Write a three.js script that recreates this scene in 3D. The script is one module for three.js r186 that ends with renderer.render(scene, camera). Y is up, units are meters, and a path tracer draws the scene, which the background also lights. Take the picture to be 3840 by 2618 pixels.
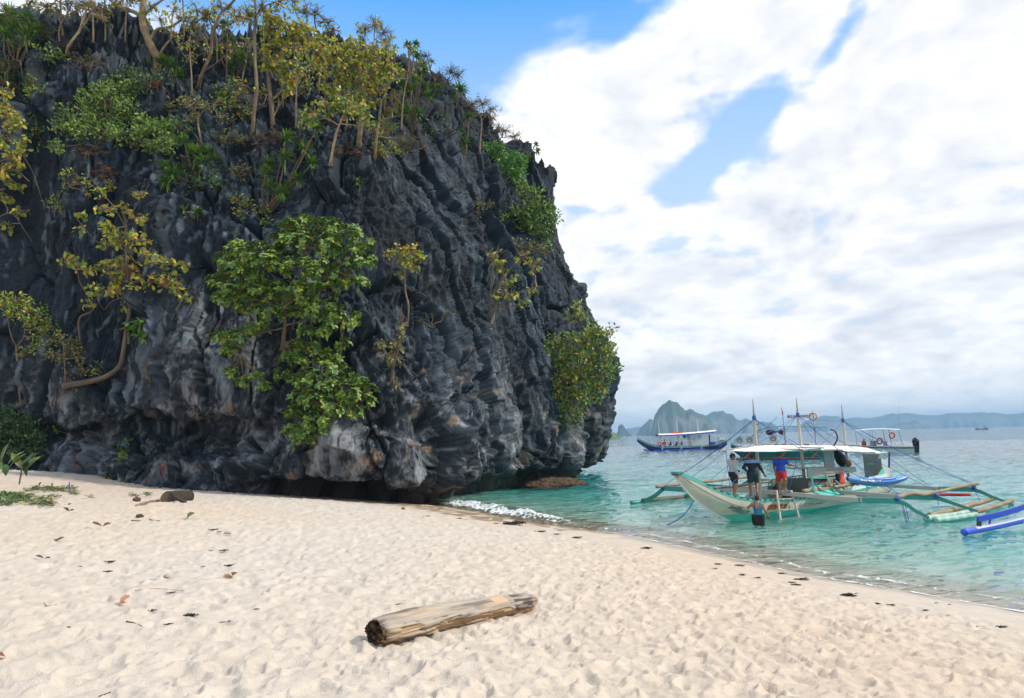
import * as THREE from 'three';
import { MarchingCubes } from 'three/addons/objects/MarchingCubes.js';
import { mergeGeometries } from 'three/addons/utils/BufferGeometryUtils.js';
import { MeshBVH } from 'three-mesh-bvh';

// ---------------------------------------------------------------- camera, sky, sun, exposure
const EYE = 3.4;
const lin0 = (r, g, b) => new THREE.Color().setRGB(r, g, b);
const scene = new THREE.Scene();
const camera = new THREE.PerspectiveCamera(52.0, 1024 / 698, 0.1, 30000);
camera.position.set(0, EYE, 0);
camera.rotation.set(THREE.MathUtils.degToRad(7.09), 0, THREE.MathUtils.degToRad(-1.37), 'XYZ');
camera.updateMatrixWorld(true);
const renderer = new THREE.WebGLRenderer({ antialias: true });
renderer.setSize(1024, 698);
renderer.toneMapping = THREE.LinearToneMapping;
renderer.toneMappingExposure = 1.2;
renderer.shadowMap.enabled = true;
const SUN = new THREE.Vector3(0.74, 0.68, 0.06).normalize();
const sun = new THREE.DirectionalLight(new THREE.Color(1, 0.93, 0.80), 3.0);
sun.position.copy(SUN).multiplyScalar(200);
sun.castShadow = true;
sun.shadow.radius = 9;
sun.shadow.mapSize.set(4096, 4096);
Object.assign(sun.shadow.camera, { left: -90, right: 90, top: 90, bottom: -90, near: 1, far: 500 });
scene.add(sun, sun.target);
scene.fog = new THREE.FogExp2(lin0(0.40, 0.69, 1.0), 0.00024);

// ---------------------------------------------------------------- random numbers and noise
function rng(seed) { let s = seed >>> 0; return () => { s = (s + 0x6d2b79f5) | 0; let t = Math.imul(s ^ (s >>> 15), 1 | s); t = (t + Math.imul(t ^ (t >>> 7), 61 | t)) ^ t; return ((t ^ (t >>> 14)) >>> 0) / 4294967296; }; }
const PERM = new Uint8Array(512);
{ const r = rng(77), p = [...Array(256).keys()]; for (let i = 255; i > 0; i--) { const j = Math.floor(r() * (i + 1)); [p[i], p[j]] = [p[j], p[i]]; } for (let i = 0; i < 512; i++) PERM[i] = p[i & 255]; }
function grad(h, x, y, z) { h &= 15; const u = h < 8 ? x : y, v = h < 4 ? y : h === 12 || h === 14 ? x : z; return ((h & 1) ? -u : u) + ((h & 2) ? -v : v); }
function n3(x, y, z) {
  const xf = Math.floor(x), yf = Math.floor(y), zf = Math.floor(z), X = xf & 255, Y = yf & 255, Z = zf & 255;
  x -= xf; y -= yf; z -= zf;
  const u = x * x * x * (x * (x * 6 - 15) + 10), v = y * y * y * (y * (y * 6 - 15) + 10), w = z * z * z * (z * (z * 6 - 15) + 10);
  const A = PERM[X] + Y, AA = PERM[A] + Z, AB = PERM[A + 1] + Z, B = PERM[X + 1] + Y, BA = PERM[B] + Z, BB = PERM[B + 1] + Z;
  const l = (a, b, t) => a + (b - a) * t;
  return l(l(l(grad(PERM[AA], x, y, z), grad(PERM[BA], x - 1, y, z), u), l(grad(PERM[AB], x, y - 1, z), grad(PERM[BB], x - 1, y - 1, z), u), v),
    l(l(grad(PERM[AA + 1], x, y, z - 1), grad(PERM[BA + 1], x - 1, y, z - 1), u), l(grad(PERM[AB + 1], x, y - 1, z - 1), grad(PERM[BB + 1], x - 1, y - 1, z - 1), u), v), w);
}
function fbm(x, y, z, o = 4) { let s = 0, a = 0.5; for (let i = 0; i < o; i++) { s += a * n3(x, y, z); x *= 2.03; y *= 2.03; z *= 2.03; a *= 0.5; } return s * 1.6; }
const h3 = (x, y, z) => PERM[(PERM[(PERM[x & 255] + y) & 255] + z) & 255];
const W = { f1: 0, f2: 0, id: 0, x: 0, y: 0, z: 0 };
function worley(x, y, z) {                      // distances to the nearest two cell points
  const xi = Math.floor(x), yi = Math.floor(y), zi = Math.floor(z);
  let f1 = 9, f2 = 9, id = 0;
  for (let a = -1; a < 2; a++) for (let b = -1; b < 2; b++) for (let c = -1; c < 2; c++) {
    const h = h3(xi + a, yi + b, zi + c), g = PERM[h + 37], k = PERM[h + 91];
    const dx = xi + a + h / 256 - x, dy = yi + b + g / 256 - y, dz = zi + c + k / 256 - z, d = dx * dx + dy * dy + dz * dz;
    if (d < f1) { f2 = f1; f1 = d; id = h; W.x = dx; W.y = dy; W.z = dz; } else if (d < f2) f2 = d;
  }
  W.f1 = Math.sqrt(f1); W.f2 = Math.sqrt(f2); W.id = id; return W;
}
const { clamp, lerp, smoothstep, degToRad } = THREE.MathUtils;
const V = (x, y, z) => new THREE.Vector3(x, y, z);

// ---------------------------------------------------------------- the sky: air and broken cloud, the same weather all round
{
  const w = 4096, h = 2048, data = new Float32Array(w * h * 4);
  // where the cloud sheet is open (degrees: azimuth, elevation, half widths, turn, strength) ...
  const gaps = [[-9, 33.5, 9.5, 6.5, -12, 1.25], [-3.5, 28.2, 4.2, 3.2, -20, 0.95], [-30, 36, 14, 8, 0, 0.8], [3, 34.5, 6, 2.2, -10, 0.9], [9.8, 31, 3.0, 1.3, 20, 0.75], [17.0, 21.3, 5.0, 2.0, 40, 0.80], [14.2, 19.3, 2.6, 1.6, 30, 0.6], [20.3, 23.2, 2.4, 1.6, 30, 0.6], [26.3, 27.0, 2.2, 0.7, 55, 0.55], [30, 30.8, 3.5, 1.0, 35, 0.35],
    [70, 38, 16, 8, 20, 0.9], [110, 24, 14, 6, -15, 0.8], [150, 42, 18, 9, 30, 0.9], [-75, 34, 15, 9, 12, 0.9], [-120, 26, 16, 7, -20, 0.8], [-165, 40, 18, 9, 15, 0.9], [40, 62, 20, 10, 20, 0.8], [-110, 60, 20, 10, -10, 0.8]];
  const cw = 1024, ch = 512, N6 = 6, coarse = new Float32Array(cw * (ch + 1) * N6);   // the broad forms, on a coarser grid
  for (let r = ch / 2 - 4; r <= ch; r++) {
    const up = (r / ch - 0.5) * Math.PI, el = up * 180 / Math.PI, cy = Math.cos(up), y = Math.sin(up);
    for (let c = 0; c < cw; c++) {
      const a = (c / cw - 0.5) * 2 * Math.PI, x = Math.cos(a) * cy, z = Math.sin(a) * cy, az = Math.atan2(x, -z) * 180 / Math.PI, k = 1 / (y + 0.3), px = x * k, pz = z * k, o = (r * cw + c) * N6;
      const wx = 0.35 * n3(px * 2.2, 3.1, pz * 2.2), wz = 0.35 * n3(px * 2.2, 8.7, pz * 2.2); let open = 0;
      for (const [ga, ge, sa, se, tu, st] of gaps) {
        let da = az - ga; da -= 360 * Math.round(da / 360); da *= Math.cos(up);
        const de = el - ge; if (Math.abs(da) > 40 || Math.abs(de) > 40) continue;
        const ct = Math.cos(tu * Math.PI / 180), sn = Math.sin(tu * Math.PI / 180), q = ((da * ct + de * sn) / sa) ** 2 + ((de * ct - da * sn) / se) ** 2;
        if (q < 8) open += st * Math.exp(-q * 0.9);
      }
      coarse[o] = wx; coarse[o + 1] = wz; coarse[o + 2] = fbm(px * 1.9 + wx, 1.3, pz * 1.9 + wz, 3); coarse[o + 3] = open; coarse[o + 4] = fbm(px * 2.6 + 7 + wx * 2, 4.4, pz * 2.6 + wz * 2, 4); coarse[o + 5] = fbm(x * 3 + 9, el * 0.22 + 3, z * 3, 4);
    }
  }
  const C = new Float32Array(N6);
  for (let r = 0; r < h; r++) {
    const up = ((r + 0.5) / h - 0.5) * Math.PI, el = up * 180 / Math.PI, cy = Math.cos(up), y = Math.sin(up);
    for (let c = 0; c < w; c++) {
      const a = ((c + 0.5) / w - 0.5) * 2 * Math.PI, x = Math.cos(a) * cy, z = Math.sin(a) * cy, i = (r * w + c) * 4;
      if (el < -1) { data[i] = 0.62; data[i + 1] = 0.70; data[i + 2] = 0.78; data[i + 3] = 1; continue; }
      const fr = (r + 0.5) / h * ch, fc = (c + 0.5) / w * cw, r0 = Math.floor(fr), c0 = Math.floor(fc), tr = fr - r0, tc = fc - c0, c1 = (c0 + 1) % cw;
      for (let q = 0; q < N6; q++) C[q] = lerp(lerp(coarse[(r0 * cw + c0) * N6 + q], coarse[(r0 * cw + c1) * N6 + q], tc), lerp(coarse[((r0 + 1) * cw + c0) * N6 + q], coarse[((r0 + 1) * cw + c1) * N6 + q], tc), tr);
      const k = 1 / (y + 0.3), px = x * k, pz = z * k, wx = C[0], wz = C[1], big = C[2], open = C[3], thick = C[4], band = C[5], low = smoothstep(18 - el, 0, 14);
      const fine = fbm(px * 5.5 + wx * 2, y * 3.5 + 5, pz * 5.5 + wz * 2, 5), wisp = fbm(px * 13 + wx * 3, y * 9 + 2, pz * 13, 5);
      const dens = 0.44 + big * 0.45 + fine * 0.60 + wisp * 0.50 - Math.min(open, 1.15) * (0.92 + 0.5 * wisp);
      const cover = smoothstep(dens, -0.34, 0.24);
      const e = clamp(el / 34, 0, 1);
      const sky = [lerp(0.62, 0.085, Math.pow(e, 1.9)), lerp(0.76, 0.36, Math.pow(e, 1.9)), lerp(0.92, 0.84, e)];
      // thick undersides turn lavender grey, sunlit tops stay white; bands of grey low down
      const rim = 1 - smoothstep(dens, 0.1, 0.75);
      const bright = clamp(0.93 + 0.20 * fine + 0.16 * wisp + 0.05 * rim - 0.25 * Math.max(0, thick + 0.02) - 0.03 * low - 0.22 * low * Math.max(0, band + 0.02), 0.60, 1.0);
      const cool = clamp((0.95 - bright) * 2.4, 0, 1);
      const cl = [bright * lerp(1.0, 0.87, cool), bright * lerp(1.0, 0.95, cool), bright * lerp(1.0, 1.12, cool)];
      const hz = smoothstep(5 - el, 0, 5) * 0.45;
      for (let q = 0; q < 3; q++) data[i + q] = lerp(lerp(sky[q], cl[q], cover), [0.84, 0.90, 0.97][q], hz);
      data[i + 3] = 1;
    }
  }
  const t = new THREE.DataTexture(data, w, h, THREE.RGBAFormat, THREE.FloatType);
  t.mapping = THREE.EquirectangularReflectionMapping; t.magFilter = THREE.LinearFilter; t.needsUpdate = true;
  scene.background = t; scene.environment = t;
}

// ---------------------------------------------------------------- helpers
const FOC = 715.6;
function at(px, py, d) { return V((px / 3.75 - 512) / FOC * d, -(py / 3.75 - 349) / FOC * d, -d).applyMatrix4(camera.matrixWorld); }
function onLevel(px, py, y) { const p = at(px, py, 1).sub(camera.position); return camera.position.clone().addScaledVector(p, (y - EYE) / p.y); }
const used = {};
function numbered(name) { const n = used[name] = (used[name] ?? -1) + 1; return n ? name + '_' + String(n).padStart(3, '0') : name; }
function tag(o, label, category, group, kind) { if (label) o.userData.label = label; if (category) o.userData.category = category; if (group) o.userData.group = group; if (kind) o.userData.kind = kind; return o; }
function shade(o) { o.traverse((c) => { if (c.isMesh) { c.castShadow = true; c.receiveShadow = true; } }); return o; }
function thing(name, label, category, pos = null, group, kind) { const o = new THREE.Group(); o.name = numbered(name); if (pos) o.position.copy(pos); scene.add(o); return tag(o, label, category, group, kind); }
function put(name, geo, mat, parent = scene) { const m = new THREE.Mesh(geo, mat); m.name = parent === scene ? numbered(name) : name; m.castShadow = m.receiveShadow = true; parent.add(m); return m; }
function std(c, rough = 0.8, o = {}) { return new THREE.MeshStandardMaterial({ color: c, roughness: rough, ...o }); }
const lin = (r, g, b) => new THREE.Color().setRGB(r, g, b);

class MB {                                        // collects triangles of one part
  constructor() { this.p = []; this.i = []; this.c = []; this.u = []; this.col = null; }
  get n() { return this.p.length / 3; }
  v(x, y, z, u = 0, w = 0) { this.p.push(x, y, z); this.u.push(u, w); if (this.col) this.c.push(this.col[0], this.col[1], this.col[2]); return this.n - 1; }
  tri(a, b, c) { this.i.push(a, b, c); }
  quad(a, b, c, d) { this.i.push(a, b, c, a, c, d); }
  face(pts) { const n = this.n; for (const q of pts) this.v(q.x ?? q[0], q.y ?? q[1], q.z ?? q[2]); for (let k = 1; k < pts.length - 1; k++) this.tri(n, n + k, n + k + 1); return this; }
  hexa(a) { // eight corners: bottom four, top four
    const f = [[3, 2, 1, 0], [4, 5, 6, 7], [0, 1, 5, 4], [1, 2, 6, 5], [2, 3, 7, 6], [3, 0, 4, 7]];
    for (const q of f) this.face(q.map((k) => a[k])); return this;
  }
  box(cx, cy, cz, sx, sy, sz, m) {
    const a = [[-1, -1, 1], [1, -1, 1], [1, -1, -1], [-1, -1, -1], [-1, 1, 1], [1, 1, 1], [1, 1, -1], [-1, 1, -1]].map(([x, y, z]) => { const q = V(x * sx / 2, y * sy / 2, z * sz / 2); if (m) q.applyMatrix4(m); return q.add(V(cx, cy, cz)); });
    return this.hexa(a);
  }
  bar(a, b, w, h, up = V(0, 1, 0)) {              // a squared bar between two points
    const d = b.clone().sub(a).normalize(), s = d.clone().cross(up).normalize().multiplyScalar(w / 2), t = s.clone().cross(d).normalize().multiplyScalar(h / 2);
    const c = (o, i, j) => o.clone().addScaledVector(s, i).addScaledVector(t, j);
    return this.hexa([c(a, -1, -1), c(b, -1, -1), c(b, 1, -1), c(a, 1, -1), c(a, -1, 1), c(b, -1, 1), c(b, 1, 1), c(a, 1, 1)]);
  }
  tube(pts, rad, seg = 6, cap = true, wob = 0) {  // pts: Vector3[], rad: number or function of 0..1
    const n0 = this.n, N = pts.length; let s = null;
    for (let k = 0; k < N; k++) {
      const d = pts[Math.min(k + 1, N - 1)].clone().sub(pts[Math.max(k - 1, 0)]).normalize();
      if (!s) s = Math.abs(d.y) < 0.9 ? V(0, 1, 0).cross(d).normalize() : V(1, 0, 0).cross(d).normalize();
      s.addScaledVector(d, -s.dot(d)).normalize(); const t = d.clone().cross(s), f = k / (N - 1), r = typeof rad === 'function' ? rad(f) : rad;
      for (let q = 0; q < seg; q++) { const a = q / seg * 6.2832, rr = wob ? r * (1 + wob * n3(pts[k].x * 3 + q * 7.1, pts[k].y * 3, pts[k].z * 3)) : r, c = Math.cos(a) * rr, e = Math.sin(a) * rr; this.v(pts[k].x + s.x * c + t.x * e, pts[k].y + s.y * c + t.y * e, pts[k].z + s.z * c + t.z * e, q / seg, f); }
      if (k) for (let q = 0; q < seg; q++) { const a = n0 + (k - 1) * seg, b = n0 + k * seg, r1 = (q + 1) % seg; this.quad(a + q, a + r1, b + r1, b + q); }
    }
    if (cap) for (const k of [0, N - 1]) { const c = this.v(pts[k].x, pts[k].y, pts[k].z), b = n0 + k * seg; for (let q = 0; q < seg; q++) k ? this.tri(c, b + q, b + (q + 1) % seg) : this.tri(c, b + (q + 1) % seg, b + q); }
    return this;
  }
  grid(nu, nv, f) { // f(u, v) -> [x, y, z, (u, v)]
    const n = this.n;
    for (let j = 0; j <= nv; j++) for (let i = 0; i <= nu; i++) { const q = f(i / nu, j / nv); this.v(q.x ?? q[0], q.y ?? q[1], q.z ?? q[2], q[3] ?? i / nu, q[4] ?? j / nv); }
    for (let j = 0; j < nv; j++) for (let i = 0; i < nu; i++) { const a = n + j * (nu + 1) + i; this.quad(a, a + 1, a + nu + 2, a + nu + 1); }
    return this;
  }
  geo(colors = this.c.length === this.p.length) {
    const g = new THREE.BufferGeometry();
    g.setAttribute('position', new THREE.Float32BufferAttribute(this.p, 3)); g.setAttribute('uv', new THREE.Float32BufferAttribute(this.u, 2));
    if (colors) g.setAttribute('color', new THREE.Float32BufferAttribute(this.c, 3));
    g.setIndex(this.i); g.computeVertexNormals(); return g;
  }
  build(name, mat, parent = scene) { return put(name, this.geo(), mat, parent); }
}
function curve(pts, n = 12) { return new THREE.CatmullRomCurve3(pts, false, 'centripetal').getPoints(n); }
function noiseTex(size, f, srgb = false) { // f(u, v) -> [r, g, b] 0..1, wraps if f does
  const d = new Uint8Array(size * size * 4);
  for (let y = 0; y < size; y++) for (let x = 0; x < size; x++) { const c = f(x / size, y / size), i = (y * size + x) * 4; for (let k = 0; k < 3; k++) d[i + k] = clamp(c[k] * 255, 0, 255); d[i + 3] = 255; }
  const t = new THREE.DataTexture(d, size, size); t.wrapS = t.wrapT = THREE.RepeatWrapping; t.magFilter = THREE.LinearFilter; if (srgb) t.colorSpace = THREE.SRGBColorSpace; t.needsUpdate = true; return t;
}
function wrapNoise(u, v, f, o = 4, seed = 0) { // periodic fbm on the unit square
  let s = 0, a = 0.5; for (let k = 0; k < o; k++) { const q = f * 2 ** k; const X = u * q, Y = v * q, x0 = Math.floor(X), y0 = Math.floor(Y), fx = X - x0, fy = Y - y0, sx = fx * fx * (3 - 2 * fx), sy = fy * fy * (3 - 2 * fy), H = (i, j) => h3((i % q + q) % q, (j % q + q) % q, seed + k * 7) / 128 - 1; s += a * lerp(lerp(H(x0, y0), H(x0 + 1, y0), sx), lerp(H(x0, y0 + 1), H(x0 + 1, y0 + 1), sx), sy); a *= 0.5; } return s;
}
function canvasTex(w, h, draw) { const c = document.createElement('canvas'); c.width = w; c.height = h; const g = c.getContext('2d'); draw(g, w, h); const t = new THREE.CanvasTexture(c); t.colorSpace = THREE.SRGBColorSpace; return t; }
// ---------------------------------------------------------------- the beach and the sea bed: one sheet
const SHORE = [[-60, -70], [-30, -58], [-12, -48], [-3.1, -36.6], [0.7, -29.4], [2.5, -27.0], [4.0, -24.9], [5.0, -22.6], [5.75, -20.7], [6.8, -17.8], [8.2, -15.6], [9.4, -13.6], [12.5, -8], [17, 2], [26, 20], [60, 80]];
function shoreD(x, z) {                            // metres inland (+) or out to sea (-); also the run along the line
  let best = 1e9, sg = 1, along = 0, run = 0;
  for (let k = 0; k < SHORE.length - 1; k++) {
    const [ax, az] = SHORE[k], [bx, bz] = SHORE[k + 1], dx = bx - ax, dz = bz - az, L2 = dx * dx + dz * dz, t = clamp(((x - ax) * dx + (z - az) * dz) / L2, 0, 1);
    const ex = x - ax - dx * t, ez = z - az - dz * t, d = ex * ex + ez * ez;
    if (d < best) { best = d; sg = dx * (z - az) - dz * (x - ax) > 0 ? 1 : -1; along = run + t * Math.sqrt(L2); }
    run += Math.sqrt(L2);
  }
  shoreD.along = along; return sg * Math.sqrt(best);
}
function baseH(x, z) {
  const D = shoreD(x, z);
  if (D >= 0) {
    let h = 2.6 * Math.tanh(0.12 * D / 2.6);
    h += 0.75 * smoothstep(-x, 17, 26) * smoothstep(-z, 24, 40);
    h += 0.10 * n3(x * 0.16, 3.3, z * 0.16) * smoothstep(D, 1, 5);
    return h;
  }
  const d = -D;
  return -(d < 14 ? 0.135 * d : 1.89 + (0.9 + 1.4 * (1 - Math.exp(-(d - 14) / 60))) * (1 - Math.exp(-(d - 14) / 22)) + 5 * smoothstep(d, 22, 150)) + 0.10 * n3(x * 0.3, 1.1, z * 0.3) * smoothstep(d, 1, 6);
}
const ridgeLine = (x, z) => { // the low soft bank across the near left corner
  const t = (x + 2.9) * 0.62 + (z + 5.6) * 0.78; return t; };
function cups(x, z, cell, depth, seed, turn) {     // trodden dents, each an oval cup with a pushed-up rim on one side
  const c = Math.cos(turn), s = Math.sin(turn), X = (x * c + z * s) / cell, Z = (z * c - x * s) / (cell * 0.72), xi = Math.floor(X), zi = Math.floor(Z); let h = 0;
  for (let a = -1; a < 2; a++) for (let b = -1; b < 2; b++) {
    const k = h3(xi + a, zi + b, seed), k2 = PERM[k + 11], k3 = PERM[k + 57], k4 = PERM[k + 133]; if (k4 < 40) continue;
    const dx = X - xi - a - k / 256, dz = Z - zi - b - k2 / 256, th = k3 / 256 * 3.14, ct = Math.cos(th), st = Math.sin(th), p = (dx * ct + dz * st) / 0.62, q = (dz * ct - dx * st) / 0.36, r = Math.sqrt(p * p + q * q);
    if (r < 1.7) { const m = 0.5 + k4 / 256; h += r < 1 ? -m * depth * (1 - r * r) * (1 + 0.5 * p) : m * depth * 0.42 * Math.sin((r - 1) / 0.7 * 3.1416) * (0.5 + 0.6 * q); }
  }
  return h;
}
function sandH(x, z, D) {
  let h = baseH(x, z); const r = Math.hypot(x, z);
  if (D < 0.4 || r > 60) return h;
  const damp = lerp(3.2, 1.5, smoothstep(shoreD.along, 72, 88)), tread = smoothstep(D, damp, damp + 1.8), soft = smoothstep(-x - 0.35 * z, 3.0, 7.0) * 0.45, wx = 0.16 * n3(x * 3, 1, z * 3), wz = 0.16 * n3(x * 3, 9, z * 3);
  h += tread * (1 - soft * 0.6) * (cups(x + wx, z + wz, 0.27, 0.028, 3, 0.4) + cups(x - wz, z + wx, 0.42, 0.029, 19, 1.3));
  h += tread * (0.014 * fbm(x * 2.6, 2, z * 2.6, 3) + 0.016 * n3(x * 1.1, 7, z * 1.1) + (1 - soft) * 0.016 * Math.abs(n3(x * 7, 5, z * 7)) + 0.006 * n3(x * 17, 5, z * 17));
  const t = ridgeLine(x, z) + 0.25 * n3(x * 0.9, 4, z * 0.9);
  h += 0.06 * smoothstep(t, -0.25, 0.15) * smoothstep(-x, -1.2, 0.5) * smoothstep(3.2 - t, 0, 2.5);
  h += smoothstep(soft, 0.05, 0.4) * 0.05 * n3(x * 1.7 + 3, 2, z * 1.7);
  return h;
}
function polar(nFront, nRest, radii, f) {         // a disc round the beach, finer over the half that faces the sea
  const A = [], half = degToRad(46); for (let k = 0; k <= nFront; k++) A.push(-half + 2 * half * k / nFront); for (let k = 1; k < nRest; k++) A.push(half + (2 * Math.PI - 2 * half) * k / nRest);
  const na = A.length, nr = radii.length, pos = new Float32Array((na * nr + 1) * 3), idx = [];
  for (let j = 0; j < nr; j++) for (let i = 0; i < na; i++) { const x = Math.sin(A[i]) * radii[j], z = -Math.cos(A[i]) * radii[j], o = (j * na + i) * 3; pos[o] = x; pos[o + 1] = f(x, z, radii[j]); pos[o + 2] = z; }
  const c = na * nr; pos[c * 3 + 1] = f(0, 0, 0);
  for (let i = 0; i < na; i++) { const n = (i + 1) % na; idx.push(c, n, i); for (let j = 0; j < nr - 1; j++) { const a = j * na; idx.push(a + i, a + n, a + na + n, a + i, a + na + n, a + na + i); } }
  return { pos, idx, na, nr };
}
{
  const radii = []; for (let k = 0; k < 500; k++) radii.push(1.6 * Math.pow(62 / 1.6, k / 499)); for (let k = 1; k <= 40; k++) radii.push(62 * Math.pow(6600 / 62, k / 40));
  const G = polar(760, 60, radii, (x, z) => sandH(x, z, shoreD(x, z)));
  const col = new Float32Array(G.pos.length);
  for (let i = 0; i < G.pos.length / 3; i++) {
    const x = G.pos[i * 3], z = G.pos[i * 3 + 2], D = shoreD(x, z);
    const warm = 0.5 + 0.9 * n3(x * 0.12, 4, z * 0.12);
    let r = lerp(0.60, 0.62, warm), g = lerp(0.540, 0.505, warm), b = lerp(0.475, 0.40, warm);
    if (D < 0) { const q = smoothstep(-D, 0, 2); r = lerp(r, 0.66, q); g = lerp(g, 0.62, q); b = lerp(b, 0.50, q); if (-D > 9) { const weed = smoothstep(fbm(x * 0.09, 2, z * 0.09, 3), 0.18, 0.4) * 0.5 * smoothstep(-D, 9, 16); r *= 1 - weed; g *= 1 - weed * 0.7; b *= 1 - weed * 0.7; } }
    const q = 1 + 0.10 * n3(x * 9, 3, z * 9); col[i * 3] = r * q; col[i * 3 + 1] = g * q; col[i * 3 + 2] = b * q;
  }
  const uv = new Float32Array(G.pos.length / 3 * 2); for (let i = 0; i < uv.length / 2; i++) { uv[i * 2] = G.pos[i * 3]; uv[i * 2 + 1] = G.pos[i * 3 + 2]; }
  const g = new THREE.BufferGeometry(); g.setAttribute('position', new THREE.BufferAttribute(G.pos, 3)); g.setAttribute('color', new THREE.BufferAttribute(col, 3)); g.setAttribute('uv', new THREE.BufferAttribute(uv, 2)); g.setIndex(G.idx); g.computeVertexNormals();
  const grain = noiseTex(1024, (u, v) => { const a = 0.5 + 0.30 * wrapNoise(u, v, 24, 3, 5) + 0.35 * wrapNoise(u, v, 160, 2, 9); return [a, a, a]; });
  grain.repeat.set(0.8, 0.8);
  const tint = noiseTex(1024, (u, v) => { const a = 0.90 + 0.10 * wrapNoise(u, v, 9, 4, 31) + 0.10 * wrapNoise(u, v, 200, 2, 12); return [a, a * 0.995, a * 0.985]; });
  tint.repeat.set(0.55, 0.55);
  const m = new THREE.MeshStandardMaterial({ vertexColors: true, roughness: 0.95, map: tint, bumpMap: grain, bumpScale: 0.012 });
  tag(put('sand', g, m), 'pale trodden sand beach running down into the sea', null, null, 'structure');
}
// ---------------------------------------------------------------- the sea: a closed body of water
const breaker = (x, z) => {                        // the one small wave that breaks by the cliff foot
  const D = shoreD(x, z), s = shoreD.along; return 0.26 * Math.exp(-(((D + 1.0 + 0.4 * n3(x * 0.5, 1, z * 0.5)) / 0.4) ** 2)) * smoothstep(s, 64, 66.5) * (1 - smoothstep(s, 72, 79)); };
function seaH(x, z, r) {
  const D = shoreD(x, z); if (D > 1.5) return 0.0;
  let h = 0; const d = -D, near = smoothstep(d, 0.2, 6), ux = x * 0.42 + z * 0.91, vx = x * 0.91 - z * 0.42;
  const w1 = n3(vx * 0.20 + 0.5 * n3(ux * 0.3, 4, vx * 0.2), 1.2, ux * 0.55), w2 = n3(vx * 0.55, 6.1, ux * 1.15 + 0.3 * w1), w3 = n3(vx * 1.3 + ux * 0.4, 2.7, ux * 2.3);
  h += (0.11 * w1 + 0.13 * (0.3 - Math.abs(w2)) + 0.055 * w3) * (0.25 + 0.75 * near) * (1 + 0.8 * smoothstep(r, 60, 200)) * (1 - 0.7 * smoothstep(r, 400, 1500));
  h += breaker(x, z);
  h += 0.02 * smoothstep(d, -1.5, -0.2) * (1 - smoothstep(d, 0, 2));
  return h;
}
{
  const radii = []; for (let k = 0; k < 330; k++) radii.push(9 * Math.pow(220 / 9, k / 329)); for (let k = 1; k <= 40; k++) radii.push(220 * Math.pow(6500 / 220, k / 40));
  const G = polar(620, 40, radii, seaH), n = G.pos.length / 3, na = G.na, rim = (G.nr - 1) * na;
  const pos = new Float32Array((n + na + 1) * 3); pos.set(G.pos);
  for (let i = 0; i < na; i++) { pos[(n + i) * 3] = G.pos[(rim + i) * 3]; pos[(n + i) * 3 + 1] = -14; pos[(n + i) * 3 + 2] = G.pos[(rim + i) * 3 + 2]; }
  const c = n + na; pos[c * 3 + 1] = -14;
  for (let i = 0; i < na; i++) { const k = (i + 1) % na; G.idx.push(rim + i, rim + k, n + k, rim + i, n + k, n + i, c, n + i, n + k); }
  const uv = new Float32Array((n + na + 1) * 2); for (let i = 0; i < n; i++) { const x = pos[i * 3], z = pos[i * 3 + 2]; uv[i * 2] = x * 0.91 - z * 0.42; uv[i * 2 + 1] = x * 0.42 + z * 0.91; }
  const g = new THREE.BufferGeometry(); g.setAttribute('position', new THREE.BufferAttribute(pos, 3)); g.setAttribute('uv', new THREE.BufferAttribute(uv, 2)); g.setIndex(G.idx); g.computeVertexNormals();
  const rip = noiseTex(1024, (u, v) => { const w = 0.05 * wrapNoise(u, v, 6, 2, 3), a = 0.5 + 0.34 * wrapNoise(u, v + w, 10, 5, 21) + 0.22 * (0.4 - Math.abs(wrapNoise(u * 1, v + w, 22, 3, 40))); return [a, a, a]; });
  rip.repeat.set(1 / 22, 1 / 9);
  const m = new THREE.MeshPhysicalMaterial({ color: 0xffffff, roughness: 0.05, transmission: 1, thickness: 1, ior: 1.333, attenuationColor: lin(0.17, 0.80, 0.89), attenuationDistance: 4.0, bumpMap: rip, bumpScale: 0.55 });
  tag(put('sea', g, m), 'clear turquoise sea with small ripples', null, null, 'structure');
}
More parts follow.
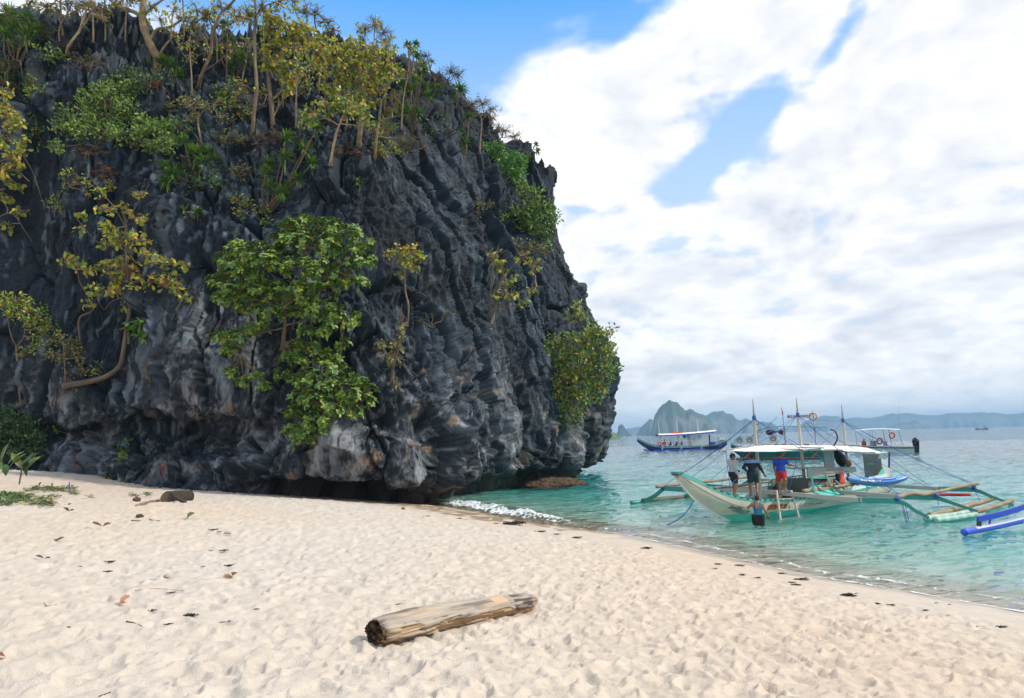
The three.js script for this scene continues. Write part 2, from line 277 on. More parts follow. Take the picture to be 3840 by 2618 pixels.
// ---------------------------------------------------------------- the limestone cliff: a lofted headland, then weathered
const CS = 1.214;
const rails = [
  [[-750, 1930, 35], [-750, 1800, 35], [-750, 1740, 35], [-750, 1640, 35], [-750, 1585, 35], [-750, 1545, 35], [-760, 1400, 35.5], [-770, 1150, 36.5], [-780, 900, 38], [-780, 650, 39.5], [-780, 430, 41], [-780, 260, 43], [-760, 110, 46], [-760, 60, 60]],
  [[20, 1900, 33.8], [20, 1790, 33.6], [15, 1740, 33.9], [10, 1640, 34.2], [10, 1585, 34.3], [10, 1545, 33.9], [5, 1400, 34.2], [0, 1150, 35], [0, 900, 36], [0, 650, 37.5], [0, 430, 39], [0, 260, 41], [0, 110, 44], [0, 60, 60]],
  [[260, 1890, 32.8], [260, 1798, 32.8], [258, 1720, 33.2], [262, 1640, 33.9], [262, 1600, 34.2], [262, 1572, 32.8], [265, 1420, 32.6], [260, 1170, 33.8], [255, 900, 35], [255, 650, 36.6], [270, 430, 38.5], [280, 270, 40], [300, 120, 43], [300, 90, 60]],
  [[470, 1930, 30.8], [470, 1855, 30.8], [470, 1770, 30.9], [470, 1660, 32.8], [470, 1590, 33.6], [468, 1555, 32.0], [465, 1400, 32.2], [465, 1150, 33.6], [465, 900, 35], [460, 650, 37], [455, 430, 39], [450, 260, 41], [440, 120, 44], [440, 100, 60]],
  [[720, 1950, 29.8], [720, 1878, 29.7], [720, 1770, 30.6], [720, 1640, 33.0], [720, 1572, 32.8], [720, 1536, 30.2], [720, 1390, 30.5], [720, 1150, 31.8], [720, 900, 33.6], [720, 660, 36], [740, 470, 39], [750, 300, 42.5], [740, 170, 46], [740, 160, 62]],
  [[1000, 1960, 29.3], [1000, 1884, 29.3], [1000, 1780, 28.8], [1000, 1660, 30.0], [1000, 1580, 30.3], [1000, 1530, 29.8], [1000, 1390, 30.2], [1000, 1150, 31.8], [1000, 900, 33.8], [1000, 670, 36.5], [1000, 480, 40], [1000, 330, 43.5], [1000, 190, 47], [1000, 180, 63]],
  [[1300, 1985, 30.4], [1300, 1900, 30.4], [1300, 1815, 28.6], [1295, 1660, 28.2], [1295, 1590, 28.6], [1295, 1530, 28.9], [1300, 1390, 29.6], [1300, 1150, 31.2], [1300, 900, 33], [1300, 700, 34.8], [1300, 550, 37], [1290, 400, 43], [1270, 215, 48], [1270, 205, 64]],
  [[1590, 2010, 31.2], [1590, 1920, 31.2], [1630, 1800, 30], [1640, 1680, 29.8], [1635, 1600, 30.2], [1630, 1530, 30.6], [1615, 1390, 31.8], [1595, 1150, 34], [1580, 900, 36.5], [1560, 700, 39], [1560, 560, 41.5], [1540, 400, 46.5], [1460, 250, 52], [1450, 240, 68]],
  [[1880, 1940, 38.6], [1880, 1840, 38.6], [1890, 1790, 37], [1895, 1700, 36.6], [1890, 1620, 36.7], [1885, 1550, 36.9], [1870, 1390, 38], [1850, 1150, 40], [1830, 950, 42], [1805, 780, 44.5], [1775, 620, 47.5], [1730, 455, 51], [1665, 335, 54], [1650, 325, 70]],
  [[2110, 1925, 46], [2115, 1830, 45.6], [2140, 1780, 43.8], [2130, 1700, 42.6], [2120, 1620, 42.6], [2112, 1550, 42.8], [2100, 1400, 43.6], [2075, 1170, 45.2], [2045, 1000, 46.8], [2010, 860, 48.5], [1975, 740, 50.5], [1935, 640, 52.5], [1855, 560, 54.5], [1845, 550, 70]],
  [[2140, 1860, 53.5], [2160, 1795, 53.5], [2205, 1745, 53.3], [2262, 1690, 53.6], [2282, 1590, 53.6], [2284, 1500, 53.4], [2250, 1360, 53], [2188, 1170, 52.4], [2130, 1010, 52], [2084, 890, 52.4], [2066, 760, 53.2], [2045, 690, 54.8], [1965, 628, 57], [1950, 622, 72]],
  [[2120, 1850, 66], [2128, 1775, 66], [2140, 1728, 66], [2162, 1665, 66], [2182, 1590, 66], [2184, 1500, 66], [2150, 1360, 66], [2088, 1170, 66], [2030, 1010, 66], [1984, 890, 66], [1966, 760, 67], [1945, 690, 68], [1885, 638, 70], [1870, 632, 75]],
  [[1700, 1850, 90], [1700, 1775, 90], [1700, 1728, 90], [1700, 1665, 90], [1700, 1590, 90], [1700, 1500, 90], [1690, 1360, 90], [1650, 1170, 90], [1620, 1010, 90], [1600, 890, 90], [1580, 800, 90], [1560, 760, 90], [1500, 730, 90], [1490, 725, 85]],
];
const CPOS = rails.map((r) => r.map(([x, y, d]) => at(x, y, d * CS)));
const crag = (() => {
  const segU = [60, 70, 62, 74, 84, 92, 92, 84, 84, 70, 22, 8], segV = [10, 26, 34, 20, 16, 46, 74, 78, 74, 66, 54, 46, 16];
  const us = [], vs = []; segU.forEach((n, k) => { for (let i = 0; i < n; i++) us.push(k + i / n); }); us.push(segU.length); segV.forEach((n, k) => { for (let i = 0; i < n; i++) vs.push(k + i / n); }); vs.push(segV.length);
  const NU = us.length, NV = vs.length, cr = (a, b, c, d, t) => { const t2 = t * t, t3 = t2 * t; return 0.5 * (2 * b + (c - a) * t + (2 * a - 5 * b + 4 * c - d) * t2 + (3 * b - a - 3 * c + d) * t3); };
  const pos = new Float32Array(NU * NV * 3), rows = CPOS.map((r) => vs.map((v) => { const k = Math.min(Math.floor(v), r.length - 2), t = v - k, g = (i) => r[clamp(i, 0, r.length - 1)]; const [a, b, c, d] = [g(k - 1), g(k), g(k + 1), g(k + 2)]; return [cr(a.x, b.x, c.x, d.x, t), cr(a.y, b.y, c.y, d.y, t), cr(a.z, b.z, c.z, d.z, t)]; }));
  for (let j = 0; j < NV; j++) for (let i = 0; i < NU; i++) { const k = Math.min(Math.floor(us[i]), rows.length - 2), t = us[i] - k, g = (q) => rows[clamp(q, 0, rows.length - 1)][j]; const [a, b, c, d] = [g(k - 1), g(k), g(k + 1), g(k + 2)]; for (let q = 0; q < 3; q++) pos[(j * NU + i) * 3 + q] = cr(a[q], b[q], c[q], d[q], t); }
  const idx = []; for (let j = 0; j < NV - 1; j++) for (let i = 0; i < NU - 1; i++) { const a = j * NU + i; idx.push(a, a + 1, a + NU + 1, a, a + NU + 1, a + NU); }
  const g = new THREE.BufferGeometry(); g.setAttribute('position', new THREE.BufferAttribute(pos, 3)); g.setIndex(idx); g.computeVertexNormals();
  const nor = g.attributes.normal.array;
  // hollows and swellings that can be told apart in the foot of the cliff: pixel, depth, radius, depth of the hollow (-) or height of the bulge (+), upright stretch
  const marks = [[1645, 1640, 29.8, 1.4, -1.5, 1.6], [1480, 1590, 29, 0.9, -1.0, 1.5], [1380, 1560, 29, 0.9, -0.8, 1.6], [1830, 1790, 34.5, 0.9, -1.2, 1.5], [640, 1600, 32, 1.3, -1.3, 1], [850, 1620, 31.5, 1.2, -1.2, 1.2], [560, 1600, 32.5, 0.7, -0.8, 1], [380, 1640, 33.5, 0.8, -0.8, 1.2], [1010, 1800, 29, 1.0, -1.2, 1.8], [780, 1820, 30, 1.2, -1.3, 0.9], [1150, 1860, 29, 1.3, -1.3, 0.8], [1320, 1880, 29.5, 1.8, -1.2, 0.6], [900, 1850, 29.5, 0.8, -1.0, 1], [2010, 1660, 39, 1.0, -1.1, 2.2], [1180, 1620, 29.5, 0.8, -0.7, 2],
    [500, 1790, 30.8, 1.25, 1.0, 1.5], [640, 1730, 31, 1.1, 1.1, 1.3], [300, 1700, 33.4, 1.5, 0.7, 1.6], [820, 1760, 30.4, 0.9, 0.8, 1], [900, 1720, 30, 1.2, 0.5, 1.4], [1330, 1770, 28.6, 1.2, 0.6, 1.4], [1560, 1740, 29.6, 1.6, 0.6, 0.9], [1760, 1770, 31.5, 1.0, 0.8, 1.2], [1850, 1770, 34, 0.9, 0.6, 1.2], [2040, 1730, 38, 1.1, 0.8, 1.0], [2190, 1680, 44, 1.4, 0.8, 1.0], [1750, 1640, 31, 1.0, 0.9, 3], [1950, 1560, 37, 1.4, 0.8, 3], [1250, 1700, 28.4, 1.3, 0.5, 2], [1060, 1730, 29, 1.0, 0.5, 1.6], [760, 1480, 30.4, 2.5, 0.6, 1.5],
    [1130, 1000, 33, 3, -0.8, 1.6], [800, 1000, 33, 1.6, -1.0, 3], [1100, 620, 36, 2.5, -1.4, 1.6], [1640, 800, 37, 2.6, 0.8, 1.3], [1750, 950, 40, 2, 0.7, 1.4], [1600, 900, 36.5, 2.2, 0.8, 1.3], [1500, 1010, 34, 2, 0.6, 1.6], [1920, 850, 47, 2.2, -1.2, 1.2], [1300, 640, 35, 2.4, 0.9, 1.8], [640, 1250, 32.5, 2.6, 0.9, 1.9], [620, 1000, 34, 2.2, 0.8, 1.7], [350, 1050, 34.5, 1.2, -0.9, 3.5], [430, 1200, 33.5, 1.2, -1.0, 3], [1700, 700, 42, 2.2, 0.7, 1.6], [2168, 1080, 52.3, 0.75, 1.7, 1.5], [2066, 715, 54, 0.8, 1.3, 1.4], [2125, 960, 52, 1.4, -0.7, 1.2]].map(([x, y, d, r, a, s]) => ({ p: at(x, y, d * CS), r: r * CS, a: a * CS, s }));
  const slabs = marks.filter((m) => m.a > 0 && m.p.y < 8);
  const col = new Float32Array(NU * NV * 3), P = new Float32Array(pos.length), uv = new Float32Array(NU * NV * 2), D0 = new Float32Array(NU * NV);
  const arc = [0]; { const j = Math.floor(NV * 0.45); for (let i = 1; i < NU; i++) { const a = (j * NU + i) * 3; arc.push(arc[i - 1] + Math.hypot(pos[a] - pos[a - 3], pos[a + 2] - pos[a - 1])); } }
  for (let j = 0; j < NV; j++) for (let i = 0; i < NU; i++) {
    const o = (j * NU + i) * 3, x = pos[o], y = pos[o + 1], z = pos[o + 2], v = vs[j], low = 1 - smoothstep(y, 5.5, 9.5), high = smoothstep(v, 8.6, 10.5);
    const wx = 0.7 * n3(x * 0.25, y * 0.07, z * 0.25), wz = 0.7 * n3(x * 0.25 + 9, y * 0.07, z * 0.25 + 4), wy = 0.9 * n3(x * 0.3, y * 0.3, z * 0.3 + 20);
    let d = 1.1 * fbm(x * 0.16, y * 0.085, z * 0.16, 3);
    // slabs parted by upright and slanting joints, each with its own flat, tilted face
    const b = worley((x + wx) / 2.9 + y * 0.06, (y + wy * 1.6) / 10.5, (z + wz) / 2.9), e = b.f2 - b.f1, id = b.id / 256, tx = PERM[b.id + 5] / 128 - 1, ty = PERM[b.id + 71] / 128 - 1, tz = PERM[b.id + 133] / 128 - 1, flat = 1 - 0.55 * low;
    d += flat * ((id - 0.5) * 1.1 + (tx * b.x + tz * b.z) * 1.15 + ty * b.y * 0.9) * smoothstep(e, 0.0, 0.10); d -= 1.0 * (1 - smoothstep(e, 0.0, 0.05)) * (0.5 + 0.5 * flat);
    const c = worley((x + wx * 0.6) / 1.0 - y * 0.10, (y + wy) / 4.6 + id * 5, (z + wz * 0.6) / 1.0), e2 = c.f2 - c.f1, t2x = PERM[c.id + 9] / 128 - 1, t2z = PERM[c.id + 77] / 128 - 1;
    d += flat * ((c.id / 256 - 0.5) * 0.34 + (t2x * c.x + t2z * c.z) * 0.34) * smoothstep(e2, 0, 0.12); d -= 0.22 * (1 - smoothstep(e2, 0.0, 0.07)) * (0.35 + 0.65 * id);
    const c3 = worley(x / 0.42, y / 1.7 + c.id, z / 0.42), e3 = c3.f2 - c3.f1; d += ((PERM[c3.id + 9] / 128 - 1) * c3.x + (PERM[c3.id + 77] / 128 - 1) * c3.z) * 0.16 * flat * smoothstep(e3, 0, 0.1) - 0.06 * (1 - smoothstep(e3, 0, 0.08));
    // rain flutes and blades, running straight down
    const fl = smoothstep(n3(x * 0.2, y * 0.1 + 4, z * 0.2), -0.30, 0.20), f1 = 1 - Math.abs(n3((x + wx * 0.35) * 1.0, y * 0.055, (z + wz * 0.35) * 1.0)) * 2, f2 = 1 - Math.abs(n3((x + wx * 0.2) * 2.6, y * 0.11 + 7, (z + wz * 0.2) * 2.6)) * 2, f3 = 1 - Math.abs(n3(x * 6.0 + wx * 0.4, y * 0.26 + 3, z * 6.0 + wz * 0.4)) * 2;
    const c4 = worley(x / 0.24, y / 0.42, z / 0.24), e4 = c4.f2 - c4.f1; d += 0.075 * (c4.f1 - 0.4) - 0.06 * (1 - smoothstep(e4, 0, 0.16));
    const slabby = smoothstep(x, -13, -6) * smoothstep(y, 9, 14) * (1 - smoothstep(y, 26, 31)), dry = 1 - 0.7 * low, ledge = n3(x * 0.35, y * 0.9, z * 0.35 + 5);
    d += dry * (0.50 * fl * f1 * (1 - 0.62 * slabby) + ((0.14 + 0.20 * fl) * f2 + 0.10 * f3) * (1 - 0.30 * slabby));
    d += 0.16 * ledge * (1 - fl) * (1 - slabby);
    // rounded, pitted rock in reach of the sea
    if (low > 0) { const s = worley(x / 1.35, y / 1.25, z / 1.35); d -= low * 0.60 * (1 - s.f1 * s.f1 * 1.6) * smoothstep(s.id, 90, 150); d += low * 0.34 * fbm(x * 0.8, y * 0.5, z * 0.8, 3); const s2 = worley(x * 1.9, y * 1.5, z * 1.9); d -= low * 0.12 * (1 - s2.f1 * 1.2) * smoothstep(n3(x * 0.4, 8, z * 0.4 + y * 0.3), -0.1, 0.2); }
    if (low > 0) { const s3 = worley(x / 0.38, y / 0.42, z / 0.38); d += low * 0.16 * (s3.f1 - 0.45); }
    d -= 1.2 * (1 - smoothstep(y, 0.2, 1.5)) * smoothstep(x, -16, -8) * smoothstep(-z, 20, 30);
    d += 0.05 * fbm(x * 2.4, y * 0.9, z * 2.4, 3) + 0.022 * n3(x * 9, y * 4, z * 9);
    for (const m of marks) { const ax = x - m.p.x, ay = (y - m.p.y) / m.s, az = z - m.p.z, q = (ax * ax + ay * ay + az * az) / (m.r * m.r); if (q < 4) d += m.a * Math.exp(-q * 1.6) * (m.a > 0 ? 0.8 : 1); }
    d *= v > 12 ? 0.4 : 1; if (i > NU - 30 + 0) d *= 0.75;
    const hx = nor[o], hz = nor[o + 2], hl = Math.hypot(hx, hz) + 0.15, ny = nor[o + 1] * 0.55;
    P[o] = x + hx / Math.max(hl, 0.6) * d; P[o + 1] = y + ny * d; P[o + 2] = z + hz / Math.max(hl, 0.6) * d;
    // pinnacles along the crest and on every ledge high up
    const sp = 1 - Math.abs(n3(x * 0.55, 2, z * 0.55)) * 2.2, sp2 = 1 - Math.abs(n3(x * 1.4, 6, z * 1.4)) * 2; P[o + 1] += high * (0.25 + 1.3 * Math.max(0, n3(x * 0.16, 9, z * 0.16) + 0.15)) * (1.3 * Math.max(0, sp) ** 2 + 0.7 * Math.max(0, sp2) ** 2) * (v > 12.5 ? 0.2 : 1);
    D0[j * NU + i] = d; uv[(j * NU + i) * 2] = arc[i]; uv[(j * NU + i) * 2 + 1] = y;
    // the rock's own colours: blue grey limestone, lighter runs of calcite, tan and rust below the overhang, black algae, a little moss
    const t1 = fbm(x * 0.35, y * 0.10, z * 0.35, 4), t2 = n3(x * 2.6 + wx * 0.3, y * 0.07, z * 2.6), t3 = fbm(x * 1.6, y * lerp(0.30, 1.3, low), z * 1.6, 4), strk = n3(x * 6.5, y * 0.13, z * 6.5) * (1 - low), sp3 = n3(x * 12, y * 3, z * 12);
    let k = clamp(0.42 + 0.5 * t1 + 0.30 * t3 + 0.22 * sp3 + 0.34 * strk + 0.5 * (id - 0.5), 0, 1.2); let R = lerp(0.0035, 0.019, k), G = lerp(0.008, 0.037, k), B = lerp(0.0145, 0.057, k);
    const calcite = smoothstep(-x, 6, 14) * (1 - smoothstep(y, 17, 25));
    const run = smoothstep(t2 + 0.5 * t1 + 0.35 * strk, 0.24, 0.5) * (0.34 + 0.42 * calcite + 0.10 * low); R = lerp(R, 0.15, run); G = lerp(G, 0.19, run); B = lerp(B, 0.225, run);
    let slab = 0; for (const q of slabs) { const ax = x - q.p.x, ay = (y - q.p.y) / q.s, az = z - q.p.z; slab = Math.max(slab, Math.exp(-(ax * ax + ay * ay + az * az) / (q.r * q.r))); }
    const chalk = clamp(low * smoothstep(t3 + 0.3 * sp3, 0.20, 0.55) * 0.5 + slab * smoothstep(0.5 * t3 + 0.35 * t1 + 0.25 * sp3, -0.20, 0.25) * 0.62, 0, 0.8); R = lerp(R, 0.33, chalk); G = lerp(G, 0.34, chalk); B = lerp(B, 0.36, chalk);
    const tan = (1 - smoothstep(y, 6, 9.5)) * smoothstep(fbm(x * 0.8, y * 0.9 + 5, z * 0.8, 4), 0.30, 0.56) * 0.65; R = lerp(R, 0.27, tan); G = lerp(G, 0.19, tan); B = lerp(B, 0.11, tan);
    const alg = smoothstep(n3(x * 0.9 + 5, y * 0.3, z * 0.9), 0.12, 0.4) * 0.6 * (1 - low * 0.5) + smoothstep(v, 10.2, 11.2) * 0.5; R *= 1 - alg * 0.75; G *= 1 - alg * 0.7; B *= 1 - alg * 0.66;
    const tide = 1 - smoothstep(y + 0.25 * t3, 0.5, 1.1); R = lerp(R, 0.06, tide * 0.8); G = lerp(G, 0.05, tide * 0.8); B = lerp(B, 0.035, tide * 0.8);
    col[o] = R; col[o + 1] = G; col[o + 2] = B;
  }
  const q = new THREE.BufferGeometry(); q.setAttribute('position', new THREE.BufferAttribute(P, 3)); q.setAttribute('color', new THREE.BufferAttribute(col, 3)); q.setAttribute('uv', new THREE.BufferAttribute(uv, 2)); q.setIndex(idx); q.computeVertexNormals();
  const rough = noiseTex(1024, (u, v) => { const a = 0.5 + 0.30 * wrapNoise(u, v, 16, 5, 61) + 0.25 * (0.35 - Math.abs(wrapNoise(u, v * 0.999, 40, 3, 71))) + 0.2 * wrapNoise(u, v, 10, 3, 77); return [a, a, a]; });
  rough.repeat.set(0.50, 0.26);
  const fine = noiseTex(1024, (u, v) => { const a = 0.92 + 0.16 * wrapNoise(u, v, 30, 5, 81) + 0.08 * wrapNoise(u, v, 7, 3, 83); return [a, a, a]; });
  fine.repeat.set(0.42, 0.22);
  const m = new THREE.MeshStandardMaterial({ vertexColors: true, roughness: 0.82, map: fine, bumpMap: rough, bumpScale: 0.11 });
  tag(put('cliff', q, m), 'dark fluted limestone headland rising from the beach into the sea', 'cliff', null, 'structure');
  return { geo: q };
})();
const cragBVH = new MeshBVH(crag.geo);
function hit(px, py, fallback = 40) {              // where the line of sight through that point of the photograph meets the cliff
  const o = camera.position.clone(), dir = at(px, py, 1).sub(o).normalize(), h = cragBVH.raycastFirst(new THREE.Ray(o, dir), THREE.DoubleSide);
  const fwd = V(0, 0, -1).transformDirection(camera.matrixWorld);
  if (!h) return { p: at(px, py, fallback * CS), d: fallback * CS, miss: true };
  return { p: h.point, d: h.point.clone().sub(o).dot(fwd), n: h.face.normal };
}
// ---------------------------------------------------------------- islands and hills across the water
function island(label, d, thick, prof, colors, seed, group) { // prof: skyline points in the photograph, at distance d
  const foot = prof.map(([x]) => onLevel(x, 1700, 0)), pts = prof.map(([x, y]) => at(x, y, d)), NU = 150, NV = 34, b = new MB(); b.col = [0, 0, 0];
  const top = (u) => { const f = u * (pts.length - 1), k = Math.min(Math.floor(f), pts.length - 2), t = f - k; return [lerp(pts[k].x, pts[k + 1].x, t), Math.max(lerp(pts[k].y, pts[k + 1].y, t), 0), lerp(pts[k].z, pts[k + 1].z, t)]; };
  const s = d / 2300;
  b.grid(NU, NV, (u, v) => {
    const [x, y, z] = top(u), a = v * 2 - 1, w = Math.abs(a), prof2 = Math.pow(Math.max(0, 1 - Math.pow(w, 2.6)), 0.62);
    const q = thick * (0.35 + 0.65 * Math.min(1, y / (60 * s))), nx = x / (70 * s), ny = y / (70 * s);
    const n = fbm(nx + seed, v * 6, seed, 4), r = 1 - Math.abs(n3(nx * 2.2, v * 3 + seed, 3)) * 2;
    const h = y * clamp(prof2 * (1 + 0.34 * n * (w > 0.12 ? 1 : w / 0.12)) - 0.12 * Math.max(0, r) * Math.min(1, w * 4), 0, 1.03) + (w < 0.3 ? s * 3.5 * Math.max(0, fbm(nx * 7, v * 9, seed + 4, 2)) * Math.min(1, y / (20 * s)) : 0);
    const k = clamp(0.5 + 1.4 * fbm(nx * 3, v * 10, seed, 4), 0, 1), steep = smoothstep(w, 0.55, 0.8) * smoothstep(r + n, 0.1, 0.9);
    b.col = [0, 1, 2].map((c) => lerp(lerp(colors[0][c], colors[1][c], k), colors[2][c], steep * 0.8));
    const e = (a * q * -1 + thick * 0.08 * r * w) / d; return [x * (1 - e) + thick * 0.03 * n, v === 0 || v === 1 ? -8 : h - 3, z * (1 - e)];
  });
  const m = tag(b.build('island', std(0xffffff, 0.95, { vertexColors: true })), label, 'island', group, 'structure');
  return m;
}
const GRN = [[0.020, 0.045, 0.028], [0.055, 0.085, 0.04], [0.16, 0.16, 0.15]];
island('tall dome-shaped island with steep rock sides, nearest of the far islands', 2200, 190, [[2440, 1638], [2446, 1600], [2452, 1560], [2470, 1530], [2482, 1517], [2498, 1511], [2510, 1502], [2522, 1501], [2540, 1506], [2556, 1522], [2566, 1532], [2572, 1536], [2580, 1533], [2598, 1534], [2612, 1545], [2632, 1551], [2650, 1560], [2662, 1578], [2667, 1605], [2670, 1631]], GRN, 3);
island('lower rock island seen behind the left flank of the dome-shaped island', 2900, 160, [[2380, 1640], [2392, 1622], [2402, 1600], [2420, 1585], [2436, 1570], [2450, 1575], [2470, 1570], [2500, 1610], [2520, 1634]], GRN, 11);
island('small thumb-shaped rock island left of the dome-shaped island', 2300, 50, [[2306, 1640], [2316, 1616], [2318, 1596], [2326, 1591], [2336, 1592], [2344, 1604], [2354, 1616], [2364, 1626], [2380, 1637]], GRN, 17);
island('bright green wooded slope just past the end of the cliff', 700, 30, [[2240, 1606], [2262, 1598], [2285, 1604], [2302, 1612], [2318, 1624], [2330, 1638]], [[0.045, 0.10, 0.02], [0.12, 0.19, 0.04], [0.14, 0.16, 0.08]], 23);
island('jagged green ridge island to the right of the dome-shaped island', 3300, 260, [[2630, 1632], [2645, 1558], [2662, 1547], [2676, 1541], [2690, 1545], [2706, 1541], [2722, 1552], [2745, 1554], [2762, 1570], [2780, 1575], [2796, 1566], [2814, 1576], [2832, 1592], [2846, 1584], [2856, 1578], [2872, 1584], [2888, 1583], [2902, 1590], [2914, 1600], [2917, 1620]], GRN, 29);
island('low small island in front of the long mountain chain', 3900, 220, [[3312, 1609], [3350, 1592], [3385, 1583], [3410, 1582], [3430, 1574], [3445, 1583], [3465, 1597], [3478, 1604]], GRN, 37);
island('hazy headland hill behind the middle mast of the white outrigger boat', 4600, 550, [[2760, 1628], [2850, 1612], [2930, 1603], [2990, 1598], [3010, 1585], [3050, 1566], [3085, 1559], [3130, 1560], [3170, 1575], [3220, 1600], [3260, 1612]], GRN, 41);
island('long hazy mountain chain along the horizon', 5300, 650, [[2960, 1622], [3090, 1590], [3160, 1573], [3210, 1567], [3245, 1570], [3290, 1563], [3340, 1552], [3400, 1549], [3440, 1555], [3500, 1557], [3560, 1551], [3620, 1551], [3670, 1546], [3720, 1547], [3770, 1555], [3820, 1551], [3870, 1546], [3960, 1550], [4060, 1570], [4140, 1592]], GRN, 43);
island('faint far ridge in the gap left of the dome-shaped island', 5000, 400, [[2290, 1634], [2330, 1612], [2370, 1603], [2400, 1600], [2450, 1610], [2500, 1625]], GRN, 47);

// ---------------------------------------------------------------- plants
const LEAF = {}; // one material per kind of leaf surface
const leafMat = (rough, tr) => LEAF[rough + '/' + tr] ??= new THREE.MeshPhysicalMaterial({ vertexColors: true, roughness: rough, transmission: tr, thickness: 0, side: THREE.DoubleSide });
const barkMat = {}; const bark = (c) => barkMat[c] ??= std(new THREE.Color(c), 0.9, { map: BARKTEX, bumpMap: BARKTEX, bumpScale: 0.03 });
const BARKTEX = noiseTex(256, (u, v) => { const a = 0.74 + 0.4 * wrapNoise(u, v, 4, 4, 3) + 0.2 * wrapNoise(u, v, 32, 2, 5); return [a, a * 0.97, a * 0.92]; }); BARKTEX.repeat.set(1, 5);
const PAL = {
  yellow: [[0.28, 0.30, 0.018], [0.20, 0.26, 0.018], [0.13, 0.20, 0.015], [0.38, 0.32, 0.016], [0.09, 0.13, 0.015], [0.40, 0.22, 0.014]],
  big: [[0.090, 0.180, 0.018], [0.12, 0.21, 0.018], [0.060, 0.130, 0.018], [0.18, 0.25, 0.018], [0.26, 0.28, 0.02], [0.045, 0.10, 0.02], [0.07, 0.15, 0.02]],
  green: [[0.070, 0.15, 0.018], [0.11, 0.19, 0.016], [0.045, 0.10, 0.016], [0.20, 0.24, 0.018]],
  bright: [[0.075, 0.19, 0.018], [0.055, 0.15, 0.018], [0.11, 0.23, 0.02]],
  dark: [[0.025, 0.065, 0.018], [0.035, 0.085, 0.018], [0.018, 0.05, 0.016], [0.07, 0.12, 0.018]],
  olive: [[0.11, 0.12, 0.03], [0.15, 0.15, 0.03], [0.08, 0.095, 0.025], [0.20, 0.17, 0.03], [0.06, 0.07, 0.03]],
  mixed: [[0.09, 0.19, 0.02], [0.18, 0.26, 0.02], [0.26, 0.25, 0.02], [0.05, 0.11, 0.02], [0.33, 0.24, 0.02]],
  fern: [[0.16, 0.17, 0.02], [0.25, 0.19, 0.02], [0.10, 0.14, 0.02], [0.28, 0.13, 0.02]],
  rust: [[0.22, 0.08, 0.03], [0.16, 0.07, 0.03], [0.28, 0.13, 0.04]],
  blade: [[0.10, 0.25, 0.03], [0.16, 0.30, 0.03], [0.06, 0.17, 0.03], [0.28, 0.34, 0.035]],
};
const tmp = V(0, 0, 0), tm2 = V(0, 0, 0);
function leaf(b, p, dir, up, len, wid, fold = 0.2, droop = 0.25) { // a folded, drooping leaf of eight triangles
  const s = tmp.copy(dir).cross(up); if (s.lengthSq() < 1e-4) s.set(1, 0, 0); s.normalize(); const sx = s.x, sy = s.y, sz = s.z, n = tm2.copy(s).cross(dir).normalize(), n0 = b.n;
  const w = (t, k, h) => b.v(p.x + dir.x * len * t + sx * wid * k + n.x * (h * wid - droop * len * t * t), p.y + dir.y * len * t + sy * wid * k + n.y * (h * wid - droop * len * t * t), p.z + dir.z * len * t + sz * wid * k + n.z * (h * wid - droop * len * t * t));
  w(0, 0, 0); w(0.42, -0.42, fold); w(0.45, 0, 0); w(0.42, 0.42, fold); w(0.78, -0.40, fold * 0.8); w(0.80, 0, 0); w(0.78, 0.40, fold * 0.8); w(1, 0, 0);
  for (const [i, j, k] of [[0, 1, 2], [0, 2, 3], [1, 4, 5], [1, 5, 2], [2, 5, 6], [2, 6, 3], [4, 7, 5], [5, 7, 6]]) b.tri(n0 + i, n0 + j, n0 + k);
}
function smallLeaf(b, p, dir, up, len, wid) { const s = tmp.copy(dir).cross(up); if (s.lengthSq() < 1e-4) s.set(1, 0, 0); s.normalize().multiplyScalar(wid / 2); const n0 = b.n; b.v(p.x, p.y, p.z); b.v(p.x + dir.x * len * 0.5 - s.x, p.y + dir.y * len * 0.5 - s.y, p.z + dir.z * len * 0.5 - s.z); b.v(p.x + dir.x * len, p.y + dir.y * len - len * 0.12, p.z + dir.z * len); b.v(p.x + dir.x * len * 0.5 + s.x, p.y + dir.y * len * 0.5 + s.y, p.z + dir.z * len * 0.5 + s.z); b.tri(n0, n0 + 1, n0 + 2); b.tri(n0, n0 + 2, n0 + 3); }
function blade(b, p, dir, len, wid, droop) { // a long narrow strap leaf
  const s = V(-dir.z, 0, dir.x); if (s.lengthSq() < 1e-4) s.set(1, 0, 0); s.normalize(); const n0 = b.n;
  for (let k = 0; k < 4; k++) { const t = k / 3, w = wid * [0.7, 1, 0.75, 0.06][k] / 2, x = p.x + dir.x * len * t, y = p.y + dir.y * len * t - droop * len * t * t, z = p.z + dir.z * len * t; b.v(x - s.x * w, y, z - s.z * w); b.v(x + s.x * w, y, z + s.z * w); if (k) { const a = n0 + k * 2; b.quad(a - 2, a - 1, a + 1, a); } }
}
function wig(a, b, n, amp, R) { const out = [a.clone()]; const L = a.distanceTo(b); for (let k = 1; k < n; k++) out.push(a.clone().lerp(b, k / n).add(V(R() - 0.5, R() - 0.5, R() - 0.5).multiplyScalar(amp * L))); out.push(b.clone()); return out; }
const rdir = (R) => { const z = R() * 2 - 1, a = R() * 6.2832, s = Math.sqrt(1 - z * z); return V(s * Math.cos(a), z, s * Math.sin(a)); };
let treeSeed = 100;
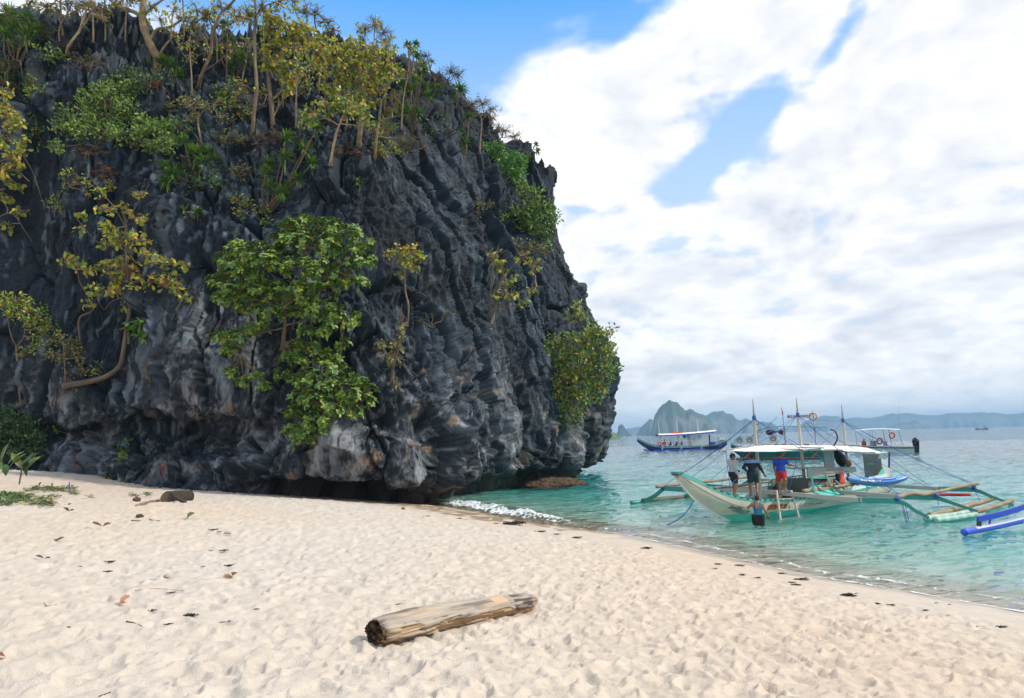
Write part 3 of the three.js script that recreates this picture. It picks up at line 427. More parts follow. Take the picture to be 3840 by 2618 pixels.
/* o: name, label, category, group, out (metres out of the rock towards the beach), trunk [[px, py], ...], r [foot, head] metres, limbs [[[px, py], ...], r], lobes [[px, py, radius px, flatness]],
   leaf {pal, kind, len, n per lobe of radius 60, tr}, twigs per lobe, bark, singles: leaves built one by one */
function plant(o) {
  const R = rng(treeSeed += 13), foot = o.trunk ? o.trunk[0] : o.lobes[0], h = hit(o.foot?.[0] ?? foot[0], o.foot?.[1] ?? foot[1], o.d), D = (o.depth ? o.depth * CS : h.d) - (o.out ?? 0.3);
  const px2m = D / FOC / 3.75, P = (x, y, k = 0) => at(x, y, D + k), g = thing(o.name, o.label, o.category, h.miss && !o.trunk ? P(foot[0], foot[1]) : h.p.clone(), o.group), O = g.position, loc = (v) => v.clone().sub(O);
  const wood = new MB(), twig = new MB(), mat = bark(o.bark ?? '#8a7358'); let trunkPts = [];
  const r0 = (o.r?.[0] ?? 0.12) * 0.78, r1 = (o.r?.[1] ?? 0.05) * 0.78;
  if (o.trunk) {
    const c = o.trunk.map(([x, y], k) => P(x, y, (R() - 0.5) * 0.5)); c.unshift(h.p.clone().add(V(0, -0.15, 0))); c[1].lerp(h.p, 0.4);
    trunkPts = curve(c, 5 * c.length); wood.tube(trunkPts.map(loc), (t) => lerp(r0 * (1 + 0.5 * Math.exp(-t * 14)), r1, t), 8, true, 0.18);
  }
  const limbs = [];
  for (const [pts, r, k0 = 0, k1 = 0] of o.limbs ?? []) { const c = pts.map(([x, y], k) => P(x, y, lerp(k0, k1, k / (pts.length - 1)) + (k ? (R() - 0.5) * 0.7 : 0))); const q = curve(c, 4 * c.length); limbs.push(q); wood.tube(q.map(loc), (t) => lerp(r * 0.8, r * 0.3, t), 6, true, 0.15); }
  const anchors = [...trunkPts.slice(Math.floor(trunkPts.length * 0.35)), ...limbs.flat()]; if (!anchors.length) anchors.push(h.p.clone());
  const lf = o.leaf, b = new MB(), singles = [], pal = lf ? PAL[lf.pal] : null;
  const setCol = () => { const k = Math.min(pal.length - 1, Math.floor(Math.pow(R(), lf.bias ?? 1.2) * pal.length)), c = pal[k], j = (0.75 + 0.5 * R()) * 1.6; b.col = [c[0] * j, c[1] * j, c[2] * j]; };
  for (const [x, y, rp, flat = 0.85, kk = 0] of o.lobes ?? []) {
    const rad = rp * px2m, lh = o.trunk || o.depth ? null : hit(x, y), dd = lh && !lh.miss ? clamp(lh.d - (o.out ?? 0.3) - D, -4, 4) : 0, c = P(x, y, dd + kk + (R() - 0.5) * rad * 0.8); let near = anchors[0], bd = 1e9; for (const a of anchors) { const d = a.distanceTo(c) + (a.y > c.y ? 0.6 * (a.y - c.y) : 0); if (d < bd) { bd = d; near = a; } }
    if (bd > 0.15) { const q = curve(wig(near, c, 4, 0.12, R), 8); twig.tube(q.map(loc), (t) => lerp(Math.min(r1 * 1.0, 0.05 + rad * 0.02), 0.02, t), 5, false); }
    const nt = Math.max(3, Math.round((o.twigs ?? 10) * 1.35 * (rp / 60))), ends = [];
    for (let k = 0; k < nt; k++) { const d = rdir(R); d.y *= flat; if (o.up) d.y = Math.abs(d.y) * o.up; const e = c.clone().addScaledVector(d, rad * (0.45 + 0.6 * R())), q = curve(wig(c, e, 3, 0.16, R), 6); twig.tube(q.map(loc), (t) => lerp(o.tw ?? 0.027, 0.010, t), 4, false); ends.push([e, e.clone().sub(c).normalize()]);
      if (R() < (o.fork ?? 0.7)) for (let f = 0; f < 2; f++) { const m = q[3], e2 = m.clone().addScaledVector(rdir(R).add(d).normalize(), rad * (0.25 + 0.3 * R())); twig.tube(wig(m, e2, 2, 0.15, R).map(loc), (t) => lerp(0.014, 0.006, t), 3, false); ends.push([e2, e2.clone().sub(m).normalize()]); } }
    if (!lf) continue;
    const N = Math.round(lf.n * (rp / 60) ** 2);
    const put1 = (p, dir, up, len, wid, a, c2) => { if (o.singles && singles.length < o.singles && R() < (o.share ?? 0.5)) singles.push([loc(p), dir.clone(), up.clone(), len, b.col]); else lf.kind === 'small' ? smallLeaf(b, loc(p), dir, up, len, wid) : leaf(b, loc(p), dir, up, len, wid, a, c2); };
    for (let k = 0; k < N;) {
      const [e, ed] = R() < (lf.tips ?? 0.6) ? ends[Math.floor(R() * ends.length)] : (() => { const d = rdir(R); d.y *= flat; return [c.clone().addScaledVector(d, rad * Math.pow(R(), 0.45) * 1.05), d]; })();
      if (lf.kind === 'rosette') { const m = 5 + Math.floor(R() * 3), ax = ed.clone().add(V(0, 0.9, 0)).add(rdir(R).multiplyScalar(0.4)).normalize(), s1 = ax.clone().cross(V(0.3, 0.1, 1)).normalize(), s2 = ax.clone().cross(s1); for (let q = 0; q < m; q++, k++) { setCol(); const a = q / m * 6.28 + R(), dir = s1.clone().multiplyScalar(Math.cos(a)).addScaledVector(s2, Math.sin(a)).addScaledVector(ax, 0.1 + 0.6 * R()).normalize(); put1(e, dir, ax, lf.len * (0.7 + 0.5 * R()), lf.len * 0.55 * (0.8 + 0.4 * R()), 0.16, 0.15 + 0.3 * R()); } }
      else if (lf.kind === 'droop') { for (let q = 0; q < 3; q++, k++) { setCol(); const dir = rdir(R).add(V(0, -0.7, 0)).normalize(); put1(e.clone().addScaledVector(rdir(R), 0.12), dir, rdir(R), lf.len * (0.6 + 0.6 * R()), lf.len * 0.62, 0.15, 0.2); } }
      else if (lf.kind === 'pinnate') { setCol(); const dir = rdir(R); dir.y = dir.y * 0.5 + 0.15; dir.normalize(); const L = lf.len * (0.7 + 0.5 * R()), s = V(-dir.z, 0, dir.x).normalize(); for (let q = 1; q < 8; q++) for (const sd of [-1, 1]) { const pp = e.clone().addScaledVector(dir, L * q / 8); pp.y -= 0.4 * L * (q / 8) ** 2; smallLeaf(b, loc(pp), s.clone().multiplyScalar(sd).addScaledVector(dir, 0.5).normalize(), V(0, 1, 0), L * 0.28 * (1.1 - q / 10), L * 0.11); } k += 5; }
      else { const m = 7; for (let q = 0; q < m; q++, k++) { setCol(); const dir = rdir(R).addScaledVector(ed, 0.5).add(V(0, 0.25, 0)).normalize(); put1(e.clone().addScaledVector(rdir(R), lf.len * 1.1), dir, rdir(R), lf.len * (0.7 + 0.6 * R()), lf.len * 0.5, 0.2, 0.2); } }
    }
  }
  if (wood.n) wood.build('trunk', mat, g); if (twig.n) tag(twig.build('branches', o.twigBark ? bark(o.twigBark) : mat, g), null, null, null, 'stuff');
  if (b.n) tag(b.build('crown', leafMat(lf.rough ?? 0.62, lf.tr ?? 0.30), g), null, null, null, 'stuff');
  if (singles.length) { const geos = {}; for (const [p, dir, up, len, c] of singles) { const ci = Math.floor(R() * 1e6) % 3, key = c.map((q) => Math.round(q * 14)).join() + ci; if (!geos[key]) { const l = new MB(); l.col = c; leaf(l, V(0, 0, 0), V(0, 0, 1), V(0, 1, 0), 1, 0.52 + 0.08 * ci, 0.14 + 0.05 * ci, 0.12 + 0.14 * ci); geos[key] = l.geo(); } const m = put('leaf', geos[key], leafMat(lf.rough ?? 0.62, lf.tr ?? 0.30), g); m.position.copy(p); const z = dir.clone().normalize(), xx = up.clone().cross(z); if (xx.lengthSq() < 1e-4) xx.set(1, 0, 0); xx.normalize(); m.quaternion.setFromRotationMatrix(new THREE.Matrix4().makeBasis(xx, z.clone().cross(xx), z)); m.scale.setScalar(len); } }
  if (o.rust) { /* dry ferns at the foot */ const rb = new MB(); for (let k = 0; k < 30; k++) { const c = PAL.rust[k % 3]; rb.col = c; blade(rb, loc(h.p.clone().add(V((R() - 0.5) * 0.8, 0.1, (R() - 0.5) * 0.5))), rdir(R).add(V(0, 0.6, 0.3)).normalize(), 0.5 + 0.4 * R(), 0.08, 0.5); } rb.build('dry_fronds', leafMat(0.62, 0.3), g); }
  return g;
}
// a plant with slim stems, each ending in a burst of strap leaves
function dracaena(label, foot, heads, o = {}) {
  const R = rng(treeSeed += 13), h = hit(foot[0], foot[1], o.d), D = h.d - (o.out ?? 0.4), g = thing('dragon_plant', label, 'plant', h.p.clone(), o.group), O = g.position;
  for (const [x, y, rp = 34] of heads) {
    const p = at(x, y, D + (R() - 0.5) * 1.2).sub(O), mid = p.clone().multiplyScalar(0.5).add(V((R() - 0.5) * 0.5, -0.15 * p.length() * (o.bow ?? 0.5), 0.2)), c = curve([V(0, -0.2, 0), mid, p], 10);
    new MB().tube(c, (t) => lerp(o.r ?? 0.06, 0.035, t), 6, true, 0.15).build('stem', bark(o.bark ?? '#8d7a62'), g);
    const b = new MB(), len = rp * D / FOC / 3.75 * 1.3, ax = p.clone().sub(mid).normalize(), n = Math.round((o.n ?? 46) * 1.3);
    for (let k = 0; k < n; k++) { const q = PAL.blade[Math.floor(Math.pow(R(), 1.3) * 4)], j = 0.8 + 0.4 * R(); b.col = q.map((z) => z * j); const d = rdir(R).addScaledVector(ax, 0.25 + 0.5 * R()).normalize(); blade(b, p.clone().addScaledVector(ax, -0.1 + 0.14 * R()), d, len * (0.75 + 0.35 * R()), 0.09 + 0.03 * R(), 0.06 + 0.28 * R()); }
    b.build('leaf_rosette', leafMat(0.5, 0.28), g);
  }
  return g;
}
// ---------------------------------------------------------------- what grows on the cliff
const YL = { pal: 'yellow', kind: 'droop', len: 0.27, n: 100, bias: 1.25, tr: 0.42 };
plant({ name: 'cliff_tree', label: 'big tan tree with a thick leaning trunk at the top left of the cliff', category: 'tree', trunk: [[592, 275], [588, 215], [560, 160], [536, 90], [536, 20], [550, -70]], r: [0.42, 0.24], out: 0.4, bark: '#a3906f', limbs: [[[[530, 60], [495, 42], [465, 38], [438, 22], [400, -10]], 0.2], [[[560, 150], [590, 110], [640, 100], [690, 70], [740, 60]], 0.15], [[[536, 60], [580, 20], [640, -20]], 0.16], [[[590, 220], [620, 170], [650, 140], [700, 110]], 0.12]], lobes: [[600, 70, 45], [650, 40, 45], [700, 80, 45], [740, 40, 50], [560, 20, 40], [650, 120, 35], [450, 10, 40], [500, 0, 40]], leaf: { ...YL, n: 61 }, twigs: 18 });
plant({ name: 'cliff_tree', label: 'group of slender pale stems with sparse brownish leaves at the top left edge', category: 'tree', trunk: [[235, 130], [232, 90], [228, 40], [226, -60]], r: [0.10, 0.06], bark: '#9a866c', limbs: [[[[232, 100], [215, 50], [205, -10]], 0.07], [[[232, 90], [262, 30], [275, -20]], 0.08], [[[225, 170], [222, 110], [250, 60], [330, 20]], 0.08]], lobes: [[180, 20, 50], [250, 15, 55], [310, 20, 50], [360, 30, 45], [120, 10, 40], [400, 50, 35]], leaf: { pal: 'olive', kind: 'droop', len: 0.3, n: 72 }, twigs: 26 });
plant({ name: 'cliff_tree', label: 'bare pale multi-stemmed tree left of the big tan tree', category: 'tree', trunk: [[252, 185], [272, 150], [296, 118], [310, 80], [330, 20], [345, -30]], r: [0.12, 0.08], bark: '#c2ab86', limbs: [[[[300, 110], [330, 70], [360, 10]], 0.07], [[[310, 80], [300, 40], [285, 0]], 0.06]], lobes: [[340, 20, 40], [300, 25, 35], [380, 60, 30]], leaf: { pal: 'fern', kind: 'droop', len: 0.25, n: 21 }, twigs: 26, rust: 1 });
plant({ name: 'cliff_tree', label: 'twisted tree with grey bark and thin leaves right of the big tan tree', category: 'tree', trunk: [[745, 320], [760, 270], [790, 200], [798, 120], [830, 50], [870, 10], [900, -30]], r: [0.16, 0.10], limbs: [[[[790, 190], [760, 130], [730, 90]], 0.08], [[[800, 100], [860, 90], [920, 60]], 0.08], [[[760, 270], [820, 230], [850, 200]], 0.07]], lobes: [[720, 90, 45], [770, 60, 45], [830, 30, 45], [880, 60, 45], [930, 40, 40], [850, 180, 40], [740, 150, 35]], leaf: { ...YL, n: 43 }, twigs: 22 });
plant({ name: 'cliff_tree', label: 'tall straight trunk with a blue rope round it, yellow leaves at its sides', category: 'tree', trunk: [[948, 495], [952, 430], [962, 330], [956, 220], [956, 120], [958, 40], [956, -40]], r: [0.17, 0.09], bark: '#8f8069', limbs: [[[[958, 100], [920, 60], [890, 20]], 0.06], [[[956, 60], [1000, 20], [1060, 0], [1110, -20]], 0.07], [[[950, 400], [930, 370], [905, 350]], 0.06]], lobes: [[980, 20, 50], [1050, 15, 45], [1100, 5, 35], [900, 60, 40], [920, 320, 45], [890, 370, 35], [1010, 40, 40], [960, 90, 35]], leaf: { ...YL, n: 46 }, twigs: 20 });
plant({ name: 'cliff_tree', label: 'tree with large yellow leaves right of the tall roped trunk', category: 'tree', trunk: [[1022, 475], [1018, 400], [1008, 300], [1002, 220], [1008, 165]], r: [0.22, 0.14], bark: '#8f8069', limbs: [[[[1008, 165], [1050, 170], [1100, 180], [1140, 175], [1180, 160]], 0.13], [[[1004, 230], [1040, 190], [1080, 130]], 0.09], [[[1008, 165], [1010, 110], [1030, 70]], 0.08], [[[1025, 440], [1045, 390], [1040, 340]], 0.08]], lobes: [[1010, 80, 45], [1060, 100, 55], [1100, 130, 50], [1010, 160, 45], [1060, 180, 50], [1040, 250, 50], [1110, 240, 40], [1000, 230, 35], [1080, 320, 40], [1150, 140, 45], [1130, 90, 40]], leaf: { ...YL, n: 135, len: 0.38 }, twigs: 14 });
plant({ name: 'cliff_tree', label: 'half bare tree whose leafless tip stands against the blue sky', category: 'tree', trunk: [[1192, 340], [1200, 270], [1212, 200], [1190, 130], [1180, 70], [1185, 25]], r: [0.14, 0.05], limbs: [[[[1185, 80], [1220, 85], [1250, 80], [1275, 100]], 0.05], [[[1180, 60], [1150, 45], [1120, 50]], 0.04], [[[1210, 200], [1250, 165], [1300, 160]], 0.07]], lobes: [[1185, 45, 45], [1230, 85, 40], [1140, 50, 35], [1260, 110, 35], [1220, 150, 45], [1170, 180, 45]], leaf: { ...YL, n: 16 }, twigs: 30 });
plant({ name: 'cliff_tree', label: 'broad yellow-leaved tree with a straight trunk on the crest of the cliff', category: 'tree', trunk: [[1345, 545], [1352, 480], [1364, 400], [1366, 310], [1350, 250]], r: [0.24, 0.15], bark: '#9c8a6c', limbs: [[[[1364, 380], [1300, 350], [1250, 340], [1220, 350]], 0.10], [[[1366, 300], [1310, 240], [1260, 200]], 0.10], [[[1366, 310], [1420, 260], [1450, 240]], 0.09], [[[1366, 360], [1430, 330], [1480, 300], [1520, 295]], 0.09], [[[1355, 260], [1380, 200], [1400, 160]], 0.07]], lobes: [[1180, 190, 50], [1220, 170, 50], [1260, 200, 60], [1220, 240, 55], [1290, 260, 60], [1340, 230, 60], [1330, 180, 50], [1390, 210, 50], [1400, 280, 55], [1440, 240, 50], [1450, 190, 40], [1280, 320, 50], [1350, 310, 50], [1430, 320, 45], [1230, 320, 40], [1330, 370, 45], [1390, 360, 40], [1470, 260, 40]], leaf: { ...YL, n: 171 }, twigs: 14 });
plant({ name: 'cliff_tree', label: 'pale crooked tree with green leaves below the broad yellow tree', category: 'tree', trunk: [[1240, 610], [1248, 560], [1262, 500], [1276, 460], [1292, 425]], r: [0.12, 0.07], bark: '#b9a07c', limbs: [[[[1270, 470], [1225, 445], [1190, 450], [1160, 470]], 0.06], [[[1280, 465], [1320, 468], [1350, 472]], 0.06]], lobes: [[1170, 430, 40], [1220, 400, 50], [1290, 390, 50], [1260, 360, 40], [1340, 410, 45], [1370, 440, 35], [1150, 450, 30]], leaf: { pal: 'mixed', kind: 'droop', len: 0.30, n: 126 }, twigs: 14 });
plant({ name: 'cliff_tree', label: 'leaning bare trunk right of the broad yellow tree', category: 'tree', trunk: [[1405, 590], [1412, 520], [1422, 450], [1430, 375]], r: [0.13, 0.08], bark: '#9c8a6c', limbs: [[[[1428, 385], [1450, 340], [1470, 300]], 0.05], [[[1420, 450], [1470, 440], [1530, 430]], 0.05]], lobes: [[1480, 360, 40], [1470, 410, 40], [1500, 520, 35], [1460, 480, 35]], leaf: { pal: 'fern', kind: 'pinnate', len: 0.5, n: 198 }, twigs: 12, rust: 1 });
plant({ name: 'cliff_tree', label: 'leafless tree with a web of fine twigs against the blue sky', category: 'tree', trunk: [[1405, 300], [1402, 220], [1404, 120], [1408, 65]], r: [0.07, 0.03], d: 47, limbs: [[[[1404, 150], [1440, 120], [1470, 130]], 0.03], [[[1402, 200], [1370, 130], [1340, 120]], 0.03]], lobes: [[1405, 90, 45], [1440, 120, 45], [1370, 110, 40], [1350, 150, 35], [1450, 160, 40]], leaf: { pal: 'olive', kind: 'small', len: 0.13, n: 18 }, twigs: 40, tw: 0.018 });
plant({ name: 'cliff_tree', label: 'small leafless tree at the right end of the skyline', category: 'tree', trunk: [[1628, 330], [1630, 300], [1622, 275], [1612, 262]], r: [0.16, 0.10], d: 52, bark: '#6f5c48', limbs: [[[[1614, 265], [1650, 300], [1690, 290], [1720, 270]], 0.05]], lobes: [[1650, 290, 45], [1690, 270, 50], [1720, 280, 40], [1680, 310, 35], [1600, 210, 35], [1620, 230, 25]], twigs: 40, tw: 0.018 });
plant({ name: 'cliff_tree', label: 'thin tree with a sparse airy crown on the right shoulder of the cliff', category: 'tree', trunk: [[1798, 570], [1802, 510], [1806, 470], [1804, 430]], r: [0.13, 0.07], out: 0.2, d: 52, bark: '#ab957a', limbs: [[[[1804, 440], [1770, 400], [1750, 385]], 0.04], [[[1806, 450], [1840, 420], [1860, 410]], 0.04]], lobes: [[1770, 390, 40], [1810, 390, 45], [1840, 410, 40], [1790, 430, 35], [1850, 440, 30]], leaf: { pal: 'olive', kind: 'small', len: 0.16, n: 162 }, twigs: 30 });
plant({ name: 'cliff_tree', label: 'thin bare-twigged shrub overhanging the bright green bush on the right edge', category: 'shrub', trunk: [[1850, 545], [1870, 520], [1895, 515]], r: [0.06, 0.04], out: 0.3, d: 53, bark: '#ab957a', limbs: [[[[1840, 560], [1880, 545], [1930, 548]], 0.04]], lobes: [[1890, 490, 40], [1930, 510, 40], [1870, 480, 35]], leaf: { pal: 'olive', kind: 'small', len: 0.14, n: 72 }, twigs: 36 });
// shrubs
plant({ name: 'bush', label: 'bright green dense bush on the right shoulder of the cliff', category: 'bush', foot: [1890, 690], depth: 49.5, out: 0, lobes: [[1850, 585, 42], [1890, 590, 50], [1930, 620, 48], [1910, 655, 48], [1880, 630, 50], [1945, 655, 35], [1900, 690, 34], [1840, 550, 28], [1955, 600, 25]], leaf: { pal: 'bright', kind: 'small', len: 0.24, n: 1116, tr: 0.35 }, twigs: 8 });
plant({ name: 'cliff_tree', label: 'layered green tree leaning out over the right edge of the cliff', category: 'tree', trunk: [[1935, 950], [1945, 890], [1950, 860]], depth: 48.4, out: 0.8, r: [0.12, 0.08], bark: '#4f4438', limbs: [[[[1950, 860], [1990, 850], [2040, 860]], 0.06], [[[1950, 860], [1975, 800], [2000, 770]], 0.06], [[[1945, 860], [1900, 835], [1865, 835]], 0.06]], lobes: [[1960, 700, 32], [2010, 715, 28], [1990, 755, 42], [1965, 795, 45], [2030, 785, 45], [2062, 815, 35], [1930, 815, 42], [2000, 825, 45], [1880, 830, 35], [2060, 865, 32], [2030, 895, 32], [2040, 930, 24], [1990, 860, 36]], leaf: { pal: 'green', kind: 'leaf', len: 0.32, n: 360, tr: 0.3 }, twigs: 10 });
plant({ name: 'cliff_tree', label: 'branching tree with few yellow leaves on the rock face near the right edge', category: 'tree', trunk: [[1838, 1232], [1855, 1160], [1872, 1080], [1890, 1030]], r: [0.16, 0.10], out: 1.2, depth: 40.5, bark: '#93826c', limbs: [[[[1842, 1200], [1838, 1100], [1848, 1000], [1870, 920]], 0.09, 0, -0.5], [[[1880, 1060], [1920, 1000], [1950, 960]], 0.08], [[[1850, 1180], [1900, 1120], [1950, 1095], [2020, 1090]], 0.06], [[[1870, 1090], [1930, 1100], [1990, 1080], [2040, 1072]], 0.05], [[[1850, 1170], [1920, 1150], [2000, 1150]], 0.05]], lobes: [[1850, 960, 40], [1880, 1000, 45], [1900, 1060, 45], [1920, 1110, 40], [1870, 1090, 30], [1960, 960, 40], [2000, 1000, 35], [1990, 1090, 30], [1950, 1140, 30]], leaf: { ...YL, n: 39, len: 0.4 }, twigs: 22, twigBark: '#b3a184' });
plant({ name: 'bush', label: 'flat green bush spreading above the yellow-leaved tree near the right edge', category: 'bush', foot: [2010, 950], depth: 45.8, out: 0.4, lobes: [[1930, 925, 30, 0.6], [1975, 930, 35, 0.6], [2015, 935, 35, 0.6], [2050, 940, 25, 0.6]], leaf: { pal: 'olive', kind: 'leaf', len: 0.26, n: 216 }, twigs: 16 });
plant({ name: 'bush', label: 'large green bush with scattered yellow leaves hanging at the right end of the cliff', category: 'bush', foot: [2170, 1480], depth: 43.6, out: 1.0, bark: '#8f826f', lobes: [[2160, 1165, 24], [2185, 1185, 22], [2150, 1195, 20], [2080, 1290, 42], [2130, 1280, 40], [2190, 1270, 42], [2240, 1250, 40], [2280, 1255, 24], [2070, 1350, 42], [2130, 1350, 50], [2200, 1340, 55], [2255, 1330, 42], [2280, 1370, 28], [2100, 1420, 48], [2170, 1420, 55], [2230, 1410, 45], [2080, 1480, 40], [2140, 1490, 48], [2210, 1480, 45], [2260, 1460, 30], [2120, 1540, 36], [2160, 1550, 30], [2290, 1330, 20], [2270, 1290, 26], [2300, 1300, 14], [2310, 1370, 14], [2285, 1410, 18], [2295, 1235, 12], [2060, 1430, 20], [2100, 1580, 18], [2150, 1590, 16], [2050, 1310, 18], [2170, 1140, 12]], leaf: { pal: 'mixed', kind: 'leaf', len: 0.30, n: 290, tr: 0.36 }, twigs: 16 });
plant({ name: 'bush', label: 'small olive shrub on bare rock below the bright green bush', category: 'shrub', foot: [1800, 820], out: 0.3, lobes: [[1790, 760, 30, 0.6], [1830, 770, 30, 0.6], [1790, 795, 22]], leaf: { pal: 'olive', kind: 'leaf', len: 0.24, n: 162 }, twigs: 18 });
const BIG = { pal: 'big', kind: 'rosette', len: 0.25, n: 420, bias: 1.1, tr: 0.34, tips: 0.7, rough: 0.5 };
plant({ name: 'bush', label: 'huge bush of big round green and yellow leaves in the middle of the cliff face', category: 'bush', trunk: [[1060, 1290], [1070, 1200], [1060, 1120]], foot: [1060, 1300], out: 1.5, r: [0.14, 0.1], bark: '#7d6c58', limbs: [[[[1065, 1180], [960, 1090], [870, 1020]], 0.08], [[[1060, 1120], [1130, 1000], [1180, 900]], 0.08, 0, 0.4], [[[1065, 1150], [1200, 1060], [1320, 960]], 0.08], [[[1070, 1220], [1200, 1190], [1290, 1200]], 0.06], [[[1060, 1230], [960, 1260], [900, 1330]], 0.05, 0, -0.3]], lobes: [[1085, 850, 42, 0.9, 0.6], [1130, 820, 38, 0.9, 0.6], [1200, 850, 52, 0.9, 0.5], [1250, 860, 48, 0.9, 0.5], [1320, 880, 52, 0.9, 0.2], [1370, 920, 38], [1040, 900, 52, 0.9, 0.4], [1130, 900, 62, 0.9, 0.3], [1230, 920, 60, 0.9, 0.2], [1330, 960, 58], [1385, 980, 34], [880, 930, 44], [850, 975, 46], [940, 950, 58], [900, 1010, 62], [1000, 980, 66], [1090, 990, 66], [1180, 1000, 62], [1280, 1030, 56], [1350, 1050, 36], [820, 1050, 46], [880, 1080, 56], [960, 1070, 64], [1040, 1090, 66], [1120, 1090, 60], [1210, 1090, 58], [840, 1120, 42], [930, 1140, 50], [1010, 1160, 52], [1090, 1170, 50], [1180, 1160, 50], [1260, 1170, 50], [1310, 1210, 36], [1220, 1230, 44], [1150, 1240, 40], [1340, 1190, 24], [830, 1260, 38], [890, 1270, 38], [940, 1230, 38], [860, 1310, 32], [980, 1230, 36], [1110, 1290, 30], [1290, 1290, 30], [870, 1390, 26], [910, 1430, 28], [960, 1400, 26], [990, 1440, 22], [1040, 1400, 20], [1070, 1340, 30], [1160, 1300, 36], [1210, 1330, 36], [1130, 1350, 34], [1100, 1410, 34], [1270, 1350, 30]], leaf: BIG, twigs: 7, tw: 0.016, singles: 300, share: 0.09 });
plant({ name: 'bush', label: 'second bush of big round leaves hanging below the huge one', category: 'bush', foot: [1180, 1560], out: 1.3, bark: '#7d6c58', lobes: [[1240, 1390, 46], [1300, 1410, 44], [1350, 1430, 36], [1390, 1460, 24], [1160, 1420, 48], [1230, 1450, 54], [1310, 1480, 46], [1380, 1500, 30], [1130, 1480, 44], [1190, 1510, 54], [1260, 1530, 50], [1330, 1540, 34], [1110, 1550, 40], [1160, 1580, 46], [1220, 1590, 36], [1090, 1610, 32], [1130, 1640, 30], [1180, 1650, 24], [1110, 1660, 22]], leaf: { ...BIG, n: 330, len: 0.27 }, twigs: 7, singles: 160, share: 0.14 });
plant({ name: 'cliff_tree', label: 'slim tree with a small yellowish crown right of the huge bush', category: 'tree', trunk: [[1528, 1215], [1532, 1150], [1520, 1090], [1518, 1020], [1525, 970]], r: [0.08, 0.05], out: 0.6, bark: '#938468', limbs: [[[[1518, 1030], [1500, 980], [1490, 950]], 0.04], [[[1520, 1010], [1550, 960]], 0.04], [[[1500, 1220], [1502, 1180], [1508, 1140]], 0.05]], lobes: [[1460, 945, 26, 0.5], [1500, 935, 30, 0.6], [1545, 935, 32, 0.6], [1570, 960, 24], [1520, 975, 28], [1550, 1000, 24], [1500, 1030, 18]], leaf: { ...YL, n: 162, len: 0.26 }, twigs: 16, up: null });
plant({ name: 'cliff_tree', label: 'crooked dry tree low on the rock right of the huge bush', category: 'tree', trunk: [[1465, 1440], [1475, 1380], [1490, 1310], [1500, 1240], [1512, 1180]], r: [0.10, 0.06], out: 0.5, bark: '#6d5a48', limbs: [[[[1490, 1320], [1450, 1330], [1410, 1360]], 0.03], [[[1485, 1330], [1530, 1340]], 0.03]], lobes: [[1430, 1290, 30, 0.5], [1490, 1300, 35, 0.5], [1480, 1340, 40], [1510, 1220, 26], [1500, 1260, 26], [1480, 1440, 26]], leaf: { pal: 'olive', kind: 'droop', len: 0.22, n: 108 }, twigs: 24, twigBark: '#b7a68c' });
plant({ name: 'fern_shrub', label: 'bright green ferny shrub on a ledge in the middle right of the rock face', category: 'shrub', foot: [1620, 1230], out: 0.4, lobes: [[1580, 1200, 26, 0.5], [1620, 1185, 26, 0.5], [1680, 1175, 24, 0.5], [1710, 1178, 20, 0.5]], leaf: { pal: 'bright', kind: 'pinnate', len: 0.42, n: 234 }, twigs: 8 });
plant({ name: 'cliff_tree', label: 'yellow-leaved tree whose trunk bends out of the lower left of the cliff', category: 'tree', trunk: [[250, 1448], [330, 1432], [400, 1410], [446, 1375], [464, 1310], [474, 1230], [486, 1160], [484, 1070], [474, 980], [472, 900], [470, 830], [452, 770]], foot: [250, 1440], r: [0.22, 0.06], out: 0.9, bark: '#74675a', limbs: [[[[486, 1120], [490, 1060], [490, 1000]], 0.09], [[[484, 1290], [482, 1220], [486, 1160]], 0.10], [[[474, 930], [505, 980], [530, 995], [580, 985], [640, 990], [700, 995]], 0.06], [[[490, 1100], [540, 1070], [560, 1055], [610, 1070], [690, 1110]], 0.06], [[[474, 940], [420, 920], [370, 910], [320, 860], [280, 810]], 0.06], [[[480, 1110], [420, 1130], [390, 1160], [370, 1130]], 0.05], [[[470, 850], [430, 780], [380, 720], [340, 660]], 0.05], [[[470, 840], [500, 790], [560, 690]], 0.05], [[[300, 1280], [300, 1190], [346, 1165], [330, 1110], [300, 1060], [290, 1010]], 0.08, 0.3, 0.3]], lobes: [[405, 850, 36], [430, 880, 40], [470, 890, 40], [410, 920, 32], [520, 900, 34], [560, 950, 36], [610, 970, 30], [450, 980, 46], [480, 1010, 50], [440, 1040, 46], [500, 1060, 44], [390, 1000, 40], [340, 1010, 34], [290, 980, 32], [250, 970, 28], [430, 1090, 40], [370, 1080, 36], [330, 1130, 30], [560, 1040, 40], [620, 1060, 38], [670, 1080, 34], [650, 1050, 30], [700, 1120, 26], [650, 1180, 22], [640, 990, 30], [690, 1000, 24], [400, 780, 34], [480, 790, 30], [380, 720, 30], [520, 720, 28], [300, 860, 26], [540, 820, 24], [470, 1140, 22], [310, 800, 24]], leaf: { ...YL, n: 79, len: 0.34 }, twigs: 15, twigBark: '#a9937a', singles: 100, share: 0.12 });
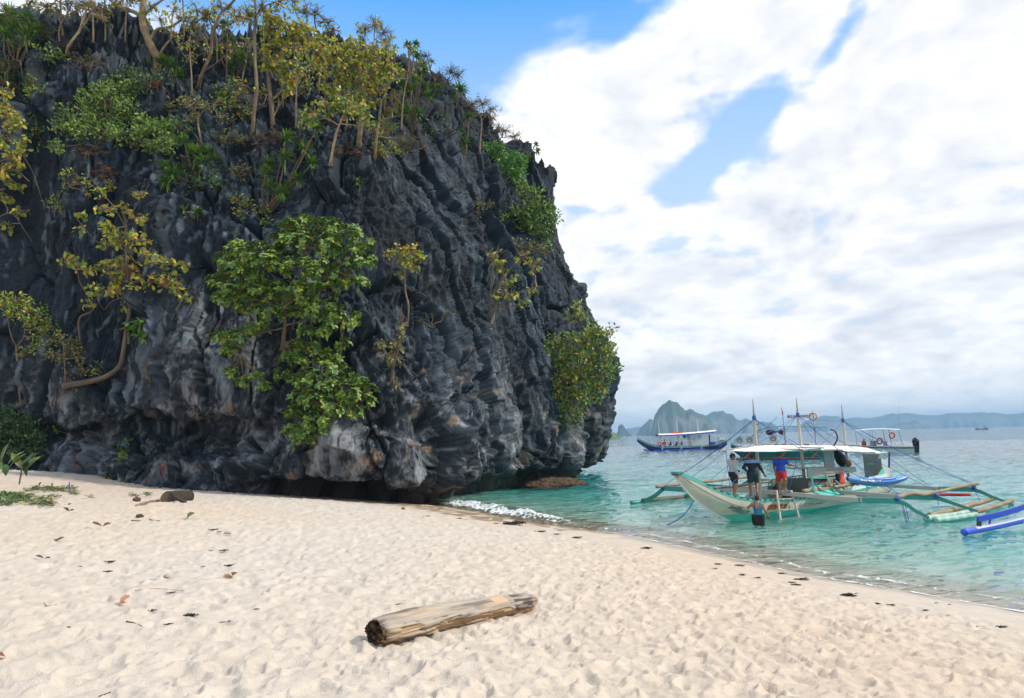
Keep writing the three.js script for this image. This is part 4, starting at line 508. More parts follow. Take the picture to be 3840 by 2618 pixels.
plant({ name: 'cliff_tree', label: 'thin olive tree at the left edge with a crooked trunk above the ivy', category: 'tree', trunk: [[92, 1585], [76, 1490], [70, 1400], [62, 1320], [62, 1295]], r: [0.11, 0.07], out: 0.5, bark: '#97836a', limbs: [[[[62, 1300], [42, 1260], [30, 1200]], 0.05], [[[62, 1300], [90, 1260], [86, 1180]], 0.05], [[[68, 1390], [110, 1395], [140, 1360]], 0.03]], lobes: [[20, 1130, 40, 0.6], [70, 1130, 42, 0.6], [110, 1170, 42, 0.6], [40, 1170, 36], [150, 1200, 42, 0.6], [190, 1220, 38, 0.6], [110, 1210, 30], [210, 1260, 36, 0.6], [170, 1260, 36], [150, 1300, 32], [100, 1320, 30, 0.6]], leaf: { pal: 'mixed', kind: 'leaf', len: 0.22, n: 198 }, twigs: 18 });
plant({ name: 'cliff_tree', label: 'small slender tree between the left edge tree and the bending trunk', category: 'tree', trunk: [[248, 1445], [244, 1380], [240, 1310], [238, 1285]], r: [0.07, 0.045], out: 0.6, bark: '#97836a', lobes: [[240, 1280, 40, 0.5], [200, 1330, 34, 0.6], [270, 1310, 34, 0.6], [290, 1340, 34, 0.6], [250, 1350, 30], [310, 1390, 36, 0.6], [360, 1390, 30, 0.6], [290, 1400, 28]], leaf: { pal: 'olive', kind: 'leaf', len: 0.2, n: 198 }, twigs: 16 });
plant({ name: 'vine_tree', label: 'yellow-leaved boughs reaching in at the left edge of the cliff', category: 'tree', foot: [20, 700], out: 0.6, trunk: [[-40, 720], [10, 650], [60, 640], [110, 680]], r: [0.07, 0.04], bark: '#988671', limbs: [[[[-20, 480], [30, 500], [70, 560], [120, 640], [170, 790]], 0.035], [[[-20, 820], [40, 800], [90, 860], [140, 940]], 0.035], [[[-30, 620], [60, 570], [90, 500]], 0.04]], lobes: [[20, 350, 40], [30, 420, 44], [60, 470, 44], [20, 520, 40], [80, 540, 36], [40, 580, 40], [15, 640, 40], [50, 680, 36], [20, 740, 36], [80, 790, 26], [30, 840, 26], [70, 620, 30]], leaf: { ...YL, n: 108, len: 0.34 }, twigs: 15, twigBark: '#a9937a' });
plant({ name: 'bush', label: 'wide dark green shrub mat on the upper left ledge', category: 'bush', foot: [420, 520], out: 0.5, lobes: [[330, 355, 36, 0.6], [380, 330, 40, 0.6], [430, 320, 42, 0.6], [340, 390, 40], [410, 370, 48], [480, 350, 44], [530, 340, 40], [470, 400, 45], [260, 430, 40, 0.7], [310, 430, 46, 0.7], [370, 440, 52, 0.7], [430, 450, 56, 0.7], [490, 450, 52, 0.7], [550, 460, 44], [240, 480, 40, 0.7], [300, 490, 50, 0.7], [370, 500, 50, 0.7], [440, 510, 44], [540, 510, 50], [600, 490, 50], [650, 480, 38], [570, 560, 46], [620, 540, 44], [220, 550, 28], [660, 520, 30]], leaf: { pal: 'green', kind: 'leaf', len: 0.26, n: 342, bias: 1.3 }, twigs: 7, rust: 1 });
plant({ name: 'bush', label: 'dark green shrubs round the foot of the big tan tree', category: 'bush', foot: [590, 330], out: 0.4, lobes: [[470, 280, 34, 0.7], [530, 270, 42, 0.7], [580, 250, 36], [600, 300, 42], [550, 320, 40], [500, 300, 36], [640, 280, 30]], leaf: { pal: 'dark', kind: 'leaf', len: 0.26, n: 306 }, twigs: 8, rust: 1 });
plant({ name: 'bush', label: 'dark shrubs hanging over the ledge below the middle dragon plants', category: 'bush', foot: [780, 690], out: 0.4, lobes: [[700, 660, 40, 0.8], [750, 680, 44, 0.8], [800, 670, 40, 0.8], [830, 700, 32], [720, 700, 34]], leaf: { pal: 'dark', kind: 'leaf', len: 0.22, n: 324 }, twigs: 7 });
plant({ name: 'bush', label: 'thin olive shrub on the rock above the huge bush', category: 'shrub', foot: [920, 800], out: 0.4, lobes: [[880, 750, 32, 0.6], [930, 770, 34, 0.6], [980, 790, 30, 0.6], [900, 800, 24], [1000, 830, 24]], leaf: { pal: 'mixed', kind: 'leaf', len: 0.2, n: 198 }, twigs: 16 });
plant({ name: 'bush', label: 'low leafy shrubs among the skyline trunks', category: 'bush', foot: [1000, 400], out: 0.6, lobes: [[900, 420, 40], [860, 330, 45], [820, 380, 36], [1090, 300, 45], [1130, 340, 40], [1080, 380, 36], [980, 350, 30], [1150, 270, 36]], leaf: { pal: 'mixed', kind: 'leaf', len: 0.26, n: 198 }, twigs: 12 });
plant({ name: 'small_tree', label: 'flat-topped small tree on bare rock left of the middle dragon plants', category: 'tree', trunk: [[757, 545], [748, 500], [742, 450], [745, 420]], r: [0.09, 0.06], out: 0.7, bark: '#a08a6c', limbs: [[[[745, 430], [790, 400], [850, 390]], 0.03], [[[745, 430], [715, 400], [690, 395]], 0.03]], lobes: [[700, 385, 26, 0.4], [740, 380, 32, 0.4], [780, 400, 26, 0.4], [720, 440, 26, 0.5], [820, 440, 24, 0.5]], leaf: { pal: 'olive', kind: 'leaf', len: 0.2, n: 252 }, twigs: 14 });
plant({ name: 'bush', label: 'pale green creeper on the bare rock of the upper left face', category: 'creeper', foot: [260, 700], out: 0.15, lobes: [[255, 660, 26], [290, 670, 26], [330, 680, 24], [240, 700, 22], [220, 760, 24], [240, 780, 22], [320, 720, 20], [420, 690, 26], [180, 760, 16]], leaf: { pal: 'mixed', kind: 'leaf', len: 0.2, n: 216 }, twigs: 8 });
plant({ name: 'broad_leaf_shrub', label: 'small shrub with very large green leaves beside the bending trunk', category: 'shrub', foot: [520, 1260], out: 0.5, lobes: [[510, 1215, 26], [530, 1235, 28], [490, 1230, 22], [525, 1260, 22]], leaf: { pal: 'bright', kind: 'rosette', len: 0.45, n: 79 }, twigs: 4, singles: 14, share: 0.8 });
plant({ name: 'ivy', label: 'dark green ivy covering the foot of the cliff at the far left', category: 'ivy', foot: [60, 1660], depth: 33.6, out: 0.25, lobes: [[10, 1570, 44], [60, 1570, 48], [110, 1590, 40], [20, 1620, 50], [80, 1630, 54], [130, 1630, 34], [20, 1680, 44], [80, 1690, 46], [120, 1690, 30], [140, 1650, 24], [130, 1720, 22], [-40, 1600, 50], [-40, 1660, 50]], leaf: { pal: 'dark', kind: 'leaf', len: 0.24, n: 414 }, twigs: 6 });
plant({ name: 'fern_shrub', label: 'grassy green tufts on the rock left of the cave mouth', category: 'fern', foot: [830, 1660], out: 0.1, lobes: [[820, 1650, 26, 0.5], [850, 1660, 26, 0.5], [800, 1640, 22, 0.5]], leaf: { pal: 'dark', kind: 'pinnate', len: 0.35, n: 234 }, twigs: 6 });
plant({ name: 'creeper', label: 'small green creeper on the boulder left of the red painted letters', category: 'creeper', foot: [455, 1690], out: 0.1, lobes: [[440, 1690, 22], [470, 1675, 20], [455, 1720, 18], [420, 1790, 20], [205, 1615, 18]], leaf: { pal: 'green', kind: 'leaf', len: 0.2, n: 288 }, twigs: 6 });
// bursts of strap leaves
dracaena('pair of tall dragon plants at the far left top of the cliff', [58, 270], [[50, 100, 46], [95, 130, 40], [35, 60, 46], [120, 135, 40], [60, 180, 40], [20, 130, 40], [100, 70, 36], [140, 110, 34]], { n: 56 });
dracaena('dragon plant with rosettes beside the big tan tree', [655, 310], [[610, 230, 34], [640, 245, 34], [660, 290, 30], [615, 260, 26], [670, 270, 28]], {});
dracaena('dragon plants on the upper skyline left of the tall roped trunk', [880, 300], [[900, 215, 34], [925, 225, 34], [870, 250, 30], [840, 90, 26], [820, 190, 26], [860, 150, 26], [940, 60, 24], [780, 60, 24]], {});
dracaena('dragon plant thicket on the ledge above the huge bush', [760, 690], [[690, 530, 36], [735, 575, 42], [765, 610, 42], [805, 605, 42], [735, 630, 40], [780, 570, 30], [620, 620, 32], [650, 650, 36], [690, 640, 30], [625, 680, 34]], { n: 60 });
dracaena('long-stemmed dragon plants leaning in a bundle above the huge bush', [1005, 800], [[1075, 515, 36], [1140, 560, 38], [1072, 590, 38], [1000, 650, 36], [1172, 612, 36], [1118, 668, 34], [1010, 700, 32], [1055, 720, 32], [1080, 700, 30], [1005, 610, 30], [1190, 475, 26]], { n: 52, out: 0.8 });
dracaena('dragon plant clump on the right of the skyline', [1545, 495], [[1530, 168, 18], [1558, 166, 18], [1562, 212, 26], [1585, 240, 22], [1590, 262, 22], [1600, 330, 26], [1545, 330, 26], [1640, 330, 24], [1605, 355, 28], [1535, 355, 24], [1568, 425, 28], [1530, 420, 30], [1560, 300, 24], [1480, 470, 28], [1510, 310, 22], [1500, 400, 22], [1460, 430, 26]], { n: 40, r: 0.045 });
dracaena('single dragon plant standing up at the rim right of the clump', [1708, 398], [[1722, 335, 36], [1700, 370, 14]], { n: 60, d: 53, out: 0.2 });
dracaena('small dragon plants on the dark right flank below the rim', [1745, 575], [[1690, 485, 26], [1720, 488, 26], [1705, 530, 28], [1745, 530, 28], [1762, 432, 18]], { d: 50 });
dracaena('thin-stemmed dragon plant leaning out over the sea from the right edge', [1952, 628], [[2010, 540, 13], [2016, 565, 16], [1985, 590, 14]], { d: 54, n: 30, r: 0.035, out: 0.0 });
dracaena('stemless tuft of yellow green strap leaves on the left rock face', [700, 800], [[695, 790, 30], [738, 795, 30]], { n: 40, out: 0.2 });
dracaena('small tuft of strap leaves on the grey rock right of the huge bush', [1620, 1290], [[1615, 1283, 24]], { n: 30, out: 0.2 });
dracaena('small tuft of strap leaves on the rock face under the crest', [1345, 690], [[1340, 684, 22]], { n: 26, out: 0.2 });

// the thin fringe along the crest, and scrub between the bigger trees
{ const R = rng(4242), treeLabels = ['slender pale tree on the crest left of the big tan tree, first of two', 'slender pale tree on the crest left of the big tan tree, second of two', 'slender pale tree rising behind the lower bough of the big tan tree', 'slender tree on the crest just right of the big tan tree', 'slender tree between the big tan tree and the twisted grey tree', 'slender tree standing right against the twisted grey tree', 'slender tree just right of the twisted grey tree', 'slender tree half way between the twisted grey tree and the roped trunk', 'slender tree just left of the tall roped trunk', 'slender tree between the tall roped trunk and the large-leaved yellow tree', 'slender tree just right of the large-leaved yellow tree', 'slender tree half way between the large-leaved yellow tree and the half bare tree', 'slender tree just left of the half bare tree', 'slender tree just right of the half bare tree', 'slender tree left of the straight trunk of the broad yellow tree', 'slender tree just right of the straight trunk of the broad yellow tree', 'slender tree between the leaning bare trunk and the dragon plant clump', 'slender tree at the dragon plant clump, last of the fringe on the right']; const xs = [350, 395, 470, 640, 690, 720, 815, 850, 905, 990, 1060, 1110, 1160, 1220, 1300, 1390, 1440, 1505]; xs.forEach((x, k) => { const y0 = x < 700 ? 150 : x < 1000 ? 230 + (k % 3) * 60 : x < 1300 ? 330 + (k % 3) * 70 : 380 + (k % 3) * 50, h = 170 + R() * 150, lean = (R() - 0.4) * 60; plant({ name: 'slender_tree', label: treeLabels[k], category: 'tree', group: 'slender trees of the cliff-top fringe', trunk: [[x, y0], [x + lean * 0.2, y0 - h * 0.35], [x + lean * 0.7, y0 - h * 0.7], [x + lean, y0 - h]], out: 0.2 + R() * 0.5, r: [0.09, 0.035], bark: ['#b3a081', '#94846d', '#a8977c'][k % 3], limbs: [[[[x + lean * 0.4, y0 - h * 0.5], [x + lean * 0.4 + 25, y0 - h * 0.7], [x + lean * 0.5 + 60, y0 - h * 0.8]], 0.03], [[[x + lean * 0.5, y0 - h * 0.6], [x + lean * 0.4 - 30, y0 - h * 0.75], [x + lean * 0.5 - 50, y0 - h * 0.95]], 0.03]], lobes: [[x + lean, y0 - h, 36], [x + lean * 0.5 + 60, y0 - h * 0.82, 30], [x + lean * 0.5 - 50, y0 - h * 0.95, 32], [x + lean * 0.7, y0 - h * 0.7, 30]], leaf: { pal: ['yellow', 'mixed', 'olive', 'yellow'][k % 4], kind: 'droop', len: 0.24, n: 50 + 60 * R(), tr: 0.4 }, twigs: 18 }); });
  const scrubLabels = ['green scrub below the bare pale multi-stemmed tree at the top left', 'yellow brown ferny scrub left of the big tan tree', 'olive scrub above the flat-topped small tree', 'olive scrub left of the foot of the tall roped trunk', 'rust brown dry ferns at the foot of the tall roped trunk', 'rust brown dry ferns at the foot of the large-leaved yellow tree', 'dark scrub between the large-leaved yellow tree and the pale crooked tree', 'rust brown dry ferns at the foot of the pale crooked tree', 'mixed green scrub at the foot of the leaning bare trunk', 'yellow brown ferny scrub under the dragon plant clump', 'green and yellow scrub behind the leaning bare trunk', 'green scrub at the far left below the tall dragon plants', 'dark scrub at the left edge beside the tall dragon plants', 'dark scrub right behind the flat-topped small tree', 'dark scrub on the bare crest right of the dragon plant clump', 'olive scrub above the long-stemmed dragon plants', 'rust brown dry ferns under the wide shrub mat on the left', 'yellow brown ferns hanging from the middle of the wide shrub mat'];
  const sc = [[180, 200, 'green'], [330, 230, 'fern'], [660, 400, 'olive'], [850, 520, 'olive'], [960, 520, 'rust'], [1060, 500, 'rust'], [1150, 520, 'dark'], [1290, 560, 'rust'], [1440, 560, 'mixed'], [1530, 540, 'fern'], [1400, 480, 'mixed'], [100, 330, 'green'], [30, 260, 'dark'], [700, 470, 'dark'], [1620, 470, 'dark'], [890, 640, 'olive'], [380, 640, 'rust'], [330, 560, 'fern']]; sc.forEach(([x, y, p], k) => plant({ name: 'scrub', label: scrubLabels[k], category: 'scrub', group: 'scrub of the upper cliff', foot: [x, y + 20], out: 0.25, lobes: [[x - 30, y, 30, 0.7], [x + 25, y - 8, 34, 0.7], [x, y + 18, 30, 0.7], [x + 60, y + 10, 24, 0.7]], leaf: { pal: p, kind: p === 'fern' || p === 'rust' ? 'pinnate' : 'leaf', len: p === 'fern' || p === 'rust' ? 0.5 : 0.2, n: p === 'fern' || p === 'rust' ? 170 : 230 }, twigs: 12 }));
}
plant({ name: 'bush', label: 'hanging green leaves in the top left corner of the cliff', category: 'bush', foot: [40, 200], out: 0.6, lobes: [[20, 40, 50], [70, 80, 40], [160, 80, 40], [180, 120, 34], [30, 140, 40], [10, 240, 40], [60, 260, 36], [120, 300, 30], [20, 310, 36]], leaf: { pal: 'green', kind: 'pinnate', len: 0.5, n: 260 }, twigs: 12 });
plant({ name: 'vine', label: 'long trailing vines of green leaves down the left rock face', category: 'creeper', foot: [130, 520], out: 0.2, trunk: [[60, 380], [110, 450], [150, 520], [175, 600], [200, 700]], r: [0.03, 0.02], lobes: [[80, 400, 24], [110, 450, 24], [140, 500, 26], [160, 560, 24], [190, 600, 22], [120, 360, 26], [240, 620, 20], [180, 680, 18], [200, 740, 18]], leaf: { pal: 'mixed', kind: 'leaf', len: 0.2, n: 300 }, twigs: 8 });
// ---------------------------------------------------------------- the white and turquoise outrigger boat
const M = {
  teal: std(lin(0.10, 0.56, 0.48), 0.45), tealDark: std(lin(0.05, 0.30, 0.26), 0.5), cream: std(lin(0.62, 0.59, 0.50), 0.5), white: std(lin(0.78, 0.78, 0.76), 0.5), grey: std(lin(0.27, 0.29, 0.29), 0.6), dgrey: std(lin(0.12, 0.13, 0.13), 0.6),
  bamboo: std(lin(0.42, 0.31, 0.19), 0.65, { map: BARKTEX, bumpMap: BARKTEX, bumpScale: 0.01 }), wood: std(lin(0.50, 0.48, 0.44), 0.75, { map: BARKTEX }), brown: std(lin(0.10, 0.06, 0.04), 0.8), rope: std(lin(0.03, 0.11, 0.36), 0.7), black: std(lin(0.012, 0.012, 0.014), 0.6), red: std(lin(0.50, 0.02, 0.02), 0.4), orange: std(lin(0.80, 0.14, 0.05), 0.7), tarp: new THREE.MeshPhysicalMaterial({ color: lin(0.82, 0.82, 0.80), roughness: 0.7, transmission: 0.22, thickness: 0, side: THREE.DoubleSide }),
  maroon: std(lin(0.16, 0.02, 0.03), 0.5), green: std(lin(0.02, 0.20, 0.13), 0.45), navy: std(lin(0.02, 0.05, 0.16), 0.5), blue: std(lin(0.02, 0.07, 0.55), 0.35), skin: std(lin(0.30, 0.16, 0.09), 0.6), yellow: std(lin(0.5, 0.3, 0.04), 0.7), paleTeal: std(lin(0.45, 0.75, 0.66), 0.5, { map: BARKTEX }),
};
const weather = noiseTex(512, (u, v) => { const a = 0.97 - 0.16 * Math.max(0, wrapNoise(u, v, 5, 5, 91)) - 0.25 * Math.max(0, wrapNoise(u, v, 14, 4, 95) - 0.30); return [a, a * 0.99, a * 0.965]; }); weather.repeat.set(0.6, 0.6);
for (const k of ['teal', 'cream', 'white', 'grey', 'tealDark', 'green', 'maroon', 'navy', 'blue']) { M[k].map = weather; }
const BO = onLevel(2742, 1955, 0), BTH = degToRad(42.2);
const ST = [ // run from the bow waterline, keel, sheer, half beam
  [-3.42, 1.80, 2.02, 0.12], [-3.2, 1.66, 1.97, 0.15], [-2.9, 1.40, 1.86, 0.19], [-2.45, 1.06, 1.70, 0.26], [-1.63, 0.64, 1.38, 0.38], [-0.8, 0.29, 1.10, 0.50], [0, 0.0, 0.92, 0.62], [0.7, -0.2, 0.82, 0.71], [2, -0.36, 0.73, 0.84], [4.3, -0.42, 0.64, 0.95], [7, -0.42, 0.60, 0.97], [10, -0.4, 0.62, 0.92], [13, -0.3, 0.74, 0.78], [15, -0.1, 0.92, 0.55], [16.2, 0.25, 1.06, 0.36]];
function stn(l) { let k = 0; while (k < ST.length - 2 && ST[k + 1][0] < l) k++; const a = ST[Math.max(k - 1, 0)], b = ST[k], c = ST[k + 1], d = ST[Math.min(k + 2, ST.length - 1)], t = clamp((l - b[0]) / (c[0] - b[0]), 0, 1); return [1, 2, 3].map((i) => { const m1 = (c[i] - a[i]) / (c[0] - a[0] || 1) * (c[0] - b[0]), m2 = (d[i] - b[i]) / (d[0] - b[0] || 1) * (c[0] - b[0]), t2 = t * t, t3 = t2 * t; return (2 * t3 - 3 * t2 + 1) * b[i] + (t3 - 2 * t2 + t) * m1 + (-2 * t3 + 3 * t2) * c[i] + (t3 - t2) * m2; }); }
function hullP(l, f, side) { // f 0 keel .. 1 sheer
  const [k, s, b] = stn(l), y = lerp(k, s, f), w = b * (f < 0.5 ? 0.86 * Math.pow(f / 0.5, 0.75) : lerp(0.86, 1, (f - 0.5) / 0.5) + 0.02 * Math.sin((f - 0.5) * 6.28)); return V(l, y, side * Math.max(w, 0.035)); }
function hullF(l, y) { const [k, s] = stn(l); return clamp((y - k) / (s - k), 0, 1); }
function hullBand(name, mat, l0, l1, lo, hi, parent, off = 0, n = 70, nv = 6) { // lo, hi: functions of l giving heights
  const b = new MB(); for (const sd of [1, -1]) b.grid(n, nv, (u, v) => { const l = lerp(l0, l1, u), y = lerp(lo(l), hi(l), v), p = hullP(l, hullF(l, y), sd); p.z += sd * off; return [p.x, p.y, p.z, u * (l1 - l0), v]; }); return b.build(name, mat, parent); }
const boat = thing('outrigger_boat', 'white and turquoise outrigger boat with three white masts, moored bow to the beach', 'boat', BO);
boat.rotation.y = BTH;
{
  const paint = (l) => 0.30 - 0.032 * Math.max(0, l) - (l < 0 ? -0.0 : 0), kl = (l) => stn(l)[0], sh = (l) => stn(l)[1], seam = (l) => lerp(kl(l), sh(l), 0.62 - 0.0 * l);
  hullBand('hull_bottom', M.teal, -1.0, 16.2, kl, (l) => Math.max(kl(l), Math.min(paint(l), seam(l))), boat);
  hullBand('hull_side', M.cream, -3.42, 16.2, (l) => Math.max(kl(l), Math.min(paint(l), seam(l))), seam, boat);
  hullBand('upper_plank', M.cream, -3.42, 16.2, seam, (l) => sh(l) - 0.07, boat, 0.022);
  hullBand('gunwale', M.teal, -3.3, 16.2, (l) => sh(l) - 0.085, (l) => sh(l) + 0.015, boat, 0.04, 70, 2);
  const cap = new MB(); for (const sd of [1, -1]) cap.grid(70, 1, (u, v) => { const l = lerp(-3.3, 16.2, u), p = hullP(l, 1, sd); return [p.x, p.y + 0.017, p.z + sd * lerp(0.045, -0.09, v)]; }); cap.build('gunwale_cap', M.teal, boat);
  const stem = new MB(); stem.tube(ST.slice(0, 8).map(([l, k]) => V(l - 0.02, k - 0.01, 0)), 0.04, 6); stem.build('stem', M.white, boat);
  const nose = new MB(); nose.box(-3.38, 2.02, 0, 0.34, 0.07, 0.30); nose.build('bow_cap', std(lin(0.03, 0.22, 0.26), 0.7), boat);
  new MB().box(-3.40, 1.965, 0, 0.24, 0.05, 0.29).build('bow_rot', M.brown, boat);
  for (let k = 0; k < 26; k++) { const l = -2.1 + k * 0.36; if (l > 6) break; const p = hullP(l, 1, 1), q = hullP(l + 0.17, 1, 1), b = new MB(); b.bar(V(p.x, p.y - 0.02, p.z + 0.045), V(q.x, q.y - 0.02, q.z + 0.045), 0.008, 0.035); b.build('scupper', M.black, boat); }
  // decks
  const deck = new MB(); deck.grid(40, 2, (u, v) => { const l = lerp(-3.2, 3.0, u), [, s, b] = stn(l); return [l, s - 0.10, lerp(-b, b, v) * 0.97]; }); deck.build('fore_deck', std(lin(0.30, 0.42, 0.40), 0.8, { map: weather }), boat);
  const flo = new MB(); flo.grid(40, 2, (u, v) => { const l = lerp(3.0, 16, u), [, s, b] = stn(l); return [l, l < 12.6 ? 0.22 : s - 0.1, lerp(-b, b, v) * 0.93]; }); flo.build('floor', M.grey, boat);
  new MB().face([V(3.0, 0.2, -0.9), V(3.0, 0.2, 0.9), V(3.0, 0.66, 0.88), V(3.0, 0.66, -0.88)]).build('bulkhead', M.tealDark, boat);
  for (const sd of [-1, 1]) { const b = new MB(); for (let l = 3.4; l < 11.9; l += 1.42) b.box(l + 0.69, 0.56, sd * 0.68, 1.36, 0.05, 0.36); b.build('bench', M.teal, boat); }
  // coamings with a rounded front end, slots along the middle
  for (const sd of [1, -1]) { const l0 = sd > 0 ? 4.0 : 2.5, l1 = 12.2, n0 = sd * 0.86, y0 = 0.60, hgt = 0.42, prof = (u) => y0 + hgt * Math.pow(Math.min(1, u / 0.16), 0.5) * (u > 0.9 ? lerp(1, 0.75, (u - 0.9) * 10) : 1);
    const b = new MB(); b.grid(60, 3, (u, v) => [lerp(l0, l1, u), lerp(y0 - 0.05, prof(u), v), n0 * (1 - 0.02 * v)]); b.grid(60, 3, (u, v) => [lerp(l0, l1, u), lerp(y0 - 0.05, prof(u), v), (Math.abs(n0) - 0.04) * sd * (1 - 0.02 * v)]); b.build('coaming', M.white, boat);
    new MB().tube(Array.from({ length: 60 }, (_, k) => V(lerp(l0, l1, k / 59), prof(k / 59), n0 * 0.975)), 0.035, 6).build('coaming_rim', M.teal, boat);
    for (let k = 0; k < 8; k++) { const l = 5.4 + k * 0.62; new MB().box(l, 0.87, n0 + sd * 0.012, 0.30, 0.11, 0.03).build('slot', M.black, boat); } }
  // a backrest with upright slats along the far bench
  { const b = new MB(); b.tube(curve([V(4.1, 0.72, -0.62), V(4.15, 1.12, -0.62), V(4.45, 1.30, -0.62), V(5.2, 1.34, -0.62), V(7.4, 1.36, -0.62)], 26), 0.03, 6); b.build('rail', M.tealDark, boat);
    for (let k = 0; k < 9; k++) { new MB().box(4.5 + k * 0.36, 0.98, -0.62, 0.05, 0.66, 0.04).build('rail_post', M.tealDark, boat); new MB().box(4.68 + k * 0.36, 0.90, -0.63, 0.29, 0.44, 0.02).build('rail_panel', M.grey, boat); }
    for (let k = 0; k < 5; k++) new MB().box(4.68 + k * 0.72, 1.19, -0.72, 0.36, 0.16, 0.14).build('rail_cushion', std(lin(0.75, 0.40, 0.16), 0.8), boat); }
  // engine house: lower wall and the lettered board above it
  { const b = new MB(); b.box(7.55, 1.02, 0.28, 3.2, 0.60, 0.05); b.box(5.95, 1.02, -0.2, 0.05, 0.60, 0.95); b.build('engine_house', M.dgrey, boat);
    const t = new MB(); t.hexa([V(5.75, 1.36, 0.42), V(10.8, 1.36, 0.42), V(10.8, 1.36, 0.36), V(5.75, 1.36, 0.36), V(5.75, 1.80, 0.42), V(10.7, 1.60, 0.42), V(10.7, 1.60, 0.36), V(5.75, 1.80, 0.36)]); t.hexa([V(5.75, 1.74, 0.36), V(10.7, 1.56, 0.36), V(10.7, 1.56, -0.7), V(5.75, 1.74, -0.7), V(5.75, 1.80, 0.36), V(10.7, 1.60, 0.36), V(10.7, 1.60, -0.7), V(5.75, 1.80, -0.7)]); t.build('engine_roof', std(lin(0.36, 0.38, 0.37), 0.6, { map: weather }), boat);
    new MB().bar(V(5.74, 1.81, 0.39), V(10.72, 1.61, 0.39), 0.09, 0.03).build('roof_trim', M.tealDark, boat); new MB().bar(V(5.9, 1.345, 0.40), V(11.9, 1.02, 0.40), 0.07, 0.05).build('side_trim', M.teal, boat);
    const tx = canvasTex(512, 96, (g, w, h) => { g.clearRect(0, 0, w, h); g.textAlign = 'center'; g.fillStyle = '#8e2a22'; g.font = 'italic bold 46px serif'; g.fillText('Safety First', w * 0.5, 40); g.fillStyle = '#1d2b2b'; g.font = 'italic bold 25px sans-serif'; g.fillText('"YOUR SMILE IS ALL OF OUR TIME"', w * 0.5, 82); });
    const d = new MB(); d.grid(1, 1, (u, v) => [lerp(6.7, 10.1, u), lerp(1.40, lerp(1.74, 1.60, u), v), 0.425]); d.build('lettering', new THREE.MeshStandardMaterial({ map: tx, transparent: true, roughness: 0.6 }), boat);
    new MB().tube(Array.from({ length: 24 }, (_, k) => V(7.6 + 0.75 * Math.cos(k / 23 * 6.283), 1.0 + 0.16 * Math.sin(k / 23 * 6.283), 0.31)), 0.02, 4, false).tube([V(7.1, 1.08, 0.31), V(7.5, 1.2, 0.31), V(8.2, 1.1, 0.31)], 0.025, 4).build('painted_fish', M.black, boat); }
  { const b = new MB(); b.box(8.6, 2.06, 0.1, 1.05, 0.74, 0.05); b.build('exhaust_screen', M.grey, boat); for (let k = 0; k < 3; k++) new MB().box(8.35 + k * 0.26, 2.18, 0.13, 0.08, 0.30, 0.03).build('screen_slot', M.teal, boat);
    new MB().tube(curve([V(9.4, 2.5, 0.1), V(9.75, 2.1, 0.1), V(10.15, 1.68, 0.1)], 10), (t) => 0.13 + 0.12 * Math.sin(t * 3), 10, true, 0.25).build('dark_cover', M.black, boat);
    new MB().tube(curve([V(9.5, 2.55, 0.2), V(9.75, 2.0, 0.25), V(10.0, 1.65, 0.25)], 6), 0.035, 6).build('prop_post', M.teal, boat);
    const bk = new THREE.SphereGeometry(0.26, 16, 10); bk.scale(1, 0.75, 0.8); const m = put('round_basket', bk, std(lin(0.30, 0.13, 0.05), 0.9, { bumpMap: BARKTEX, bumpScale: 0.02 }), boat); m.position.set(10.5, 1.78, 0.1); }
  // deck house at the stern
  { const b = new MB(); b.hexa([V(13.85, 0.3, 0.46), V(14.75, 0.3, 0.46), V(14.75, 0.3, -0.46), V(13.85, 0.3, -0.46), V(13.78, 2.16, 0.44), V(14.65, 2.14, 0.44), V(14.65, 2.14, -0.44), V(13.78, 2.16, -0.44)]); b.build('stern_cubicle', std(lin(0.55, 0.57, 0.57), 0.55, { map: weather }), boat);
    const p = new MB(); p.grid(1, 1, (u, v) => [lerp(13.845, 13.775, v), lerp(0.33, 2.13, v), lerp(-0.45, 0.45, u)]); p.build('cubicle_door', M.grey, boat);
    new MB().bar(V(13.80, 1.62, 0.12), V(13.78, 1.62, -0.22), 0.04, 0.07).build('door_handle', M.teal, boat);
    new MB().tube([V(13.79, 1.95, 0.1), V(13.80, 1.6, 0.12), V(13.83, 0.9, 0.02), V(13.83, 0.35, 0.04)], 0.012, 4).build('cord', M.brown, boat);
    const tx = canvasTex(256, 64, (g, w, h) => { g.clearRect(0, 0, w, h); g.fillStyle = '#22211d'; g.font = 'bold 44px sans-serif'; g.textAlign = 'center'; g.fillText('P-7373-TB', w / 2, 46); });
    const d = new MB(); d.grid(1, 1, (u, v) => [lerp(13.93, 14.7, u), lerp(0.62, 0.80, v), 0.464]); d.build('lettering', new THREE.MeshStandardMaterial({ map: tx, transparent: true, roughness: 0.6 }), boat);
    new MB().tube(curve([V(15.2, 0.95, 0.0), V(15.3, 1.5, 0.05), V(15.45, 2.0, 0.08), V(15.1, 2.2, 0.1), V(14.8, 2.1, 0.1)], 14), 0.09, 8).build('rudder_head', M.teal, boat);
    const w = new MB(); w.face([V(12.0, 0.75, 0.6), V(13.9, 1.0, 0.5), V(13.9, 1.5, 0.5)]); w.face([V(13.9, 1.5, 0.48), V(13.9, 1.0, 0.48), V(12.0, 0.75, 0.58)]); w.build('knee_plate', M.teal, boat);
    const q = new MB(); q.hexa([V(11.2, 0.72, 0.80), V(13.7, 0.80, 0.72), V(13.7, 0.80, 0.68), V(11.2, 0.72, 0.76), V(11.2, 1.10, 0.80), V(13.7, 1.16, 0.72), V(13.7, 1.16, 0.68), V(11.2, 1.10, 0.76)]); q.build('quarter_panel', M.white, boat); }
